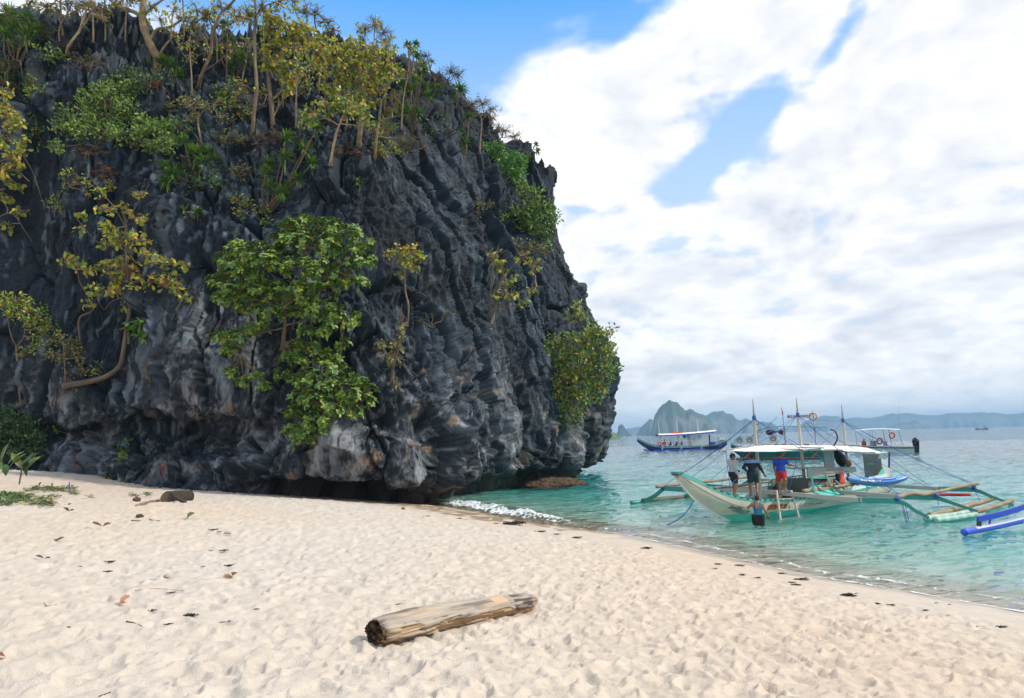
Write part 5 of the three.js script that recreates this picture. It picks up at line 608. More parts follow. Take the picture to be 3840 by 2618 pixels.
  // masts, each a squared post with a slim tip
  for (const [l, y0, y1, dl] of [[2.28, 0.5, 4.78, -0.12], [6.15, 0.3, 4.92, -0.22], [10.75, 0.3, 4.66, -0.14]]) {
    const b = new MB(), a = V(l - dl * 0.5, y0, 0), t = V(l + dl * 0.5, y1 - 0.75, 0); b.bar(a, t, 0.10, 0.10, V(1, 0, 0)); b.build('mast', M.wood, boat);
    new MB().tube([t, V(t.x + dl * 0.05, y1 - 0.4, 0), V(t.x + dl * 0.12, y1, 0)], (u) => lerp(0.055, 0.012, u), 6).build('mast_tip', M.wood, boat);
    new MB().tube([V(t.x, y1 - 0.88, 0), V(t.x, y1 - 0.78, 0), V(t.x, y1 - 0.70, 0)], 0.08, 8).build('rope_lashing', M.rope, boat);
  }
  // awning: a white sheet over a ridge pole, drawn out to poles at its edges
  const key = [[-0.05, 2.74, 0.03, 2.72, -0.03, 2.72], [1.2, 2.80, 0.35, 2.64, -0.6, 2.66], [2.4, 2.86, 0.75, 2.60, -1.2, 2.64], [3.3, 2.85, 1.28, 2.64, -1.4, 2.62], [4.3, 2.82, 1.05, 2.62, -1.3, 2.60], [5.0, 2.80, 1.35, 2.66, -1.45, 2.60], [5.9, 2.78, 1.10, 2.56, -1.3, 2.56], [6.8, 2.75, 1.35, 2.52, -1.45, 2.52], [8.6, 2.70, 1.12, 2.42, -1.3, 2.46], [10.4, 2.63, 1.30, 2.30, -1.4, 2.40], [11.9, 2.57, 1.15, 2.24, -1.3, 2.34], [13.2, 2.48, 1.10, 2.24, -1.2, 2.28]];
  const kf = (u, c) => { const f = u * (key.length - 1), k = Math.min(Math.floor(f), key.length - 2), t = f - k, s = t * t * (3 - 2 * t); return lerp(key[k][c], key[k + 1][c], c === 0 ? t : s); };
  const aw = new MB(); aw.grid(88, 16, (u, v) => { const l = kf(u, 0), yr = kf(u, 1), t = v * 2 - 1, n = t > 0 ? kf(u, 2) * t : -kf(u, 4) * t * -1 * -1, ye = t > 0 ? kf(u, 3) : kf(u, 5), a = Math.abs(t); return [l, lerp(yr, ye, a) - 0.06 * Math.sin(a * 3.14) + 0.015 * n3(l * 3, t * 2, 1), t > 0 ? kf(u, 2) * t : -Math.abs(kf(u, 4)) * a]; }); aw.build('awning', M.tarp, boat);
  new MB().tube([V(-0.55, 2.72, 0), V(2.4, 2.84, 0), V(13.3, 2.45, 0)], 0.035, 6).build('ridge_pole', M.wood, boat);
  for (const [l, n, y] of [[3.3, 1.3, 2.64], [5.0, 1.37, 2.66], [6.8, 1.37, 2.52], [10.4, 1.32, 2.30], [13.2, 1.12, 2.24]]) { new MB().tube([V(l - 0.15, y + 0.02, n + 0.25), V(l + 0.1, y + 0.08, -n)], 0.028, 6).build('awning_pole', M.wood, boat); }
  const flap = new MB(); flap.grid(6, 6, (u, v) => [lerp(12.0, 13.1, u) + 0.3 * v, 2.27 - 0.34 * v - 0.05 * Math.sin(u * 6 + v * 3), 1.1 - 0.25 * v + 0.05 * Math.sin(u * 9)]); flap.build('awning_flap', M.tarp, boat);
  // outriggers
  const arms = [[3.1, 0.78, 5.0, 5.75, 0.2], [6.6, 0.66, 5.2, 6.35, 0.16], [10.9, 0.70, 5.3, 6.2, 0.2]];
  arms.forEach(([l, y, n, nf, yf], k) => {
    new MB().bar(V(l - 0.05, y + 0.16, -1.0), V(l - 0.1, y - 0.02, n - 1.2), 0.13, 0.16).build('outrigger_beam', M.wood, boat);
    new MB().bar(V(l - 0.1, y - 0.02, n - 1.35), V(l, y, n), 0.14, 0.20).build('outrigger_elbow', M.tealDark, boat);
    const c = curve([V(l, y, n - 0.05), V(l + 0.05, y - 0.10, n + 0.25), V(l + 0.15, (y + yf) / 2 - 0.02, (n + nf) / 2 + 0.1), V(l + 0.4, yf, nf + 0.1)], 10), b = new MB(); for (let q = 0; q < c.length - 1; q++) b.bar(c[q], c[q + 1], 0.10, 0.17 - 0.008 * q); b.build('outrigger_arm', M.tealDark, boat);
    new MB().bar(V(l - 0.05, y + 0.16, 1.0), V(l - 0.1, y + 0.08, -4.2), 0.13, 0.14).build('outrigger_beam', M.wood, boat);
    new MB().bar(V(l - 0.1, y + 0.08, -4.1), V(l, y + 0.1, -5.4), 0.13, 0.22).build('outrigger_elbow', M.tealDark, boat);
    const c2 = curve([V(l, y + 0.1, -5.35), V(l + 0.15, 0.5, -6.0), V(l + 0.5, 0.18, -6.9)], 8), b2 = new MB(); for (let q = 0; q < c2.length - 1; q++) b2.bar(c2[q], c2[q + 1], 0.10, 0.16); b2.build('outrigger_arm', M.tealDark, boat);
    for (const nn of [n, -5.35]) new MB().tube([V(l - 0.12, y + 0.06, nn), V(l, y + 0.1, nn), V(l + 0.12, y + 0.06, nn)], 0.082, 8).build('rope_lashing', M.rope, boat);
  });
  const bam = (pts, r, name = 'bamboo_pole', mat = M.bamboo) => { const c = curve(pts, 30), b = new MB(); b.tube(c, (t) => r * (1 + 0.09 * (Math.abs(Math.sin(t * 22)) > 0.985 ? 1 : 0) - 0.15 * t), 9, true, 0.1); return b.build(name, mat, boat); };
  bam([V(3.1, 0.92, 5.0), V(4.4, 0.98, 5.1), V(5.6, 0.84, 5.0), V(7.2, 0.88, 5.2), V(9.2, 0.92, 5.25), V(11.2, 0.94, 5.4)], 0.078, 'side_spar');
  bam([V(2.6, 0.98, -5.4), V(6, 0.98, -5.35), V(11.4, 1.0, -5.4)], 0.08, 'side_spar'); bam([V(2.0, 0.95, -3.0), V(5, 0.97, -2.6), V(9, 1.0, -2.6)], 0.07, 'side_spar');
  bam([V(3.6, 0.96, 1.18), V(5.5, 0.90, 1.15), V(7.4, 0.93, 1.18), V(9.3, 1.02, 1.12)], 0.085); bam([V(6.0, 0.98, 1.4), V(7.5, 1.0, 1.5), V(9.2, 1.05, 1.55)], 0.07);
  bam([V(4.5, 0.16, 5.55), V(6.2, 0.18, 5.65), V(8.6, 0.22, 5.72), V(10.6, 0.26, 5.8), V(12.0, 0.30, 5.78)], 0.11, 'float'); bam([V(5.6, 0.09, 6.1), V(8, 0.10, 6.25), V(10.5, 0.13, 6.3), V(12.6, 0.16, 6.28)], 0.105, 'float', M.bamboo);
  bam([V(4.1, 0.05, 5.85), V(5.4, 0.05, 6.2), V(6.6, 0.08, 6.5)], 0.115, 'float', M.paleTeal); bam([V(3.9, 0.12, 5.62), V(5.2, 0.12, 5.95), V(6.5, 0.16, 6.25)], 0.115, 'float', M.paleTeal);
  bam([V(4.0, 0.12, -7.35), V(6, 0.12, -7.0), V(9, 0.12, -6.9), V(12, 0.2, -6.8)], 0.13, 'float', std(lin(0.16, 0.17, 0.12), 0.7, { map: BARKTEX })); bam([V(3.4, 0.06, -7.6), V(5.6, 0.05, -7.2), V(8, 0.05, -7.05)], 0.11, 'float', M.tealDark);
  bam([V(6.8, 0.62, 2.0), V(8, 0.60, 3.4), V(9.3, 0.60, 5.6)], 0.07, 'red_pole', M.red);
  // rigging
  const rope = (a, b, r = 0.0095) => { const m = a.clone().lerp(b, 0.5); m.y -= 0.02 * a.distanceTo(b); new MB().tube(curve([a, m, b], 8), r, 5).build('rope', M.rope, boat); };
  const m1 = V(2.22, 3.95, 0), m2 = V(6.05, 4.1, 0), m3 = V(10.68, 3.85, 0);
  rope(m1, V(-0.1, 2.75, 0)); rope(V(-0.1, 2.72, 0), V(-2.7, 1.82, 0.1)); rope(V(-0.1, 2.72, 0), V(-0.05, 0.95, 0.1), 0.01); rope(m1, V(3.2, 0.95, 5.05)); rope(m1, V(3.3, 2.68, 1.35)); rope(m2, V(3.3, 0.95, 5.05)); rope(m2, V(7.0, 0.85, 5.1)); rope(m2, V(2.3, 2.9, 0)); rope(m2, V(5.0, 2.7, 1.37)); rope(m2, V(2.4, 2.7, -1.2)); rope(m2, m3); rope(m2, V(6.8, 2.55, 1.37)); rope(m3, V(10.8, 0.9, 5.3)); rope(m3, V(7.1, 0.85, 5.1)); rope(m3, V(13.2, 2.3, 1.1)); rope(m3, V(8.0, 2.7, 0)); rope(m3, V(10.9, 0.95, 5.3)); rope(V(13.2, 2.28, 1.1), V(10.9, 0.95, 5.35)); rope(V(6.8, 2.5, 1.37), V(3.3, 0.95, 5.1));
  for (const [l, y] of [[3.2, 1.0], [7, 0.98], [10.8, 1.0]]) { rope(m1.clone().lerp(m2, (l - 3) / 8), V(l, y, -5.4)); } rope(m1, V(3.2, 1.0, -5.4)); rope(V(-2.4, 1.7, 0.15), V(3.2, 1.0, -5.4)); rope(V(-2.0, 1.55, 0.2), V(4.4, 1.0, -5.4)); rope(V(-1.2, 1.25, 0.3), V(2.4, 2.66, -1.2)); rope(V(-0.9, 1.2, 0.3), V(5.0, 2.62, -1.4)); rope(V(3.3, 2.62, 1.3), V(2.9, 0.9, 0.9), 0.012);
  rope(V(13.2, 2.24, 1.1), V(13.25, 1.5, 1.0), 0.05); for (const q of [0, 0.12, 0.3]) rope(V(3.2 + q, 0.72, 5.08), V(3.3 + q, -0.35, 5.2), 0.012); rope(V(6.8, 0.9, 5.1), V(6.85, 0.35, 5.15), 0.014); rope(V(10.7, 0.8, 5.35), V(10.8, 0.25, 5.5), 0.010); rope(V(3.0, 0.95, 0.95), V(3.0, 0.55, 1.0), 0.03);
  // lettering on the bow
  const skinDecal = (l0, l1, f0, f1, tx) => { const b = new MB(); b.grid(24, 8, (u, v) => { const l = lerp(l0, l1, u), p = hullP(l, lerp(f0(l), f1(l), v), 1); return [p.x, p.y, p.z + (f1(l) > 0.62 ? 0.040 : 0.026), u, v]; }); b.build('lettering', new THREE.MeshStandardMaterial({ map: tx, transparent: true, roughness: 0.5 }), boat); };
  skinDecal(-0.85, 0.40, () => 0.30, () => 0.615, canvasTex(512, 256, (g, w, h) => { g.clearRect(0, 0, w, h); g.strokeStyle = g.fillStyle = '#07555c'; g.font = 'italic bold 150px serif'; g.textAlign = 'center'; g.fillText('Jemzy', w * 0.52, 165); g.strokeText('Jemzy', w * 0.52, 165); g.lineWidth = 18; g.beginPath(); g.moveTo(40, 190); g.quadraticCurveTo(180, 60, 300, 62); g.moveTo(150, 205); g.quadraticCurveTo(300, 178, 430, 198); g.moveTo(210, 34); g.quadraticCurveTo(260, 16, 320, 36); g.moveTo(440, 60); g.lineTo(470, 85); g.lineTo(500, 58); g.stroke(); g.fillStyle = '#b33a2c'; g.font = 'bold 30px serif'; g.fillText('Treasury of Travel', w * 0.46, 238); }));
  skinDecal(1.0, 3.1, () => 0.60, () => 0.86, canvasTex(768, 192, (g, w, h) => { g.clearRect(0, 0, w, h); g.font = 'italic 900 150px sans-serif'; g.textAlign = 'center'; g.lineWidth = 22; g.strokeStyle = '#20262a'; g.strokeText('JEMZ 2', w / 2 + 6, 152); g.lineWidth = 12; g.strokeStyle = '#d8a63c'; g.strokeText('JEMZ 2', w / 2, 146); g.fillStyle = '#7c2018'; g.fillText('JEMZ 2', w / 2, 146); }));
  skinDecal(0.78, 1.35, () => 0.84, () => 0.95, canvasTex(256, 64, (g, w, h) => { g.clearRect(0, 0, w, h); g.font = 'italic bold 52px serif'; g.fillStyle = '#223a44'; g.textAlign = 'center'; g.fillText('SHIRON', w / 2, 50); }));
  skinDecal(3.6, 6.3, () => 0.62, () => 0.80, canvasTex(512, 96, (g, w, h) => { g.clearRect(0, 0, w, h); g.strokeStyle = '#2d6a66'; g.lineWidth = 9; g.beginPath(); g.moveTo(20, 50); g.bezierCurveTo(120, 10, 200, 20, 260, 40); g.moveTo(40, 70); g.bezierCurveTo(160, 40, 300, 80, 480, 30); g.moveTo(300, 40); g.lineTo(420, 70); g.stroke(); }));
  boat.updateMatrixWorld(true);
}
const onBoat = (l, y, n) => boat.localToWorld(V(l, y, n));
// mooring line from the bow to the bottom
tag(put('mooring_rope', new MB().tube(curve([onBoat(-2.2, 1.2, 0.1), onLevel(2600, 1880, 0.55).lerp(onBoat(-2.2, 1.2, 0.1), 0.3), onLevel(2560, 1935, 0.25), onLevel(2510, 1965, 0.06), onLevel(2465, 1979, -0.04)], 20), 0.022, 6).geo(), M.rope), 'blue mooring rope sagging from the bow of the white outrigger boat into the shallows', 'rope');
// ladder
{ const g = thing('ladder', 'worn white wooden ladder hooked on the side of the white outrigger boat', 'ladder', onBoat(1.6, 0, 1.25)); g.rotation.y = BTH; const a = V(0.38, 1.08, -0.35), c = V(1.55, 1.0, -0.35), a2 = V(-0.1, -0.15, 0.0), c2 = V(0.95, -0.2, 0.28);
  new MB().bar(a2, a, 0.10, 0.05, V(0, 0, 1)).build('rail', M.wood, g); new MB().bar(c2, c, 0.10, 0.05, V(0, 0, 1)).build('rail', M.wood, g); for (const t of [0.12, 0.42, 0.74]) new MB().bar(a2.clone().lerp(a, t), c2.clone().lerp(c, t), 0.12, 0.035).build('rung', M.wood, g); }
// kayak lying across the bamboo
{ const p0 = onBoat(7.44, 1.16, 1.5), p1 = onBoat(9.35, 1.06, 3.05), g = thing('kayak', 'sky blue plastic kayak lying on the bamboo poles beside the boat', 'kayak', p0.clone().lerp(p1, 0.5)), dir = p1.clone().sub(p0), L = dir.length() + 0.25; g.rotation.y = Math.atan2(-dir.z, dir.x);
  const blue = std(lin(0.12, 0.29, 0.70), 0.35), b = new MB(), prof = (u) => Math.pow(Math.sin(Math.PI * clamp(u * 0.94 + 0.03, 0, 1)), 0.55);
  b.grid(36, 20, (u, v) => { const w = 0.38 * prof(u), a = v * 6.2832, s = Math.sin(a), c = Math.cos(a), rock = 0.16 * (2 * u - 1) ** 2; let y = s > 0 ? 0.13 * s : 0.22 * s; if (s > 0.3 && u > 0.22 && u < 0.80) y -= 0.14 * smoothstep(s, 0.3, 0.75) * smoothstep(u, 0.22, 0.3) * (1 - smoothstep(u, 0.72, 0.80)); return [(u - 0.5) * L, y * (0.35 + 0.65 * prof(u)) + rock, c * w]; }); b.build('hull', blue, g);
  for (let k = 0; k < 5; k++) new MB().bar(V(0.10 + k * 0.10, 0.07, -0.30), V(0.10 + k * 0.10, 0.07, 0.30), 0.05, 0.06).build('foot_rest', blue, g);
  const rim = new MB(); rim.tube(Array.from({ length: 25 }, (_, k) => { const a = k / 24 * 6.283; return V(0.03 + Math.cos(a) * 0.78, 0.135 + 0.03 * Math.cos(a * 2), Math.sin(a) * 0.29); }), 0.025, 6, false); rim.build('cockpit_rim', std(lin(0.30, 0.48, 0.80), 0.4), g);
  const tx = canvasTex(256, 96, (c, w, h) => { c.clearRect(0, 0, w, h); c.font = '900 84px sans-serif'; c.textAlign = 'center'; c.lineWidth = 8; c.strokeStyle = '#6b6f78'; c.strokeText('MM-1', w / 2 + 3, 78); c.fillStyle = '#fbfbf4'; c.fillText('MM-1', w / 2, 76); });
  const d = new MB(); d.grid(10, 4, (u, v) => { const U = lerp(0.14, 0.52, u), a = lerp(-0.30, 0.62, v), w = 0.38 * prof(U), s = Math.sin(a), y = (s > 0 ? 0.13 * s : 0.22 * s) * (0.35 + 0.65 * prof(U)) + 0.16 * (2 * U - 1) ** 2; return [(U - 0.5) * L, y + 0.008, Math.cos(a) * w + 0.008, u, v]; }); d.build('lettering', new THREE.MeshStandardMaterial({ map: tx, transparent: true, roughness: 0.5 }), g); }
// life vests on the coaming
for (const [l, n, y, label, strap] of [[6.45, 1.02, 0.98, 'orange life vest with dark straps hanging on the boat side, left of its pair', 1], [7.75, 0.98, 1.16, 'red orange life vest with a black back hanging nearest the kayak', 0]]) {
  const g = thing('life_vest', label, 'life vest', onBoat(l, y, n)); g.rotation.y = BTH - 0.2; const b = new MB(); b.grid(10, 10, (u, v) => { const a = (u - 0.5), w = 0.25 * (1 - 0.35 * Math.pow(v, 3)); return [a * 2 * w + 0.12 * (v - 0.5), (v - 0.45) * 0.62, 0.10 * Math.cos(a * 3) + 0.03 * Math.sin(v * 6)]; }); b.grid(10, 10, (u, v) => { const a = (0.5 - u), w = 0.25 * (1 - 0.35 * Math.pow(v, 3)); return [a * 2 * w + 0.12 * (v - 0.5), (v - 0.45) * 0.62, -0.02 + 0.02 * Math.cos(a * 3)]; }); b.build('foam_panel', std(strap ? lin(0.80, 0.26, 0.14) : lin(0.72, 0.07, 0.04), 0.7), g);
  if (strap) { for (const q of [-0.14, 0, 0.14]) new MB().bar(V(-0.22, q, 0.12), V(0.24, q + 0.05, 0.12), 0.02, 0.025).build('strap', M.black, g); for (const q of [-0.1, 0.1]) new MB().bar(V(q - 0.05, -0.27, 0.12), V(q + 0.05, 0.3, 0.13), 0.025, 0.02, V(0, 0, 1)).build('strap', M.black, g); } else new MB().box(-0.20, 0.05, -0.02, 0.14, 0.5, 0.16).build('back_panel', M.black, g); }
// a folding bench frame leaning against the coaming
{ const g = thing('folding_frame', 'turquoise wooden rack leaning against the side of the outrigger boat', 'rack', onBoat(4.9, 0.92, 1.25)); g.rotation.y = BTH; const br = (a, b, w = 0.06) => new MB().bar(a, b, w, w * 0.7).build('slat', M.tealDark, g);
  br(V(-0.7, -0.05, 0.1), V(0.15, 0.75, -0.35), 0.08); br(V(0.9, -0.25, 0.3), V(1.5, 0.55, -0.35), 0.08); br(V(2.0, -0.1, 0.2), V(2.3, 0.25, -0.3), 0.07); br(V(-0.7, -0.05, 0.1), V(-0.1, -0.30, 0.5)); br(V(-0.1, 0.0, -0.1), V(0.9, -0.25, 0.35)); br(V(0.2, 0.02, -0.1), V(0.8, -0.3, 0.35)); br(V(0.7, 0.08, -0.15), V(1.6, -0.3, 0.3)); br(V(-0.1, 0.25, -0.1), V(0.1, -0.05, 0.05)); new MB().box(0.4, -0.12, 0.10, 1.7, 0.02, 0.5, new THREE.Matrix4().makeRotationX(0.5)).build('board', M.teal, g); }
// bags on the bench
for (const [l, n, y, s, c, label] of [[3.6, 0.1, 0.86, 0.34, M.black, 'black bag heaped on the outrigger boat between the standing men'], [3.2, 0.2, 0.74, 0.2, std(lin(0.25, 0.16, 0.12), 0.9), 'brown patterned bundle in front of the black bag on the boat'], [4.0, -0.2, 0.92, 0.22, std(lin(0.14, 0.05, 0.04), 0.8), 'dark red brown bag behind the black bag on the boat']]) { const q = new THREE.IcosahedronGeometry(1, 4), p = q.attributes.position; for (let i = 0; i < p.count; i++) { const x = p.getX(i), y2 = p.getY(i), z = p.getZ(i), k = 1 + 0.35 * n3(x * 1.6 + l, y2 * 1.6, z * 1.6) + 0.1 * n3(x * 5, y2 * 5, z * 5); p.setXYZ(i, x * k * 1.2, Math.max(y2 * k * 0.85, -0.55), z * k); } q.computeVertexNormals(); const g = thing('bag', label, 'bag', onBoat(l, y, n)); const m = put('sack', q, c, g); m.scale.setScalar(s); new MB().tube(curve([V(-s * 0.5, s * 0.5, 0), V(0, s * 1.15, 0.05), V(s * 0.5, s * 0.5, 0)], 8), 0.015, 5).build('handle', c, g); }

// ---------------------------------------------------------------- the other boats
function slimHull(b, L, beam, keel, sheer, n = 28) { // pointed at both ends; sheer(u), keel(u)
  for (const sd of [1, -1]) b.grid(n, 6, (u, v) => { const w = beam * Math.pow(Math.sin(Math.PI * clamp(0.03 + u * 0.94, 0, 1)), 0.6), y = lerp(keel(u), sheer(u), v); return [(u - 0.5) * L, y, sd * Math.max(0.02, w * Math.pow(v, 0.6))]; }); return b; }
function ring(name, mat, R, r, parent, pos, rx = 0, ry = 0) { const m = put(name, new THREE.TorusGeometry(R, r, 8, 20), mat, parent); m.position.copy(pos); m.rotation.set(rx, ry, 0); return m; }
{ // tour boat with the blue hull and the long white roof
  const a = onLevel(2398, 1688, 0), e = onLevel(2700, 1678, 0), L = 19.5, dir = V(0.995, 0, -0.10), c = onLevel(2560, 1688, 0), g = thing('outrigger_boat', 'blue and white tour boat with a long roof, passing farther out left of the masts', 'boat', c); g.rotation.y = Math.atan2(-dir.z, dir.x);
  const sh = (u) => 0.95 + 1.9 * Math.pow(Math.max(0, 0.28 - u) / 0.28, 1.7) + 1.2 * Math.pow(Math.max(0, u - 0.72) / 0.28, 1.5), kl = (u) => -0.5 + 2.5 * Math.pow(Math.max(0, 0.22 - u) / 0.22, 1.5) + 1.3 * Math.pow(Math.max(0, u - 0.85) / 0.15, 1.5);
  slimHull(new MB(), L, 1.1, kl, (u) => Math.max(kl(u) + 0.03, sh(u) - 0.42)).build('hull', M.navy, g); { const b = new MB(); for (const sd of [1, -1]) b.grid(28, 2, (u, v) => { const w = 1.1 * Math.pow(Math.sin(Math.PI * clamp(0.03 + u * 0.94, 0, 1)), 0.6) * 1.01; return [(u - 0.5) * L, lerp(sh(u) - 0.42, sh(u), v), sd * w]; }); b.build('gunwale', std(lin(0.25, 0.36, 0.36), 0.6), g); }
  new MB().grid(20, 2, (u, v) => [lerp(-0.44, 0.44, u) * L, 0.75 + 0.2 * Math.abs(u - 0.5), lerp(-0.95, 0.95, v)]).build('deck', M.white, g);
  const yr = (u) => 3.55 + 0.55 * u * u; { const b = new MB(); b.grid(20, 6, (u, v) => [lerp(-5.4, 7.2, u), yr(u) - 0.28 * (2 * v - 1) ** 2, lerp(-1.5, 1.5, v)]); b.grid(20, 6, (u, v) => [lerp(-5.4, 7.2, u), yr(u) - 0.05 - 0.28 * (2 * v - 1) ** 2, lerp(1.5, -1.5, v)]); b.build('roof', M.white, g); }
  for (const sd of [1, -1]) { const b = new MB(); b.grid(44, 2, (u, v) => [lerp(-5.4, 7.2, u), yr(u) - 0.27 - 0.2 * v * (1 + 0.4 * Math.sin(u * 70)), sd * 1.53]); b.build('roof_valance', M.blue, g); }
  for (let k = 0; k < 9; k++) for (const sd of [1, -1]) new MB().bar(V(-4.8 + k * 1.15, 1.0, sd * 1.1), V(-5.1 + k * 1.15 - 0.35, 3.3, sd * 1.4), 0.06, 0.06).build('stanchion', M.white, g);
  { const b = new MB(); b.hexa([V(1.8, 0.8, 1.15), V(5.4, 0.9, 1.15), V(5.4, 0.9, -1.15), V(1.8, 0.8, -1.15), V(1.3, 3.4, 1.4), V(5.3, 3.6, 1.4), V(5.3, 3.6, -1.4), V(1.3, 3.4, -1.4)]); b.build('cabin', M.white, g); }
  new MB().box(5.55, 2.0, 1.18, 0.35, 2.2, 0.08).build('doorway', M.navy, g); new MB().box(6.2, 1.35, 0.9, 1.2, 0.5, 0.5).build('blue_box', M.blue, g); new MB().face([V(1.75, 3.0, 1.41), V(1.75, 2.4, 1.33), V(2.2, 1.8, 1.28), V(2.6, 2.2, 1.31), V(2.6, 3.0, 1.41)]).build('window', std(lin(0.45, 0.52, 0.52), 0.2), g); { const m = put('round_emblem', new THREE.CylinderGeometry(0.42, 0.42, 0.03, 20), std(lin(0.08, 0.36, 0.50), 0.5), g); m.rotation.x = Math.PI / 2 - 0.1; m.position.set(3.3, 2.75, 1.40); }
  for (const sd of [1, -1]) { new MB().tube([V(-4.8, 1.9, sd * 1.2), V(1.7, 1.9, sd * 1.25)], 0.04, 5).build('rail', M.white, g); }
  for (const [x, h] of [[-4.9, 6.0], [-0.9, 6.35], [3.6, 6.5]]) new MB().tube([V(x + 0.15, 0.8, 0), V(x - 0.1, h, 0)], (t) => lerp(0.12, 0.05, t), 6).build('mast', M.white, g);
  { const b = new MB(); b.box(-1.4, 3.78, 0, 1.5, 0.28, 1.0); b.box(-0.3, 3.75, 0.2, 0.7, 0.2, 0.8); b.build('roof_load', M.orange, g); }
  for (const [x, h] of [[-0.05, 2.9], [0.15, 2.8]]) new MB().box(x, h, 1.3, 0.4, 0.6, 0.12).build('hanging_cloth', x < 0.1 ? M.red : M.navy, g);
  new MB().box(8.6, 2.25, 0, 1.3, 0.6, 1.4).build('stern_box', M.white, g);
  for (const sd of [1, -1]) { new MB().tube(curve([V(-7.5, 0.16, sd * 3.4), V(-2, 0.12, sd * 3.5), V(3.5, 0.16, sd * 3.4)], 10), 0.13, 6).build('float', M.blue, g); for (const x of [-5.5, -1.5, 2.8]) { new MB().bar(V(x + 0.6, 1.05, 0), V(x + 0.5, 1.05, sd * 2.6), 0.12, 0.14).build('outrigger_beam', M.white, g); new MB().bar(V(x + 0.5, 1.05, sd * 2.6), V(x, 0.2, sd * 3.4), 0.14, 0.18).build('outrigger_arm', std(lin(0.15, 0.32, 0.62), 0.5), g); } }
  new MB().tube(curve([V(-9.3, 2.6, 0), V(-8.8, 1.2, 0.1), V(-7.6, 0, 0.2)], 8), 0.03, 4).build('bow_rope', M.brown, g);
  g.updateMatrixWorld(true);
  [[-5.35, 'left'], [-4.35, 'right']].forEach(([x, w], k) => { const q = thing('life_ring', `red life ring on the rail of the blue tour boat, ${k ? 'second' : 'first'} from its bow`, 'life ring', g.localToWorld(V(x, 1.45, 1.32))); q.rotation.y = g.rotation.y; ring('ring', M.red, 0.36, 0.11, q, V(0, 0, 0)); ring('rope_loop', M.white, 0.46, 0.02, q, V(0, 0, 0)); });
  var tourBoat = g;
}
{ // maroon and green boat behind the awning
  const c = onLevel(2925, 1722, 0), g = thing('outrigger_boat', 'maroon and green outrigger boat anchored behind the awning of the white boat', 'boat', c), dir = V(0.93, 0, 0.36); g.rotation.y = Math.atan2(-dir.z, dir.x); const L = 11.5;
  const sh = (u) => 1.15 + 1.0 * Math.pow(Math.max(0, 0.3 - u) / 0.3, 1.6) + 0.5 * Math.pow(Math.max(0, u - 0.75) / 0.25, 1.3), kl = (u) => -0.5 + 1.8 * Math.pow(Math.max(0, 0.25 - u) / 0.25, 1.5);
  slimHull(new MB(), L, 1.05, kl, (u) => sh(u) - 0.2).build('hull', M.green, g); { const b = new MB(); for (const sd of [1, -1]) b.grid(12, 4, (u, v) => { const U = lerp(0.7, 1, u), w = 1.05 * Math.pow(Math.sin(Math.PI * clamp(0.03 + U * 0.94, 0, 1)), 0.6), y = lerp(kl(U), sh(U), v); return [(U - 0.5) * L, y, sd * (Math.max(0.02, w * Math.pow(v, 0.6)) + 0.015)]; }); b.build('stern_panel', M.maroon, g); }
  { const b = new MB(); for (const sd of [1, -1]) b.grid(24, 1, (u, v) => { const w = 1.06 * Math.pow(Math.sin(Math.PI * clamp(0.03 + u * 0.94, 0, 1)), 0.6); return [(u - 0.5) * L, lerp(sh(u) - 0.2, sh(u), v), sd * w]; }); b.build('gunwale', M.white, g); }
  new MB().grid(12, 2, (u, v) => [lerp(-0.42, 0.45, u) * L, 0.95, lerp(-0.9, 0.9, v)]).build('deck', M.wood, g);
  { const b = new MB(); b.box(-0.6, 1.5, 0.75, 3.0, 0.75, 0.06); b.box(2.2, 1.5, 0.75, 2.6, 0.6, 0.06); b.build('side_wall', M.maroon, g); } for (let k = 0; k < 6; k++) new MB().box(-1.6 + k * 0.85, 1.65, 0.79, 0.5, 0.36, 0.03).build('window', M.white, g);
  { const b = new MB(); b.grid(20, 4, (u, v) => [lerp(-3.2, 5.6, u), 3.55 + 0.10 * Math.sin(u * 6) + 0.55 * Math.sin(u * 2.6) - 0.1 * (2 * v - 1) ** 2 - (u < 0.12 ? (0.12 - u) * 5 : 0), lerp(-1.2, 1.2, v)]); b.build('awning', std(lin(0.03, 0.12, 0.10), 0.7, { side: THREE.DoubleSide }), g); }
  for (const [x, h] of [[-2.5, 5.7], [0.7, 6.4], [4.2, 5.9]]) { new MB().tube([V(x + 0.1, 0.9, 0), V(x, h - 0.9, 0)], 0.09, 6).build('mast', M.white, g); new MB().tube([V(x, h - 0.9, 0), V(x - 0.1, h, 0)], (t) => lerp(0.09, 0.03, t), 6).build('mast_tip', M.red, g); }
  const sg = (t, c2) => canvasTex(128, 128, (q, w, h) => { q.fillStyle = '#e9e7e0'; q.fillRect(0, 0, w, h); q.strokeStyle = c2; q.lineWidth = 12; q.beginPath(); q.arc(64, 60, 40, 0, 7); q.stroke(); q.lineWidth = 9; q.beginPath(); q.moveTo(40, 70); q.lineTo(64, 36); q.lineTo(88, 70); q.moveTo(36, 60); q.lineTo(92, 60); q.stroke(); });
  [[-4.6, 2.45, '#30343a'], [-3.4, 2.45, '#8f2a3a'], [-0.6, 2.55, '#9a2430']].forEach(([x, y, c2]) => { new MB().box(x, y, 0.88, 1.0, 0.98, 0.05).build('sign_board', M.white, g); new MB().grid(1, 1, (u, v) => [x + (u - 0.5) * 0.96, y + (v - 0.5) * 0.94, 0.91]).build('sign_print', new THREE.MeshStandardMaterial({ map: sg('', c2), roughness: 0.6 }), g); });
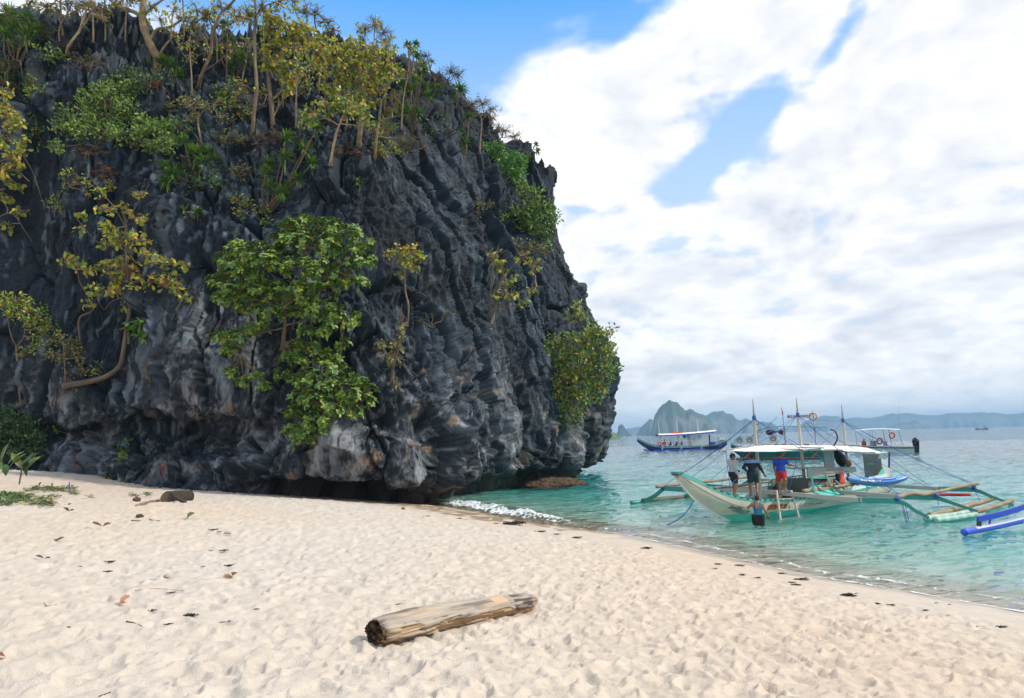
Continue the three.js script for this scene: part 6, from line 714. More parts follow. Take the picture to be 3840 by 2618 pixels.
  { const tx = canvasTex(512, 64, (q, w, h) => { q.fillStyle = '#f1eee6'; q.fillRect(0, 0, w, h); q.fillStyle = '#2a4fa0'; q.fillRect(6, 6, 36, 26); q.fillStyle = '#b12a2a'; q.fillRect(6, 32, 36, 26); q.fillStyle = '#b3331f'; q.font = '900 54px sans-serif'; q.fillText('EL SWISS NEXT', 52, 52); }); new MB().grid(1, 1, (u, v) => [lerp(1.2, 4.0, u), lerp(5.02, 5.42, v), 0.02]).build('name_banner', new THREE.MeshStandardMaterial({ map: tx, roughness: 0.6, side: THREE.DoubleSide }), g); }
  new MB().tube(curve([V(-1.4, 3.3, 0.9), V(-0.2, 3.4, 0.9), V(0.6, 3.3, 0.8)], 8), (t) => 0.2 + 0.12 * Math.sin(t * 9), 8, true, 0.3).build('rolled_sheet', M.maroon, g);
  new MB().tube(curve([V(6.2, 1.5, 0), V(6.7, 2.4, 0), V(6.5, 3.3, 0), V(6.0, 3.5, 0)], 8), 0.10, 6).build('rudder_head', M.maroon, g);
  for (const sd of [1, -1]) { new MB().tube([V(-5.0, 0.2, sd * 3.6), V(4.5, 0.2, sd * 3.6)], 0.12, 6).build('float', M.maroon, g); for (const x of [-3.6, 0.4, 4.0]) { new MB().bar(V(x + 0.7, 1.1, 0), V(x + 0.4, 1.0, sd * 2.8), 0.10, 0.12).build('outrigger_beam', M.maroon, g); new MB().bar(V(x + 0.4, 1.0, sd * 2.8), V(x - 0.4, 0.25, sd * 3.6), 0.12, 0.14).build('outrigger_arm', M.maroon, g); } }
  g.updateMatrixWorld(true); const q = thing('life_ring', 'pale orange life ring on the rear mast of the maroon boat', 'life ring', g.localToWorld(V(4.15, 5.15, 0.14))); q.rotation.y = g.rotation.y; ring('ring', std(lin(0.8, 0.45, 0.22), 0.6), 0.42, 0.10, q, V(0, 0, 0)); const q2 = thing('spoked_ring', 'small dark wheel-shaped ring on the front mast of the maroon boat', 'ring', g.localToWorld(V(-2.48, 4.6, 0.1))); q2.rotation.y = g.rotation.y; ring('rim', M.navy, 0.26, 0.05, q2, V(0, 0, 0)); for (const t of [0, 1.57]) new MB().bar(V(-0.24 * Math.cos(t), -0.24 * Math.sin(t), 0), V(0.24 * Math.cos(t), 0.24 * Math.sin(t), 0), 0.03, 0.03, V(0, 0, 1)).build('spoke', M.navy, q2);
}
{ // motor boat
  const c = onLevel(3305, 1700, 0), g = thing('motor_boat', 'small white motor boat with a roof frame and a big black outboard engine', 'boat', c), dir = V(-0.90, 0, -0.44); g.rotation.y = Math.atan2(-dir.z, dir.x); const L = 8.2, k = (u) => 0.95 + 0.35 * u * u;
  { const b = new MB(); for (const sd of [1, -1]) b.grid(20, 5, (u, v) => { const w = 1.25 * Math.pow(1 - Math.pow(u, 3.5), 0.7); return [(u - 0.5) * L, lerp(-0.4 + 0.7 * u ** 3, k(u), v), sd * Math.max(0.02, w * (0.75 + 0.25 * v))]; }); b.grid(1, 4, (u, v) => [-0.5 * L, lerp(-0.4, k(0), v), lerp(-1.25, 1.25, u) * (0.75 + 0.25 * v)]); b.build('hull', M.white, g); }
  new MB().grid(16, 2, (u, v) => { const w = 1.2 * Math.pow(1 - Math.pow(u, 3.5), 0.7); return [(u - 0.5) * L, k(u) - 0.12, lerp(-w, w, v)]; }).build('deck', M.cream, g);
  for (const sd of [1, -1]) new MB().tube(Array.from({ length: 16 }, (_, i) => { const u = i / 15 * 0.97; return V((u - 0.5) * L, k(u) - 0.2, sd * 1.25 * Math.pow(1 - Math.pow(u, 3.5), 0.7) + sd * 0.02); }), 0.06, 5).build('rub_rail', M.black, g);
  { const b = new MB(); b.grid(10, 4, (u, v) => [lerp(-2.6, 3.2, u), 3.35 + 0.18 * Math.sin(u * 3.14) - 0.10 * (2 * v - 1) ** 2, lerp(-1.1, 1.1, v)]); b.build('roof', M.white, g); } for (const [x, x2] of [[3.0, 3.1], [1.5, 1.2], [1.1, 0.8], [-0.6, -0.5], [-1.4, -1.2], [-2.8, -2.4]]) for (const sd of [1, -1]) new MB().tube([V(x, k(0.5), sd * 1.0), V(x2, 3.28, sd * 1.02)], 0.035, 5).build('roof_post', std(lin(0.5, 0.5, 0.5), 0.3, { metalness: 0.6 }), g);
  { const b = new THREE.SphereGeometry(0.62, 20, 14); b.scale(0.75, 1, 0.7); const e = put('engine_cowl', b, std(lin(0.012, 0.012, 0.014), 0.25), g); e.position.set(-4.4, 1.55, 0); new MB().hexa([V(-4.7, -0.3, 0.15), V(-4.15, -0.3, 0.15), V(-4.15, -0.3, -0.15), V(-4.7, -0.3, -0.15), V(-4.8, 1.3, 0.3), V(-4.0, 1.3, 0.3), V(-4.0, 1.3, -0.3), V(-4.8, 1.3, -0.3)]).build('engine_leg', M.black, g); }
  new MB().tube([V(-2.6, 3.4, 0.5), V(-2.7, 6.6, 0.55)], 0.015, 4).build('aerial', M.grey, g); { const b = new MB(); b.box(-0.6, 1.35, 0, 0.5, 0.7, 1.5); b.box(0.9, 1.4, 0, 0.8, 0.8, 0.9); b.build('seat', M.grey, g); }
  g.updateMatrixWorld(true); for (const [x, y, c2, label] of [[0.1, 1.75, std(lin(0.35, 0.04, 0.03), 0.6), 'dark red life ring on the white motor boat, nearer its bow'], [-1.5, 2.5, M.orange, 'orange life ring on the white motor boat, nearer its engine']]) { const q = thing('life_ring', label, 'life ring', g.localToWorld(V(x, y, -1.12))); q.rotation.y = g.rotation.y + 0.5; ring('ring', c2, 0.38, 0.11, q, V(0, 0, 0)); ring('rope_loop', M.white, 0.48, 0.02, q, V(0, 0, 0)); }
  var motorBoat = g;
}
{ // tiny boat on the horizon
  const c = onLevel(3682, 1606, 0), s = c.length() / 900, g = thing('boat', 'tiny dark boat far out below the mountain chain', 'boat', at(3682, 1603, 900).setY(0)); g.rotation.y = 0; slimHull(new MB(), 16, 1.2, () => -0.3, (u) => 1.0 + 1.2 * (2 * u - 1) ** 4).build('hull', M.navy, g); new MB().box(3.4, 2.0, 0, 3.4, 1.5, 1.6).build('cabin', M.grey, g); new MB().box(4.2, 3.4, 0, 2.2, 0.25, 1.6).build('roof', M.navy, g); new MB().box(-2.5, 1.6, 0, 5, 0.2, 1.5).build('awning', M.grey, g); }
{ // the blue outrigger that enters at the right edge
  const a = onLevel(3612, 1995, 0.16), b1 = onLevel(3845, 1960, 0.16), d = b1.clone().sub(a), g = thing('outrigger_float', 'blue outrigger float and arm of a boat beyond the right edge', 'outrigger', a); const P = (t, y, k = 0) => V(d.x * t - d.z * k, y, d.z * t + d.x * k), bl = std(lin(0.04, 0.10, 0.62), 0.3), wl = std(lin(0.50, 0.56, 0.80), 0.35);
  new MB().tube(curve([P(0, -0.02), P(0.07, 0.0), P(0.4, 0.02), P(1.2, 0.14), P(2.0, 0.2)], 24), (t) => t < 0.03 ? 0.03 + t * 2.2 : 0.115, 10).build('float', bl, g); { const b = new MB(); const c = curve([P(0.16, 0), P(0.4, 0.02), P(1.2, 0.14), P(2.0, 0.2)], 20); const n0 = b.n; b.grid(20, 5, (u, v) => { const p = c[Math.round(u * 20)], an = lerp(0.5, 2.0, v); return [p.x + 0.118 * Math.cos(an) * 0.6, p.y + 0.118 * Math.sin(an), p.z + 0.118 * Math.cos(an)]; }); b.build('white_stripe', wl, g); }
  const cc = curve([P(0.20, 0.34, 0.02), P(0.5, 0.42, 0.05), P(1.0, 0.62, 0.07), P(2.0, 0.98, 0.1)], 12), b = new MB(); for (let k = 0; k < 12; k++) b.bar(cc[k], cc[k + 1], 0.06, 0.17); b.build('arm', M.blue, g); new MB().tube([P(0.24, 0.05), P(0.24, 0.30, 0.01)], 0.07, 8).build('lashing', M.brown, g); new MB().tube([P(0.40, 0.10), P(0.41, 0.36, 0.02)], 0.03, 6).build('lashing', M.blue, g); }
// ---------------------------------------------------------------- people
function capD(p, a, b, ra, rb) { const abx = b.x - a.x, aby = b.y - a.y, abz = b.z - a.z, t = clamp(((p.x - a.x) * abx + (p.y - a.y) * aby + (p.z - a.z) * abz) / (abx * abx + aby * aby + abz * abz + 1e-9), 0, 1), x = p.x - a.x - abx * t, y = p.y - a.y - aby * t, z = p.z - a.z - abz * t; return Math.sqrt(x * x + y * y + z * z) - (ra + (rb - ra) * t); }
function meshField(bones, k, cell, clip) { // bones: [a, b, ra, rb]; a smooth union of tapered limbs, meshed; clip(p) > 0 is cut away
  const lo = V(9, 9, 9), hi = V(-9, -9, -9); for (const [a, b, ra, rb] of bones) { const r = Math.max(ra, rb) + 0.03; lo.min(V(a.x - r, a.y - r, a.z - r)).min(V(b.x - r, b.y - r, b.z - r)); hi.max(V(a.x + r, a.y + r, a.z + r)).max(V(b.x + r, b.y + r, b.z + r)); }
  const c = lo.clone().add(hi).multiplyScalar(0.5), half = Math.max(hi.x - lo.x, hi.y - lo.y, hi.z - lo.z) / 2 + cell * 2, res = Math.ceil(2 * half / cell), mc = new MarchingCubes(res, new THREE.MeshStandardMaterial(), false, false, 90000); mc.isolation = 0; mc.field.fill(-1);
  const hs = res / 2, p = V(0, 0, 0), far = half;
  for (let z = 0; z < res; z++) { p.z = c.z + (z - hs) / hs * half; if (p.z < lo.z || p.z > hi.z) continue; for (let y = 0; y < res; y++) { p.y = c.y + (y - hs) / hs * half; if (p.y < lo.y || p.y > hi.y) continue; for (let x = 0; x < res; x++) { p.x = c.x + (x - hs) / hs * half; if (p.x < lo.x || p.x > hi.x) continue;
    let s = 0; for (const [a, b, ra, rb] of bones) { const d = capD(p, a, b, ra, rb); if (d < 0.15) s += Math.exp(-d / k); } let d = s > 0 ? -Math.log(s) * k : far; if (clip) d = Math.max(d, clip(p)); mc.field[x + y * res + z * res * res] = -d; } } }
  mc.update(); const n = mc.count, P = new Float32Array(n * 3), N = new Float32Array(n * 3); for (let i = 0; i < n; i++) { P[i * 3] = c.x + mc.positionArray[i * 3] * half; P[i * 3 + 1] = c.y + mc.positionArray[i * 3 + 1] * half; P[i * 3 + 2] = c.z + mc.positionArray[i * 3 + 2] * half; for (let q = 0; q < 3; q++) N[i * 3 + q] = mc.normalArray[i * 3 + q]; }
  const g = new THREE.BufferGeometry(); g.setAttribute('position', new THREE.BufferAttribute(P, 3)); g.setAttribute('normal', new THREE.BufferAttribute(N, 3)); return g;
}
function headBones() { const v = V; return [[v(0, 0.035, -0.015), v(0, 0.03, 0.02), 0.083, 0.080], [v(0, -0.01, 0.03), v(0, -0.075, 0.052), 0.064, 0.036], [v(-0.04, -0.04, 0.02), v(0.04, -0.04, 0.02), 0.042, 0.042], [v(0, 0.012, 0.088), v(0, -0.026, 0.108), 0.008, 0.014], [v(-0.018, -0.028, 0.092), v(0.018, -0.028, 0.092), 0.009, 0.009], [v(-0.022, -0.055, 0.084), v(0.022, -0.055, 0.084), 0.009, 0.009], [v(-0.045, 0.022, 0.074), v(0.045, 0.022, 0.074), 0.013, 0.013], [v(-0.083, -0.005, -0.005), v(-0.088, 0.025, -0.012), 0.010, 0.015], [v(0.083, -0.005, -0.005), v(0.088, 0.025, -0.012), 0.010, 0.015], [v(0, -0.10, -0.02), v(0, -0.03, -0.02), 0.052, 0.055]]; }
function handBones(w, dir, up, side, curl, s = 1) { // w wrist; dir along the palm; up the back of the hand; side +1 thumb towards dir x up
  const sd = dir.clone().cross(up).normalize().multiplyScalar(side), o = (f, a, b) => w.clone().addScaledVector(dir, f * s).addScaledVector(sd, a * s).addScaledVector(up, b * s), out = [];
  for (const a of [-0.025, 0, 0.025]) out.push([o(0.0, a * 0.6, 0), o(0.085, a, 0), 0.017 * s, 0.014 * s]);
  [[0.031, 0.070], [0.010, 0.080], [-0.011, 0.074], [-0.031, 0.058]].forEach(([a, len]) => { const b = o(0.09, a, 0), m = b.clone().addScaledVector(dir, len * 0.5 * Math.cos(curl) * s).addScaledVector(up, -len * 0.5 * Math.sin(curl) * s), e = m.clone().addScaledVector(dir, len * 0.5 * Math.cos(curl * 2.3) * s).addScaledVector(up, -len * 0.5 * Math.sin(curl * 2.3) * s); out.push([b, m, 0.0095 * s, 0.009 * s], [m, e, 0.009 * s, 0.0075 * s]); });
  const t0 = o(0.025, 0.030, -0.004), t1 = o(0.055, 0.058, -0.014), t2 = o(0.085, 0.058 - 0.02 * curl, -0.02 - 0.02 * curl); out.push([t0, t1, 0.012 * s, 0.0105 * s], [t1, t2, 0.0105 * s, 0.008 * s]); return out; }
function person(o) {
  const g = thing('person', o.label, 'person', o.pos); g.rotation.y = o.yaw; const J = o.J, v = (a) => V(...a), q = {}; for (const k in J) q[k] = v(J[k]);
  const B = { torso: [[q.pelvis, q.belly, 0.125 * o.w, 0.115 * o.w], [q.belly, q.chest, 0.115 * o.w, 0.135 * o.w], [v(J.pelvis).add(V(-0.06, 0, 0)), v(J.pelvis).add(V(0.06, 0, 0)), 0.11 * o.w, 0.11 * o.w], [v(J.chest).add(V(-0.07, 0.02, 0)), v(J.chest).add(V(0.07, 0.02, 0)), 0.105, 0.105], [q.shL, q.shR, 0.062, 0.062], [q.chest, q.neck, 0.09, 0.058]], neck: [[q.neck, q.head, 0.054, 0.05]], armL: [[q.shL, q.elL, 0.056, 0.040], [q.elL, q.wrL, 0.041, 0.027]], armR: [[q.shR, q.elR, 0.056, 0.040], [q.elR, q.wrR, 0.041, 0.027]],
    legL: [[q.hipL, q.knL, 0.092, 0.058], [q.knL, q.anL, 0.056, 0.036]], legR: [[q.hipR, q.knR, 0.092, 0.058], [q.knR, q.anR, 0.056, 0.036]], feet: [[q.anL, q.toL, 0.036, 0.030], [q.anR, q.toR, 0.036, 0.030]] };
  for (const [kn, an] of [[q.knL, q.anL], [q.knR, q.anR]]) B.feet.push([kn.clone().lerp(an, 0.15), kn.clone().lerp(an, 0.5), 0.056, 0.048]);
  const body = [meshField([...B.torso, ...B.neck, ...B.armL, ...B.armR, ...B.legL, ...B.legR, ...B.feet], 0.022, 0.018)];
  const hm = new THREE.Matrix4().compose(q.head, new THREE.Quaternion().setFromEuler(new THREE.Euler(o.nod ?? 0, o.turn ?? 0, o.tip ?? 0, 'YXZ')), V(1, 1, 1));
  const hg = meshField(headBones(), 0.010, 0.0055); hg.applyMatrix4(hm); body.push(hg);
  for (const sd of ['L', 'R']) { const w = q['wr' + sd], d = w.clone().sub(q['el' + sd]).normalize(), h = o['hand' + sd] ?? [0, 0, 1, 0.5], up = V(h[0], h[1], h[2]); up.addScaledVector(d, -up.dot(d)).normalize(); body.push(meshField(handBones(w.clone().addScaledVector(d, 0.015), d, up, sd === 'L' ? 1 : -1, h[3]), 0.005, 0.0055)); }
  const skin = new THREE.MeshPhysicalMaterial({ color: o.skin, roughness: 0.5 }); put('body', mergeGeometries(body), skin, g);
  const wear = (name, bones, grow, clip, mat, k = 0.03) => put(name, meshField(bones.map(([a, b, ra, rb]) => [a, b, ra + grow, rb + grow]), k, 0.017, clip), mat, g);
  o.wear(wear, B, q);
  const onHead = (name, geo, mat) => { geo.applyMatrix4(hm); return put(name, geo, mat, g); };
  const hair = [[V(0, 0.045, -0.022), V(0, 0.045, 0.012), 0.088, 0.084], [V(0, -0.02, -0.055), V(0, 0.02, -0.05), 0.055, 0.06]]; onHead('hair', meshField(hair, 0.015, 0.006, (p) => Math.max(p.z * 0.9 + 0.02 - p.y * 0.85 - 0.012, -0.06 - p.y)), std(lin(0.008, 0.007, 0.006), 0.6));
  if (o.bun) onHead('bun', meshField([[V(0, 0.03, -0.11), V(0, 0.0, -0.115), 0.04, 0.035]], 0.01, 0.007), std(lin(0.008, 0.007, 0.006), 0.6));
  for (const sx of [-0.033, 0.033]) { const e = new THREE.SphereGeometry(0.012, 10, 8); e.translate(sx, 0.004, 0.082); onHead('eye', e, std(lin(0.5, 0.48, 0.45), 0.3)); const p = new THREE.SphereGeometry(0.006, 8, 6); p.translate(sx, 0.004, 0.0905); onHead('pupil', p, M.black); const b = new THREE.CapsuleGeometry(0.004, 0.024, 3, 6); b.rotateZ(Math.PI / 2); b.translate(sx, 0.026, 0.088); onHead('eyebrow', b, M.black); }
  { const m = new THREE.CapsuleGeometry(0.0055, 0.032, 3, 8); m.rotateZ(Math.PI / 2); m.translate(0, -0.055, 0.0915); onHead('mouth', m, std(lin(0.22, 0.08, 0.06), 0.5)); }
  if (o.cap) { const c = meshField([[V(0, 0.055, -0.02), V(0, 0.06, 0.015), 0.092, 0.088]], 0.01, 0.006, (p) => 0.035 - p.y); onHead('cap', c, M.black); const b = new MB(); b.grid(10, 4, (u, w) => { const a = (u - 0.5) * 2.2, r = 0.088 + 0.075 * w * Math.cos(a * 0.7); return [Math.sin(a) * r * 0.85, 0.048 - 0.012 * w - 0.02 * Math.abs(u - 0.5), Math.cos(a) * r - 0.005]; }); b.grid(10, 4, (u, w) => { const a = (0.5 - u) * 2.2, r = 0.088 + 0.075 * w * Math.cos(a * 0.7); return [Math.sin(a) * r * 0.85, 0.044 - 0.012 * w - 0.02 * Math.abs(u - 0.5), Math.cos(a) * r - 0.005]; }); onHead('peak', b.geo(), M.black); }
  return g;
}
const cloth = noiseTex(256, (u, v) => { const a = 0.86 + 0.25 * wrapNoise(u, v, 6, 4, 111); return [a, a, a]; });
const wearM = (r, g2, b, o = {}) => std(lin(r, g2, b), 0.85, o);
const STAND = { pelvis: [0, 0.93, 0], belly: [0, 1.08, 0.01], chest: [0, 1.27, 0], neck: [0, 1.43, -0.01], head: [0, 1.57, 0.02], shL: [0.185, 1.385, -0.01], shR: [-0.185, 1.385, -0.01], elL: [0.25, 1.11, -0.03], elR: [-0.25, 1.11, -0.03], wrL: [0.25, 0.87, 0.05], wrR: [-0.25, 0.87, 0.05], hipL: [0.095, 0.90, 0], hipR: [-0.095, 0.90, 0], knL: [0.11, 0.49, 0.02], knR: [-0.11, 0.49, 0.02], anL: [0.12, 0.07, -0.02], anR: [-0.12, 0.07, -0.02], toL: [0.14, 0.03, 0.14], toR: [-0.14, 0.03, 0.14] };
const brown = lin(0.24, 0.12, 0.065), tanSkin = lin(0.36, 0.20, 0.12);
person({ label: 'man in a grey long-sleeved shirt, dark shorts and black cap standing on the boat', pos: onBoat(1.05, 0.86, -0.42), yaw: degToRad(112), w: 1.0, skin: brown, cap: true, nod: 0.15, turn: -0.35,
  J: { ...STAND, elL: [0.24, 1.12, 0.08], wrL: [0.12, 1.03, 0.26], elR: [-0.24, 1.11, -0.06], wrR: [-0.22, 0.86, 0.02], knL: [0.12, 0.49, 0.12], anL: [0.13, 0.07, 0.10], toL: [0.15, 0.03, 0.26], anR: [-0.12, 0.07, -0.10], toR: [-0.14, 0.03, 0.06] },
  wear(w, B, q) { w('shirt', [...B.torso, ...B.armL, ...B.armR], 0.014, (p) => Math.max(0.88 - p.y, p.y - 1.445), wearM(0.46, 0.46, 0.47, { map: cloth })); w('shorts', [...B.torso.slice(0, 3), B.legL[0], B.legR[0]], 0.028, (p) => Math.max(p.y - 0.98, 0.53 - p.y), wearM(0.012, 0.012, 0.015)); } });
person({ label: 'man in a navy top with pale blue shoulders, seen from behind beside the first mast', pos: onBoat(1.72, 0.83, 0.05), yaw: degToRad(172), w: 1.05, skin: brown, nod: 0.12, turn: 0.25,
  J: { ...STAND, elL: [0.34, 1.15, -0.02], wrL: [0.20, 1.02, 0.20], elR: [-0.32, 1.13, 0.0], wrR: [-0.46, 0.90, 0.10], shL: [0.20, 1.385, -0.01], shR: [-0.20, 1.385, -0.01], knL: [0.10, 0.49, 0.03], knR: [-0.17, 0.52, 0.14], anR: [-0.10, 0.16, -0.20], toR: [-0.11, 0.03, -0.08] },
  wear(w, B, q) { w('top', [...B.torso, ...B.armL, ...B.armR], 0.014, (p) => Math.max(0.90 - p.y, p.y - 1.335), wearM(0.012, 0.016, 0.032)); w('yoke', [...B.torso, ...B.armL, ...B.armR], 0.016, (p) => Math.max(1.335 - p.y, p.y - 1.45), wearM(0.17, 0.30, 0.48)); w('shorts', [...B.torso.slice(0, 3), B.legL[0], B.legR[0]], 0.036, (p) => Math.max(p.y - 0.95, 0.54 - p.y), wearM(0.012, 0.035, 0.045)); } });
person({ label: 'man in a blue T-shirt and red shorts looking down, one hand on a rope', pos: onBoat(3.0, 0.84, 0.60), yaw: degToRad(-12), w: 1.05, skin: brown, nod: 0.6, turn: 0.05,
  J: { ...STAND, head: [0, 1.545, 0.06], elL: [0.34, 1.20, 0.05], wrL: [0.52, 1.16, 0.14], elR: [-0.25, 1.11, -0.02], wrR: [-0.22, 0.86, 0.08], knL: [0.10, 0.62, 0.32], anL: [0.08, 0.24, 0.30], toL: [0.09, 0.15, 0.44] }, handL: [0.3, 0.6, 0.4, 1.1],
  wear(w, B, q) { w('t_shirt', [...B.torso, [q.shL, q.shL.clone().lerp(q.elL, 0.6), 0.064, 0.056], [q.shR, q.shR.clone().lerp(q.elR, 0.6), 0.064, 0.056]], 0.016, (p) => Math.max(0.84 - p.y, p.y - 1.445), wearM(0.02, 0.07, 0.48, { map: cloth })); w('shorts', [...B.torso.slice(0, 3), [q.hipL, q.hipL.clone().lerp(q.knL, 0.8), 0.095, 0.08], [q.hipR, q.hipR.clone().lerp(q.knR, 0.72), 0.095, 0.08]], 0.024, (p) => p.y - 0.93, wearM(0.50, 0.015, 0.02)); const s = new MB(); s.box(-0.13, 0.012, 0.06, 0.11, 0.025, 0.27); s.build('sandal', M.black, g0(w)); } });
function g0() { return scene.children[scene.children.length - 1]; }
{ const wp = onLevel(2845, 1968, 0), floor = baseH(wp.x, wp.z), top = -0.62; const suit = canvasTex(256, 256, (c, w, h) => { c.fillStyle = '#1f7fa0'; c.fillRect(0, 0, w, h); const r = rng(5), cs = ['#2aa7c4', '#15466e', '#0d1730', '#d9b04a', '#5b3d8c', '#e2622f', '#7fd0d8', '#101c3a']; for (let k = 0; k < 170; k++) { c.fillStyle = cs[Math.floor(r() * cs.length)]; c.beginPath(); c.ellipse(r() * w, r() * h, 6 + r() * 18, 4 + r() * 9, r() * 6, 0, 7); c.fill(); } });
  person({ label: 'woman in floral swim top and black skirt standing in the water by the bow', pos: V(wp.x, top, wp.z), yaw: degToRad(158), w: 0.98, skin: tanSkin, nod: 0.05, turn: 0.2, bun: true,
    J: { ...STAND, shL: [0.165, 1.37, -0.01], shR: [-0.165, 1.37, -0.01], elL: [0.34, 1.24, 0.10], wrL: [0.16, 1.40, 0.18], elR: [-0.28, 1.13, -0.02], wrR: [-0.33, 0.95, 0.16], hipL: [0.10, 0.9, 0], hipR: [-0.10, 0.9, 0] }, handL: [1, 0, 0, 0.8],
    wear(w, B, q) { const m = wearM(1, 1, 1, { map: suit }), t = w('swim_top', B.torso, 0.010, (p) => Math.max(0.98 - p.y, p.y - 1.30 - (Math.abs(Math.abs(p.x) - 0.105) < 0.022 ? 0.16 : p.z > 0 ? 0.0 : -0.05 - (Math.abs(p.x) < 0.09 ? 0.04 : 0))), m); const P = t.geometry.attributes.position, uv = new Float32Array(P.count * 2); for (let i = 0; i < P.count; i++) { uv[i * 2] = P.getX(i) * 2.2 + P.getZ(i); uv[i * 2 + 1] = P.getY(i) * 2.6; } t.geometry.setAttribute('uv', new THREE.BufferAttribute(uv, 2)); w('skirt', [...B.torso.slice(0, 3), [q.hipL, q.knL.clone().lerp(q.hipL, 0.15), 0.10, 0.10], [q.hipR, q.knR.clone().lerp(q.hipR, 0.15), 0.10, 0.10], [V(0, 0.85, 0), V(0, 0.62, 0), 0.10, 0.09]], 0.010, (p) => Math.max(p.y - 1.0, 0.60 - p.y), wearM(0.012, 0.012, 0.014), 0.05); } }); }
// passengers under the roof of the blue tour boat
{ const seat = { ...STAND, knL: [0.13, 0.88, 0.42], knR: [-0.13, 0.88, 0.42], anL: [0.13, 0.48, 0.44], anR: [-0.13, 0.48, 0.44], toL: [0.13, 0.45, 0.58], toR: [-0.13, 0.45, 0.58] };
  [[-3.9, 0.4, [0.72, 0.07, 0.02], 'passenger in an orange vest nearest the bow of the blue tour boat'], [-2.6, 0.4, [0.60, 0.05, 0.03], 'passenger in a red vest, second from the bow of the blue tour boat'], [-1.4, 0.6, [0.03, 0.04, 0.12], 'passenger in dark clothes, third from the bow of the blue tour boat'], [-0.2, 0.4, [0.70, 0.08, 0.03], 'passenger in a red orange vest nearest the cabin of the blue tour boat']].forEach(([x, n, c, label], k) => {
    person({ label, pos: tourBoat.localToWorld(V(x, 0.35 + (k === 0 ? 0.3 : 0), n)), yaw: -1.4 + k * 0.3, w: 1.0, skin: brown, J: seat, wear(w, B) { w('vest', B.torso, 0.035, (p) => Math.max(0.95 - p.y, p.y - 1.42), wearM(...c)); w('trousers', [...B.torso.slice(0, 3), ...B.legL, ...B.legR], 0.02, (p) => Math.max(p.y - 0.98, 0.5 - p.y), wearM(0.02, 0.025, 0.05)); } }); }); }
{ const q = { ...STAND, knL: [0.13, 0.88, 0.42], knR: [-0.13, 0.88, 0.42], anL: [0.13, 0.48, 0.44], anR: [-0.13, 0.48, 0.44], toL: [0.13, 0.45, 0.58], toR: [-0.13, 0.45, 0.58] }; person({ label: 'person in an orange top sitting in the white motor boat', pos: motorBoat.localToWorld(V(2.1, 0.35, -0.3)), yaw: 2.5, w: 1, skin: brown, J: q, wear(w, B) { w('top', [...B.torso, ...B.armL, ...B.armR], 0.016, (p) => Math.max(0.9 - p.y, p.y - 1.44), wearM(0.75, 0.12, 0.03)); w('trousers', [...B.torso.slice(0, 3), ...B.legL, ...B.legR], 0.02, (p) => Math.max(p.y - 0.98, 0.5 - p.y), wearM(0.03, 0.03, 0.05)); } }); }
// ---------------------------------------------------------------- wet sand, foam, and what lies on the beach
function onSand(px, py) { let p = onLevel(px, py, 1.2); for (let k = 0; k < 8; k++) p = onLevel(px, py, sandH(p.x, p.z, shoreD(p.x, p.z))); return p; }
function alongShore(s) { let run = 0; for (let k = 0; k < SHORE.length - 1; k++) { const [ax, az] = SHORE[k], [bx, bz] = SHORE[k + 1], L = Math.hypot(bx - ax, bz - az); if (s <= run + L || k === SHORE.length - 2) { const t = (s - run) / L; return { x: lerp(ax, bx, t), z: lerp(az, bz, t), nx: -(bz - az) / L, nz: (bx - ax) / L }; } run += L; } }
// smoothed course of the shore for the strips that follow it
const course = []; { shoreD(-9, -46); const s0 = 57.5, s1 = 118; for (let k = 0; k <= 700; k++) { const s = lerp(s0, s1, k / 700); let x = 0, z = 0, nx = 0, nz = 0, c = 0; for (let q = -6; q <= 6; q++) { const a = alongShore(clamp(s + q * 0.4, 0, 200)); x += a.x; z += a.z; nx += a.nx; nz += a.nz; c++; } const l = Math.hypot(nx, nz); course.push({ s, x: x / c, z: z / c, nx: nx / l, nz: nz / l }); } }
{ // the wetted band, laid over the dry sand
  const b = new MB(); b.col = [0, 0, 0]; const nv = 26;
  b.grid(700, nv, (u, v) => { const c = course[Math.round(u * 700)], up = 1.05 + 0.5 * n3(c.s * 0.22, 3, 1) + 0.22 * n3(c.s * 0.8, 7, 1) + (c.s < 76 ? 0.6 : 0), t = lerp(up * lerp(2.1, 1, smoothstep(c.s, 72, 88)), -2.2, v), x = c.x + c.nx * t, z = c.z + c.nz * t, w = smoothstep(v, 0, 0.30); const k = 0.85 + 0.3 * n3(x * 2, 1, z * 2), far = 1 - smoothstep(c.s, 76, 92);
    b.col = [lerp(0.58, lerp(0.55, 0.38, far), w) * k, lerp(0.49, lerp(0.45, 0.27, far), w) * k, lerp(0.40, lerp(0.345, 0.155, far), w) * k]; return [x, baseH(x, z) + lerp(-0.012, 0.006, smoothstep(v, 0, 0.16)), z, u * 60, v * 3]; });
  tag(b.build('wet_sand', new THREE.MeshStandardMaterial({ vertexColors: true, roughness: 0.32, side: THREE.DoubleSide })), 'band of wet tan sand along the edge of the sea', null, null, 'structure');
}
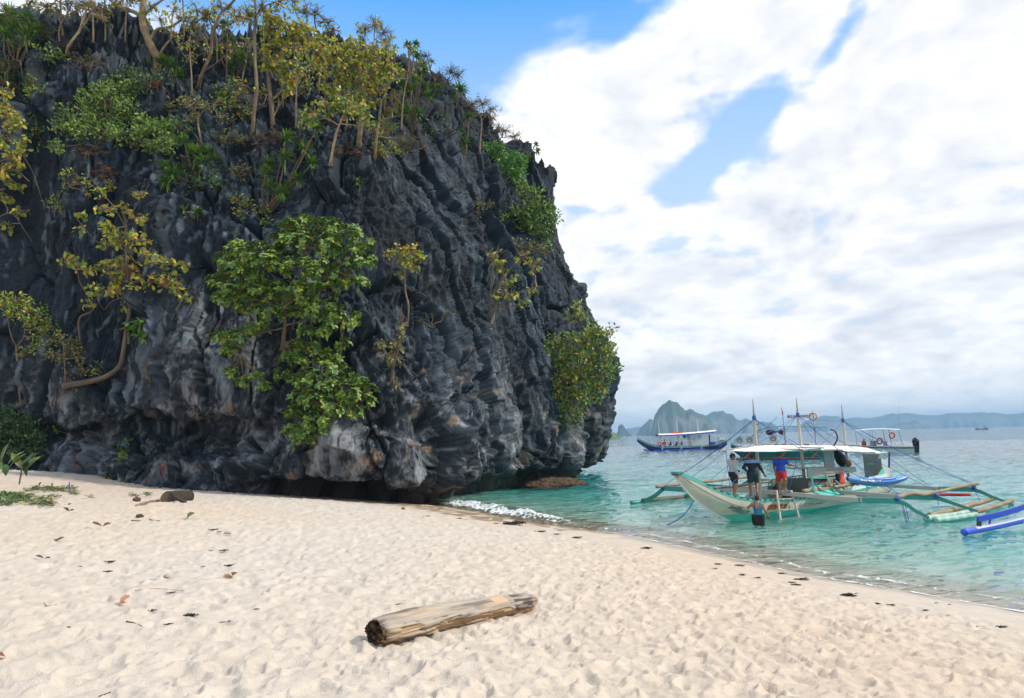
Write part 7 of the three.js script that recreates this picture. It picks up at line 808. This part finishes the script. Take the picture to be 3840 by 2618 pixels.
{ // lacy foam: froth of the breaking wave, and thin films further along
  const lace = (x, z, s) => { const a = worley(x * 1.7 + 0.5 * n3(x, 1, z), 0.3, z * 1.7 + 0.5 * n3(x, 5, z)), e = a.f2 - a.f1, b = worley(x * 4.3, 2.3, z * 4.3); return Math.max(1 - e / 0.16, (1 - (b.f2 - b.f1) / 0.2) * 0.8) + s; };
  const strip = (name, label, sA, sB, tA, tB, ns, nt, keep, lift, mat) => { const P = [], idx = []; for (let i = 0; i <= ns; i++) for (let j = 0; j <= nt; j++) { const f = (lerp(sA, sB, i / ns) - 57.5) / 60.5 * 700, k = clamp(Math.floor(f), 0, 699), q = f - k, c0 = course[k], c1 = course[k + 1], t = lerp(tA, tB, j / nt), x = lerp(c0.x, c1.x, q) + lerp(c0.nx, c1.nx, q) * t, z = lerp(c0.z, c1.z, q) + lerp(c0.nz, c1.nz, q) * t; P.push([x, z, lerp(c0.s, c1.s, q), t]); }
    const b = new MB(); for (const [x, z, s, t] of P) { const y = Math.max(seaH(x, z, Math.hypot(x, z)), baseH(x, z) + 0.012); b.v(x, y + lift(x, z, s, t), z, x, z); } for (let i = 0; i < ns; i++) for (let j = 0; j < nt; j++) { const a = i * (nt + 1) + j, p = P[a]; if (keep(p[0], p[1], p[2], p[3])) b.quad(a, a + 1, a + nt + 2, a + nt + 1); }
    return tag(b.build(name, mat), label, null, null, 'stuff'); };
  const froth = std(lin(0.80, 0.83, 0.84), 0.9, { side: THREE.DoubleSide }), edge = (s) => 0.25 * n3(s * 0.22, 3, 1) + 0.12 * n3(s * 0.8, 7, 1);
  strip('foam', 'white froth of the small wave breaking at the foot of the cliff', 64.2, 82, -3.4, 0.4, 520, 190, (x, z, s, t) => { const c = -0.75 + 0.35 * n3(x * 0.5, 1, z * 0.5), d = (t - c) / (0.36 + 0.6 * smoothstep(s, 70, 79)), env = smoothstep(s, 64.4, 66) * (1 - smoothstep(s, 72, 82)); return lace(x, z, 0.35 * n3(x * 5, 3, z * 5)) > 0.55 + 1.6 * Math.abs(d > 0 ? d * 0.6 : d) ** 1.5 - 0.7 * env + (1 - env) * 1.2; }, (x, z, s, t) => 0.012 + 0.06 * Math.max(0, fbm(x * 3, 1, z * 3, 3)) + 0.05 * (h3(Math.floor(x * 9), 1, Math.floor(z * 9)) / 256) * Math.exp(-(((t + 0.8) / 0.5) ** 2)), froth);
  strip('foam', 'thin lacy foam in the shallows along the beach', 77, 104, -6, 0.75, 900, 190, (x, z, s, t) => { const p = fbm(x * 0.28, 3, z * 0.28, 3), e0 = 0.30 + edge(s); if (t > e0) return false; const rim = Math.exp(-(((t - e0 + 0.10) / 0.10) ** 2)) + 0.7 * Math.exp(-(((t - e0 + 0.9 + 0.3 * n3(s * 0.5, 2, 4)) / 0.14) ** 2)) ; return lace(x, z, 0) > 1.22 - 0.56 * rim - 0.40 * Math.max(0, p) - 0.10 * smoothstep(t, -3.5, -0.2) - 0.06 * smoothstep(s, 90, 104); }, () => 0.012, froth);
}
{ // the weathered log
  const p0 = onSand(1392, 2418), p1 = onSand(2008, 2284), L = p0.distanceTo(p1) * 1.0, d = p1.clone().sub(p0).normalize(), g = thing('driftwood_log', 'long weathered driftwood log lying on the sand, crumbling dark near end', 'log', p0.clone()); g.quaternion.setFromRotationMatrix(new THREE.Matrix4().makeBasis(d, V(0, 1, 0).addScaledVector(d, -d.y).normalize(), d.clone().cross(V(0, 1, 0)).normalize()));
  const nu = 260, nv = 120, rad = (u) => (0.158 - 0.022 * u) * (1 - 0.10 * Math.exp(-u * 30)) * Math.pow(clamp((1.004 - u) / 0.06, 0, 1), 0.32), b = new MB(); b.col = [0, 0, 0];
  b.grid(nu, nv, (u, v) => { const a = v * 6.28318, ca = Math.cos(a), sa = Math.sin(a), x = u * L + 0.0, per = V(ca * 1.0, sa * 1.0, 0);
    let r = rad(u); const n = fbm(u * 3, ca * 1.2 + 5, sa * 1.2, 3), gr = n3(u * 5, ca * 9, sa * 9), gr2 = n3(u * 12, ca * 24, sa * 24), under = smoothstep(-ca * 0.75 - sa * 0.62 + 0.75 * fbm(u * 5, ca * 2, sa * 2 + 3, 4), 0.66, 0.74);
    const ck = Math.abs(n3(u * 2.2, ca * 5 + 8, sa * 5)), crack = (1 - smoothstep(ck, 0.0, 0.035)) * smoothstep(n3(u * 3, 8, ca * 2 + sa), -0.1, 0.2), split = (1 - smoothstep(Math.abs(n3(u * 26, 4, 2)), 0, 0.08)) * smoothstep(u, 0.72, 0.78) * (1 - smoothstep(u, 0.92, 0.96)) * smoothstep(n3(u * 9, ca * 3, sa * 3), -0.1, 0.15);
    r *= 1 + 0.20 * n + 0.05 * gr + 0.016 * gr2 - 0.09 * crack - 0.10 * split; r -= under * (0.020 + 0.012 * fbm(u * 30, ca * 4, sa * 4, 3));
    const rot = 1 - smoothstep(u + 0.03 * fbm(ca * 3, sa * 3, 2, 3) + 0.03 * Math.max(0, ca) , 0.0, 0.055); r *= 1 - rot * (0.10 + 0.22 * Math.abs(fbm(u * 40, ca * 6, sa * 6, 3)));
    let R = 0.37, G = 0.315, B = 0.265; const t = fbm(u * 4, ca * 2 + 1, sa * 2, 4), dk = smoothstep(t + 0.35 * gr, 0.06, 0.38), oc = smoothstep(fbm(u * 3 + 7, ca * 1.5, sa * 1.5, 3), 0.15, 0.35); R = lerp(R, 0.13, dk * 0.85); G = lerp(G, 0.105, dk * 0.85); B = lerp(B, 0.09, dk * 0.85); R = lerp(R, 0.50, oc * 0.5); G = lerp(G, 0.36, oc * 0.5); B = lerp(B, 0.22, oc * 0.5);
    R *= 1 + 0.28 * gr + 0.25 * gr2; G *= 1 + 0.28 * gr + 0.25 * gr2; B *= 1 + 0.28 * gr + 0.25 * gr2;
    const patch = smoothstep(u, 0.655, 0.665) * (1 - smoothstep(u, 0.755, 0.765)) * smoothstep(-sa, 0.0, 0.08) * (1 - smoothstep(-sa, 0.78, 0.86)) * (ca > 0 ? 1 : 0); R = lerp(R, 0.60, patch * 0.8); G = lerp(G, 0.38, patch * 0.8); B = lerp(B, 0.20, patch * 0.8);
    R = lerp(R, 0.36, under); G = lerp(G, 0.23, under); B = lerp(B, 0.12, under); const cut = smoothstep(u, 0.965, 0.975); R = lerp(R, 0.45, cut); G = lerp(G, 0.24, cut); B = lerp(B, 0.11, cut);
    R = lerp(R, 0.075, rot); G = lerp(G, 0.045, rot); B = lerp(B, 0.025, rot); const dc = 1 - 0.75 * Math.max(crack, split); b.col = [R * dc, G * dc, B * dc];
    return [x, ca * r * 0.92 + 0.125 + 0.022 * Math.sin(u * 5), -sa * r + 0.05 * Math.sin(u * 5.2 + 0.6), u * 2.2, v]; });
  // end faces
  const end = (u0, sgn, c1, c2, depth) => { const n = 30; const m = new MB(); m.col = [0, 0, 0]; m.grid(nv, n, (v, w) => { const a = v * 6.28318, ca = Math.cos(a), sa = Math.sin(a), r = rad(u0) * 0.93 * w * (1 - 0.12 * Math.abs(fbm(0, ca * 6, sa * 6, 2))), q = fbm(ca * w * 4, sa * w * 4, 3, 4), y = ca * r * 0.92 + 0.125, z = -sa * r + 0.028, k = smoothstep(q, -0.2, 0.4); m.col = [0, 1, 2].map((i) => lerp(c1[i], c2[i], k)); return [u0 * L + sgn * (depth * (0.4 * q - (1 - w) * 0.4)), y, z]; }); return m; };
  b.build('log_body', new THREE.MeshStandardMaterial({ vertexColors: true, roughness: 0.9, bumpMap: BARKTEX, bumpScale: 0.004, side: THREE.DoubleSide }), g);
  end(0.012, -1, [0.03, 0.018, 0.012], [0.16, 0.085, 0.035], 0.16).build('rotten_end', std(0xffffff, 0.95, { vertexColors: true, side: THREE.DoubleSide }), g);
  const R = rng(9); for (let k = 0; k < 40; k++) { const a = R() * 6.28, r = 0.05 + 0.085 * R(), q = new THREE.IcosahedronGeometry(0.007 + 0.010 * R(), 1), p = q.attributes.position; for (let i = 0; i < p.count; i++) { const j = 1 + 0.6 * n3(p.getX(i) * 90 + k, p.getY(i) * 90, p.getZ(i) * 90); p.setXYZ(i, p.getX(i) * j * 1.6, p.getY(i) * j, p.getZ(i) * j); } q.computeVertexNormals(); put('rotten_chunk', q, std(R() < 0.6 ? lin(0.05, 0.03, 0.02) : lin(0.11, 0.06, 0.028), 0.95), g).position.set(0.005 + 0.03 * R(), Math.cos(a) * r * 0.92 + 0.125, -Math.sin(a) * r + 0.028); }
}
// seaweed, leaves, sticks and stones
const ORD = 'first second third fourth fifth sixth seventh eighth ninth tenth eleventh twelfth thirteenth fourteenth fifteenth sixteenth seventeenth eighteenth nineteenth twentieth twenty-first twenty-second twenty-third twenty-fourth twenty-fifth twenty-sixth twenty-seventh twenty-eighth'.split(' ');
const weedMat = std(lin(0.022, 0.015, 0.008), 0.8, { side: THREE.DoubleSide });
const weeds = [[0, 1, 2, 3].map((k) => { const R = rng(300 + k), b = new MB(); for (let q = 0; q < 46; q++) { const a = R() * 6.28, r = R() * 0.5, p = V(Math.cos(a) * r, 0.01 + 0.06 * R(), Math.sin(a) * r * 0.45), e = p.clone().add(V((R() - 0.5) * 0.5, (R() - 0.35) * 0.14, (R() - 0.5) * 0.3)), m = p.clone().lerp(e, 0.5).add(V((R() - 0.5) * 0.1, 0.06 * R() + 0.02, (R() - 0.5) * 0.1)); b.tube([p, m, e], (t) => 0.028 * (1 - 0.7 * t), 4); } for (let q = 0; q < 16; q++) leaf(b, V((R() - 0.5) * 0.7, 0.03 + 0.05 * R(), (R() - 0.5) * 0.35), rdir(R).setY(0.1).normalize(), V(0, 1, 0), 0.22, 0.08); return b.geo(); })][0];
function weed(px, py, w, label, group, k) { const p = onSand(px, py), d = p.distanceTo(camera.position), s = w / 3.75 / FOC * d, g = thing('seaweed', label, 'seaweed', p, group); g.rotation.y = (px * 7.3) % 0.8 - 0.4; const m = put('fronds', weeds[k % 4], weedMat, g); m.scale.set(s, s * 0.9, s); return g; }
[[1600, 1938, 30], [1720, 1945, 22], [1860, 1964, 24], [1905, 1968, 46], [1930, 1966, 90], [2025, 1995, 40], [2085, 2005, 30], [2160, 2018, 40], [2424, 2058, 48], [2680, 2134, 22], [2690, 2117, 30], [2770, 2122, 34], [2783, 2157, 30], [2840, 2168, 26], [2930, 2152, 30], [2965, 2186, 30], [2985, 2195, 36], [3005, 2175, 50], [3175, 2235, 60], [3200, 2236, 26], [3290, 2264, 24], [3340, 2270, 28], [3470, 2290, 24], [3510, 2262, 14], [3555, 2308, 14], [3560, 2267, 12], [3660, 2350, 14], [3750, 2354, 40]].forEach(([x, y, w], k) => weed(x, y, w, `dark seaweed clump along the water line, ${ORD[k]} in order of distance from the cliff`, 'seaweed along the water line', k));
[[130, 2350, 14], [258, 2352, 16], [300, 2125, 14], [405, 2145, 32], [410, 2108, 34], [558, 2292, 40], [590, 2322, 22], [632, 2342, 30], [640, 2224, 28], [713, 2310, 58], [760, 2125, 16], [783, 2068, 30], [800, 1988, 30], [820, 1996, 22], [832, 2335, 22], [840, 2066, 34], [860, 2122, 36], [860, 2330, 18], [960, 2285, 20], [1118, 2330, 26], [1140, 2305, 24], [1210, 2502, 14], [1498, 2268, 30], [1570, 2258, 16], [1625, 2555, 20], [1750, 2432, 18]].forEach(([x, y, w], k) => weed(x, y, w, `small dark seaweed scrap on the dry sand, ${ORD[k]} counting from the left`, 'seaweed scraps on the dry sand', k + 1));
const drift = (name, label, pts, r, mat, cat = 'stick') => { const c = pts.map(([x, y, h]) => { const p = onSand(x, y); p.y += (h ?? 0) + r * 0.7; return p; }); const g = thing(name, label, cat, c[0].clone()); new MB().tube(curve(c.map((p) => p.clone().sub(c[0])), 14), (t) => r * (1 - 0.45 * t), 6, true, 0.25).build('wood', mat, g); return g; };
const dark = std(lin(0.05, 0.035, 0.028), 0.9), pale = std(lin(0.34, 0.26, 0.18), 0.9, { map: BARKTEX });
drift('stick', 'short dark bent stick on the sand left of the big log', [[473, 2333], [500, 2338], [530, 2350]], 0.009, dark);
drift('stick', 'dark stick cut by the lower edge of the photo at the left', [[372, 2615], [395, 2606], [415, 2598]], 0.007, dark);
drift('stick', 'long thin reddish straw on the sand, lower one of a pair', [[505, 2215], [580, 2208], [690, 2216]], 0.005, std(lin(0.35, 0.16, 0.09), 0.9));
drift('stick', 'thin curled straw on the sand, upper one of a pair', [[523, 2188], [545, 2178], [620, 2172]], 0.006, std(lin(0.32, 0.15, 0.09), 0.9));
drift('stick', 'twig with a dry reddish leaf on the left of the sand', [[165, 2262], [180, 2274], [212, 2268]], 0.006, std(lin(0.20, 0.07, 0.04), 0.9));
drift('branch', 'pale curved branch half buried by the cut log under the cliff', [[510, 1902], [560, 1885], [610, 1876]], 0.05, pale, 'branch');
drift('stick', 'dark straight twig on the sand below the cut log', [[480, 1952], [500, 1953], [528, 1954]], 0.015, dark);
drift('stick', 'dry twig on the sand right of the left boulder', [[560, 1950], [585, 1954], [600, 1955]], 0.014, dark);
{ // cut log below the cliff
  const p = onSand(628, 1884), q = onSand(700, 1878); p.y += 0.14; q.y += 0.14; const g = thing('cut_log', 'short dark sawn log lying at the foot of the cliff', 'log', p.clone()); const d = q.clone().sub(p).multiplyScalar(0.55).add(V(0.1, 0, -0.7)); new MB().tube(curve([V(0, 0, 0), d.clone().multiplyScalar(0.5), d], 12), (t) => 0.27 - 0.05 * t, 18, false, 0.12).build('bark', std(lin(0.05, 0.04, 0.032), 0.9, { map: BARKTEX, bumpMap: BARKTEX, bumpScale: 0.03 }), g); const f = new THREE.CircleGeometry(0.245, 24), m = put('cut_face', f, std(lin(0.17, 0.12, 0.08), 0.9, { map: BARKTEX }), g); m.lookAt(d.clone().multiplyScalar(-1)); m.position.copy(d.clone().normalize().multiplyScalar(-0.005)); new MB().tube([V(0.3, 0.05, 0.1), V(0.6, -0.05, 0.25), V(0.8, -0.12, 0.3)], 0.07, 7).build('knot', dark, g); }
function stone(name, label, px, py, w, squash, mat, cat, seed, sink = 0.3) { const p = onSand(px, py), s = w / 2 / 3.75 / FOC * p.distanceTo(camera.position), q = new THREE.IcosahedronGeometry(1, 12), a = q.attributes.position; for (let i = 0; i < a.count; i++) { const x = a.getX(i), y = a.getY(i), z = a.getZ(i), k = 1 + 0.30 * n3(x * 1.1 + seed, y * 1.1, z * 1.1) + 0.12 * n3(x * 3 + seed, y * 3, z * 3) + 0.05 * n3(x * 9, y * 9, z * 9); a.setXYZ(i, x * k, y * k * squash, z * k * 0.8); } q.computeVertexNormals(); const m = put(name, q, mat); m.scale.setScalar(s); m.position.copy(p).add(V(0, s * squash * (1 - sink), 0)); return tag(m, label, cat); }
const rockM = std(lin(0.085, 0.085, 0.085), 0.9, { map: weather, bumpMap: BARKTEX, bumpScale: 0.02 });
stone('coconut', 'brown coconut husk alone on the sand below the cut log', 524, 1940, 24, 0.55, std(lin(0.13, 0.085, 0.05), 0.9, { map: BARKTEX }), 'coconut', 3);
stone('pebble', 'pale grey pebble on the sand right of the coconut husk', 855, 2002, 24, 0.4, std(lin(0.36, 0.33, 0.28), 0.9), 'pebble', 5);
stone('pebble', 'grey stone half sunk in sand near the thin straws', 628, 2165, 22, 0.6, std(lin(0.42, 0.37, 0.31), 0.9), 'pebble', 8);
stone('dead_leaf', 'orange yellow crumpled dry leaf on the sand right of the seaweed', 1030, 2155, 22, 0.35, std(lin(0.55, 0.26, 0.05), 0.8), 'dead leaf', 12);
stone('rock', 'small brown rock in the wet sand where the sea meets the cliff', 1512, 1910, 14, 0.7, std(lin(0.28, 0.13, 0.04), 0.9), 'rock', 14);
stone('rock', 'dark brown stone at the foot of the cliff left of the cut log', 512, 1880, 26, 0.6, std(lin(0.10, 0.055, 0.035), 0.9), 'rock', 15);
{ // reef shelf of brown rock under the overhang
  const a = onLevel(1990, 1826, 0), b1 = onLevel(2165, 1816, 0), g = thing('reef_rock', 'rough brown rock shelf at the water line under the overhang', 'rock', a.clone().lerp(b1, 0.5)); const d = b1.clone().sub(a), q = new THREE.IcosahedronGeometry(1, 28), p = q.attributes.position, L = d.length() / 2 + 0.6; for (let i = 0; i < p.count; i++) { const x = p.getX(i), y = p.getY(i), z = p.getZ(i), k = 1 + 0.22 * fbm(x * 3, y * 2, z * 2, 4) + 0.06 * n3(x * 22, y * 9, z * 9); p.setXYZ(i, x * k * L, y * k * 0.55 + 0.08 * n3(x * 14, 3, z * 3), z * k * 1.5); } q.computeVertexNormals(); const m = put('shelf', q, std(lin(0.10, 0.062, 0.033), 0.95, { map: weather, bumpMap: BARKTEX, bumpScale: 0.05 }), g); g.rotation.y = Math.atan2(-d.z, d.x); }
// creeping beach vine at the left, dead leaves
const vineLeaves = (label, spots, pal, seed, len = 0.12) => { const R = rng(seed), g = thing('beach_vine', label, 'creeping plant', onSand(spots[0][0], spots[0][1])), b = new MB(), st = new MB(); for (const [x, y, w, n] of spots) { let last = null; for (let k = 0; k < n; k++) { const p = onSand(x + (R() - 0.5) * 2 * w, y + (R() - 0.5) * w * 0.34).sub(g.position), c = PAL[pal][Math.floor(R() * PAL[pal].length)]; b.col = c.map((z) => z * (0.8 + 0.5 * R())); p.y += 0.02 + 0.10 * R(); leaf(b, p, rdir(R).setY(0.25).normalize(), V(0, 1, 0), len * (0.8 + 0.7 * R()), len * 0.85); if (last && k % 3 === 0) st.tube([last, last.clone().lerp(p, 0.5).setY(Math.min(last.y, p.y)), p], 0.008, 4); last = p; } } b.build('leaves', leafMat(0.62, 0.3), g); st.build('stems', bark('#6d6a3c'), g); return g; };
vineLeaves('bright green creeping vine on the sand at the left edge', [[30, 1862, 50, 130], [70, 1880, 50, 90], [20, 1892, 30, 50], [90, 1866, 30, 40]], 'bright', 71);
vineLeaves('green creeping vine patch in front of the painted rock slab', [[160, 1836, 40, 80], [210, 1840, 50, 80], [260, 1836, 30, 40], [275, 1853, 18, 26], [110, 1842, 24, 26]], 'green', 72);
vineLeaves('sparse yellowish vine patch on the sand right of the bright green vine', [[150, 1890, 50, 70], [175, 1896, 30, 40], [110, 1862, 30, 26], [160, 1873, 26, 30], [210, 1868, 26, 16]], 'mixed', 73);
vineLeaves('few green vine leaves on the sand by the foot of the left boulder', [[548, 1858, 20, 20], [510, 1866, 12, 12], [340, 1868, 16, 8], [490, 1860, 16, 10]], 'green', 74);
const fallen = (px, py, label, c, len = 0.16) => { const p = onSand(px, py), R = rng(px * 7 + py), b = new MB(), g = thing('fallen_leaf', label, 'dead leaf', p); b.col = c; leaf(b, V(0, 0.02, 0), rdir(R).setY(0.25).normalize(), V(0.2, 1, 0.1), len, len * 0.6, 0.3, -0.1); leaf(b, V(0.02, 0.015, 0.03), rdir(R).setY(0.15).normalize(), V(0, 1, 0.3), len * 0.7, len * 0.5, 0.3, 0.1); b.build('blade', leafMat(0.62, 0.3), g); };
fallen(255, 1920, 'dark reddish curled leaf on the sand below the pink one', [0.12, 0.045, 0.02], 0.26); fallen(254, 1898, 'pink red leaf on the sand below the vines', [0.50, 0.14, 0.14], 0.2); fallen(384, 1977, 'lone brown leaf on the sand left of the coconut husk', [0.12, 0.05, 0.035], 0.26); fallen(210, 2034, 'small brown leaf with a dark stem on the left sand', [0.17, 0.07, 0.03], 0.16); fallen(20, 2472, 'brown leaf at the lower left edge of the sand', [0.20, 0.08, 0.04], 0.10); fallen(446, 2272, 'pale reddish dry leaf on the sand right of the twig', [0.45, 0.22, 0.13], 0.16); fallen(700, 1946, 'olive green dead leaf on the sand below the cliff', [0.14, 0.16, 0.03], 0.3); fallen(85, 1788 + 105, 'yellow leaf lying among the sparse vines', [0.5, 0.38, 0.03], 0.2); fallen(165, 2098, 'thin dark leaf on the left sand above the twig', [0.08, 0.05, 0.04], 0.14); fallen(870, 2165, 'dark and orange leaf scrap on the sand by the seaweed', [0.32, 0.14, 0.02], 0.2);
{ const p = onSand(258, 1848), g = thing('stake', 'small blue stake standing in the sand among the vines', 'stake', p); new MB().tube([V(0, -0.05, 0), V(0.01, 0.2, 0), V(0, 0.42, 0)], 0.022, 8).build('post', M.blue, g); const q = onSand(266, 2272), g2 = thing('plastic_scrap', 'small blue plastic scrap on the sand near the twig', 'litter', q); new MB().tube([V(0, 0.012, 0), V(0.02, 0.02, 0.02), V(0.045, 0.012, 0.03)], 0.012, 8).build('plastic', M.blue, g2); }
{ // leafy seedling at the far left foot of the cliff
  const p = onSand(40, 1806), R = rng(88), g = thing('seedling', 'young plant with large upright paddle leaves at the left edge of the beach', 'plant', p); for (let k = 0; k < 12; k++) { const b = new MB(), c = PAL.green[k % 3]; b.col = k === 3 ? [0.28, 0.22, 0.03] : c.map((z) => z * (0.7 + 0.5 * R())); const a = R() * 6.28, d = V(Math.cos(a) * 0.55, 0.9, Math.sin(a) * 0.4).normalize(); leaf(b, V(0, 0, 0), d, V(-d.x, 0.4, 0.6), 0.55 + 0.3 * R(), 0.26, 0.12, 0.3); const m = b.build('leaf', leafMat(0.5, 0.3), g); m.position.set((R() - 0.5) * 1.0, 0.1 + 0.5 * R(), (R() - 0.5) * 0.4); } new MB().tube([V(0.3, -0.1, 0), V(0.35, 0.3, 0), V(0.4, 0.6, 0.05)], 0.025, 6).build('stem', bark('#8a7358'), g); }
// red paint on the rock: letters and arrows
const paintM = std(lin(0.33, 0.035, 0.03), 0.8, { side: THREE.DoubleSide });
function painted(label, strokes, w) { const g = thing('painted_mark', label, 'graffiti', hit(strokes[0][0][0], strokes[0][0][1]).p.clone()); for (const s of strokes) { const b = new MB(); let prev = null; const pts = []; for (let k = 0; k < s.length - 1; k++) for (let q = 0; q < 5; q++) pts.push([lerp(s[k][0], s[k + 1][0], q / 5), lerp(s[k][1], s[k + 1][1], q / 5)]); pts.push(s[s.length - 1]); for (const [x, y] of pts) { const cs = [[x - w, y - w * 0.3], [x + w, y + w * 0.3]].map(([X, Y]) => { const h = hit(X, Y), d = camera.position.clone().sub(h.p).normalize(); return h.p.clone().addScaledVector(d, 0.012).sub(g.position); }); const n = b.n; for (const c of cs) b.v(c.x, c.y, c.z); if (prev !== null) b.quad(prev, prev + 1, n + 1, n); prev = n; } b.build('stroke', paintM, g); } }
painted('red painted letters SL with an arrow on the pale rock slab in the middle', [[[612, 1736], [600, 1738], [600, 1748], [610, 1752], [609, 1760], [597, 1760]], [[616, 1736], [616, 1758], [622, 1758]], [[604, 1788], [604, 1772]], [[599, 1776], [604, 1768], [609, 1776], [604, 1772]]], 2.0);
painted('red painted letters with an arrow on the left rock slab', [[[281, 1712], [281, 1700], [291, 1700], [291, 1706], [282, 1707]], [[297, 1706], [297, 1701], [303, 1703], [308, 1702], [308, 1707]], [[279, 1760], [279, 1736]], [[274, 1742], [279, 1732], [284, 1742], [279, 1736]]], 2.0);
scene.traverse((o) => { if (o.isMesh) o.castShadow = o.receiveShadow = true; });
renderer.render(scene, camera);
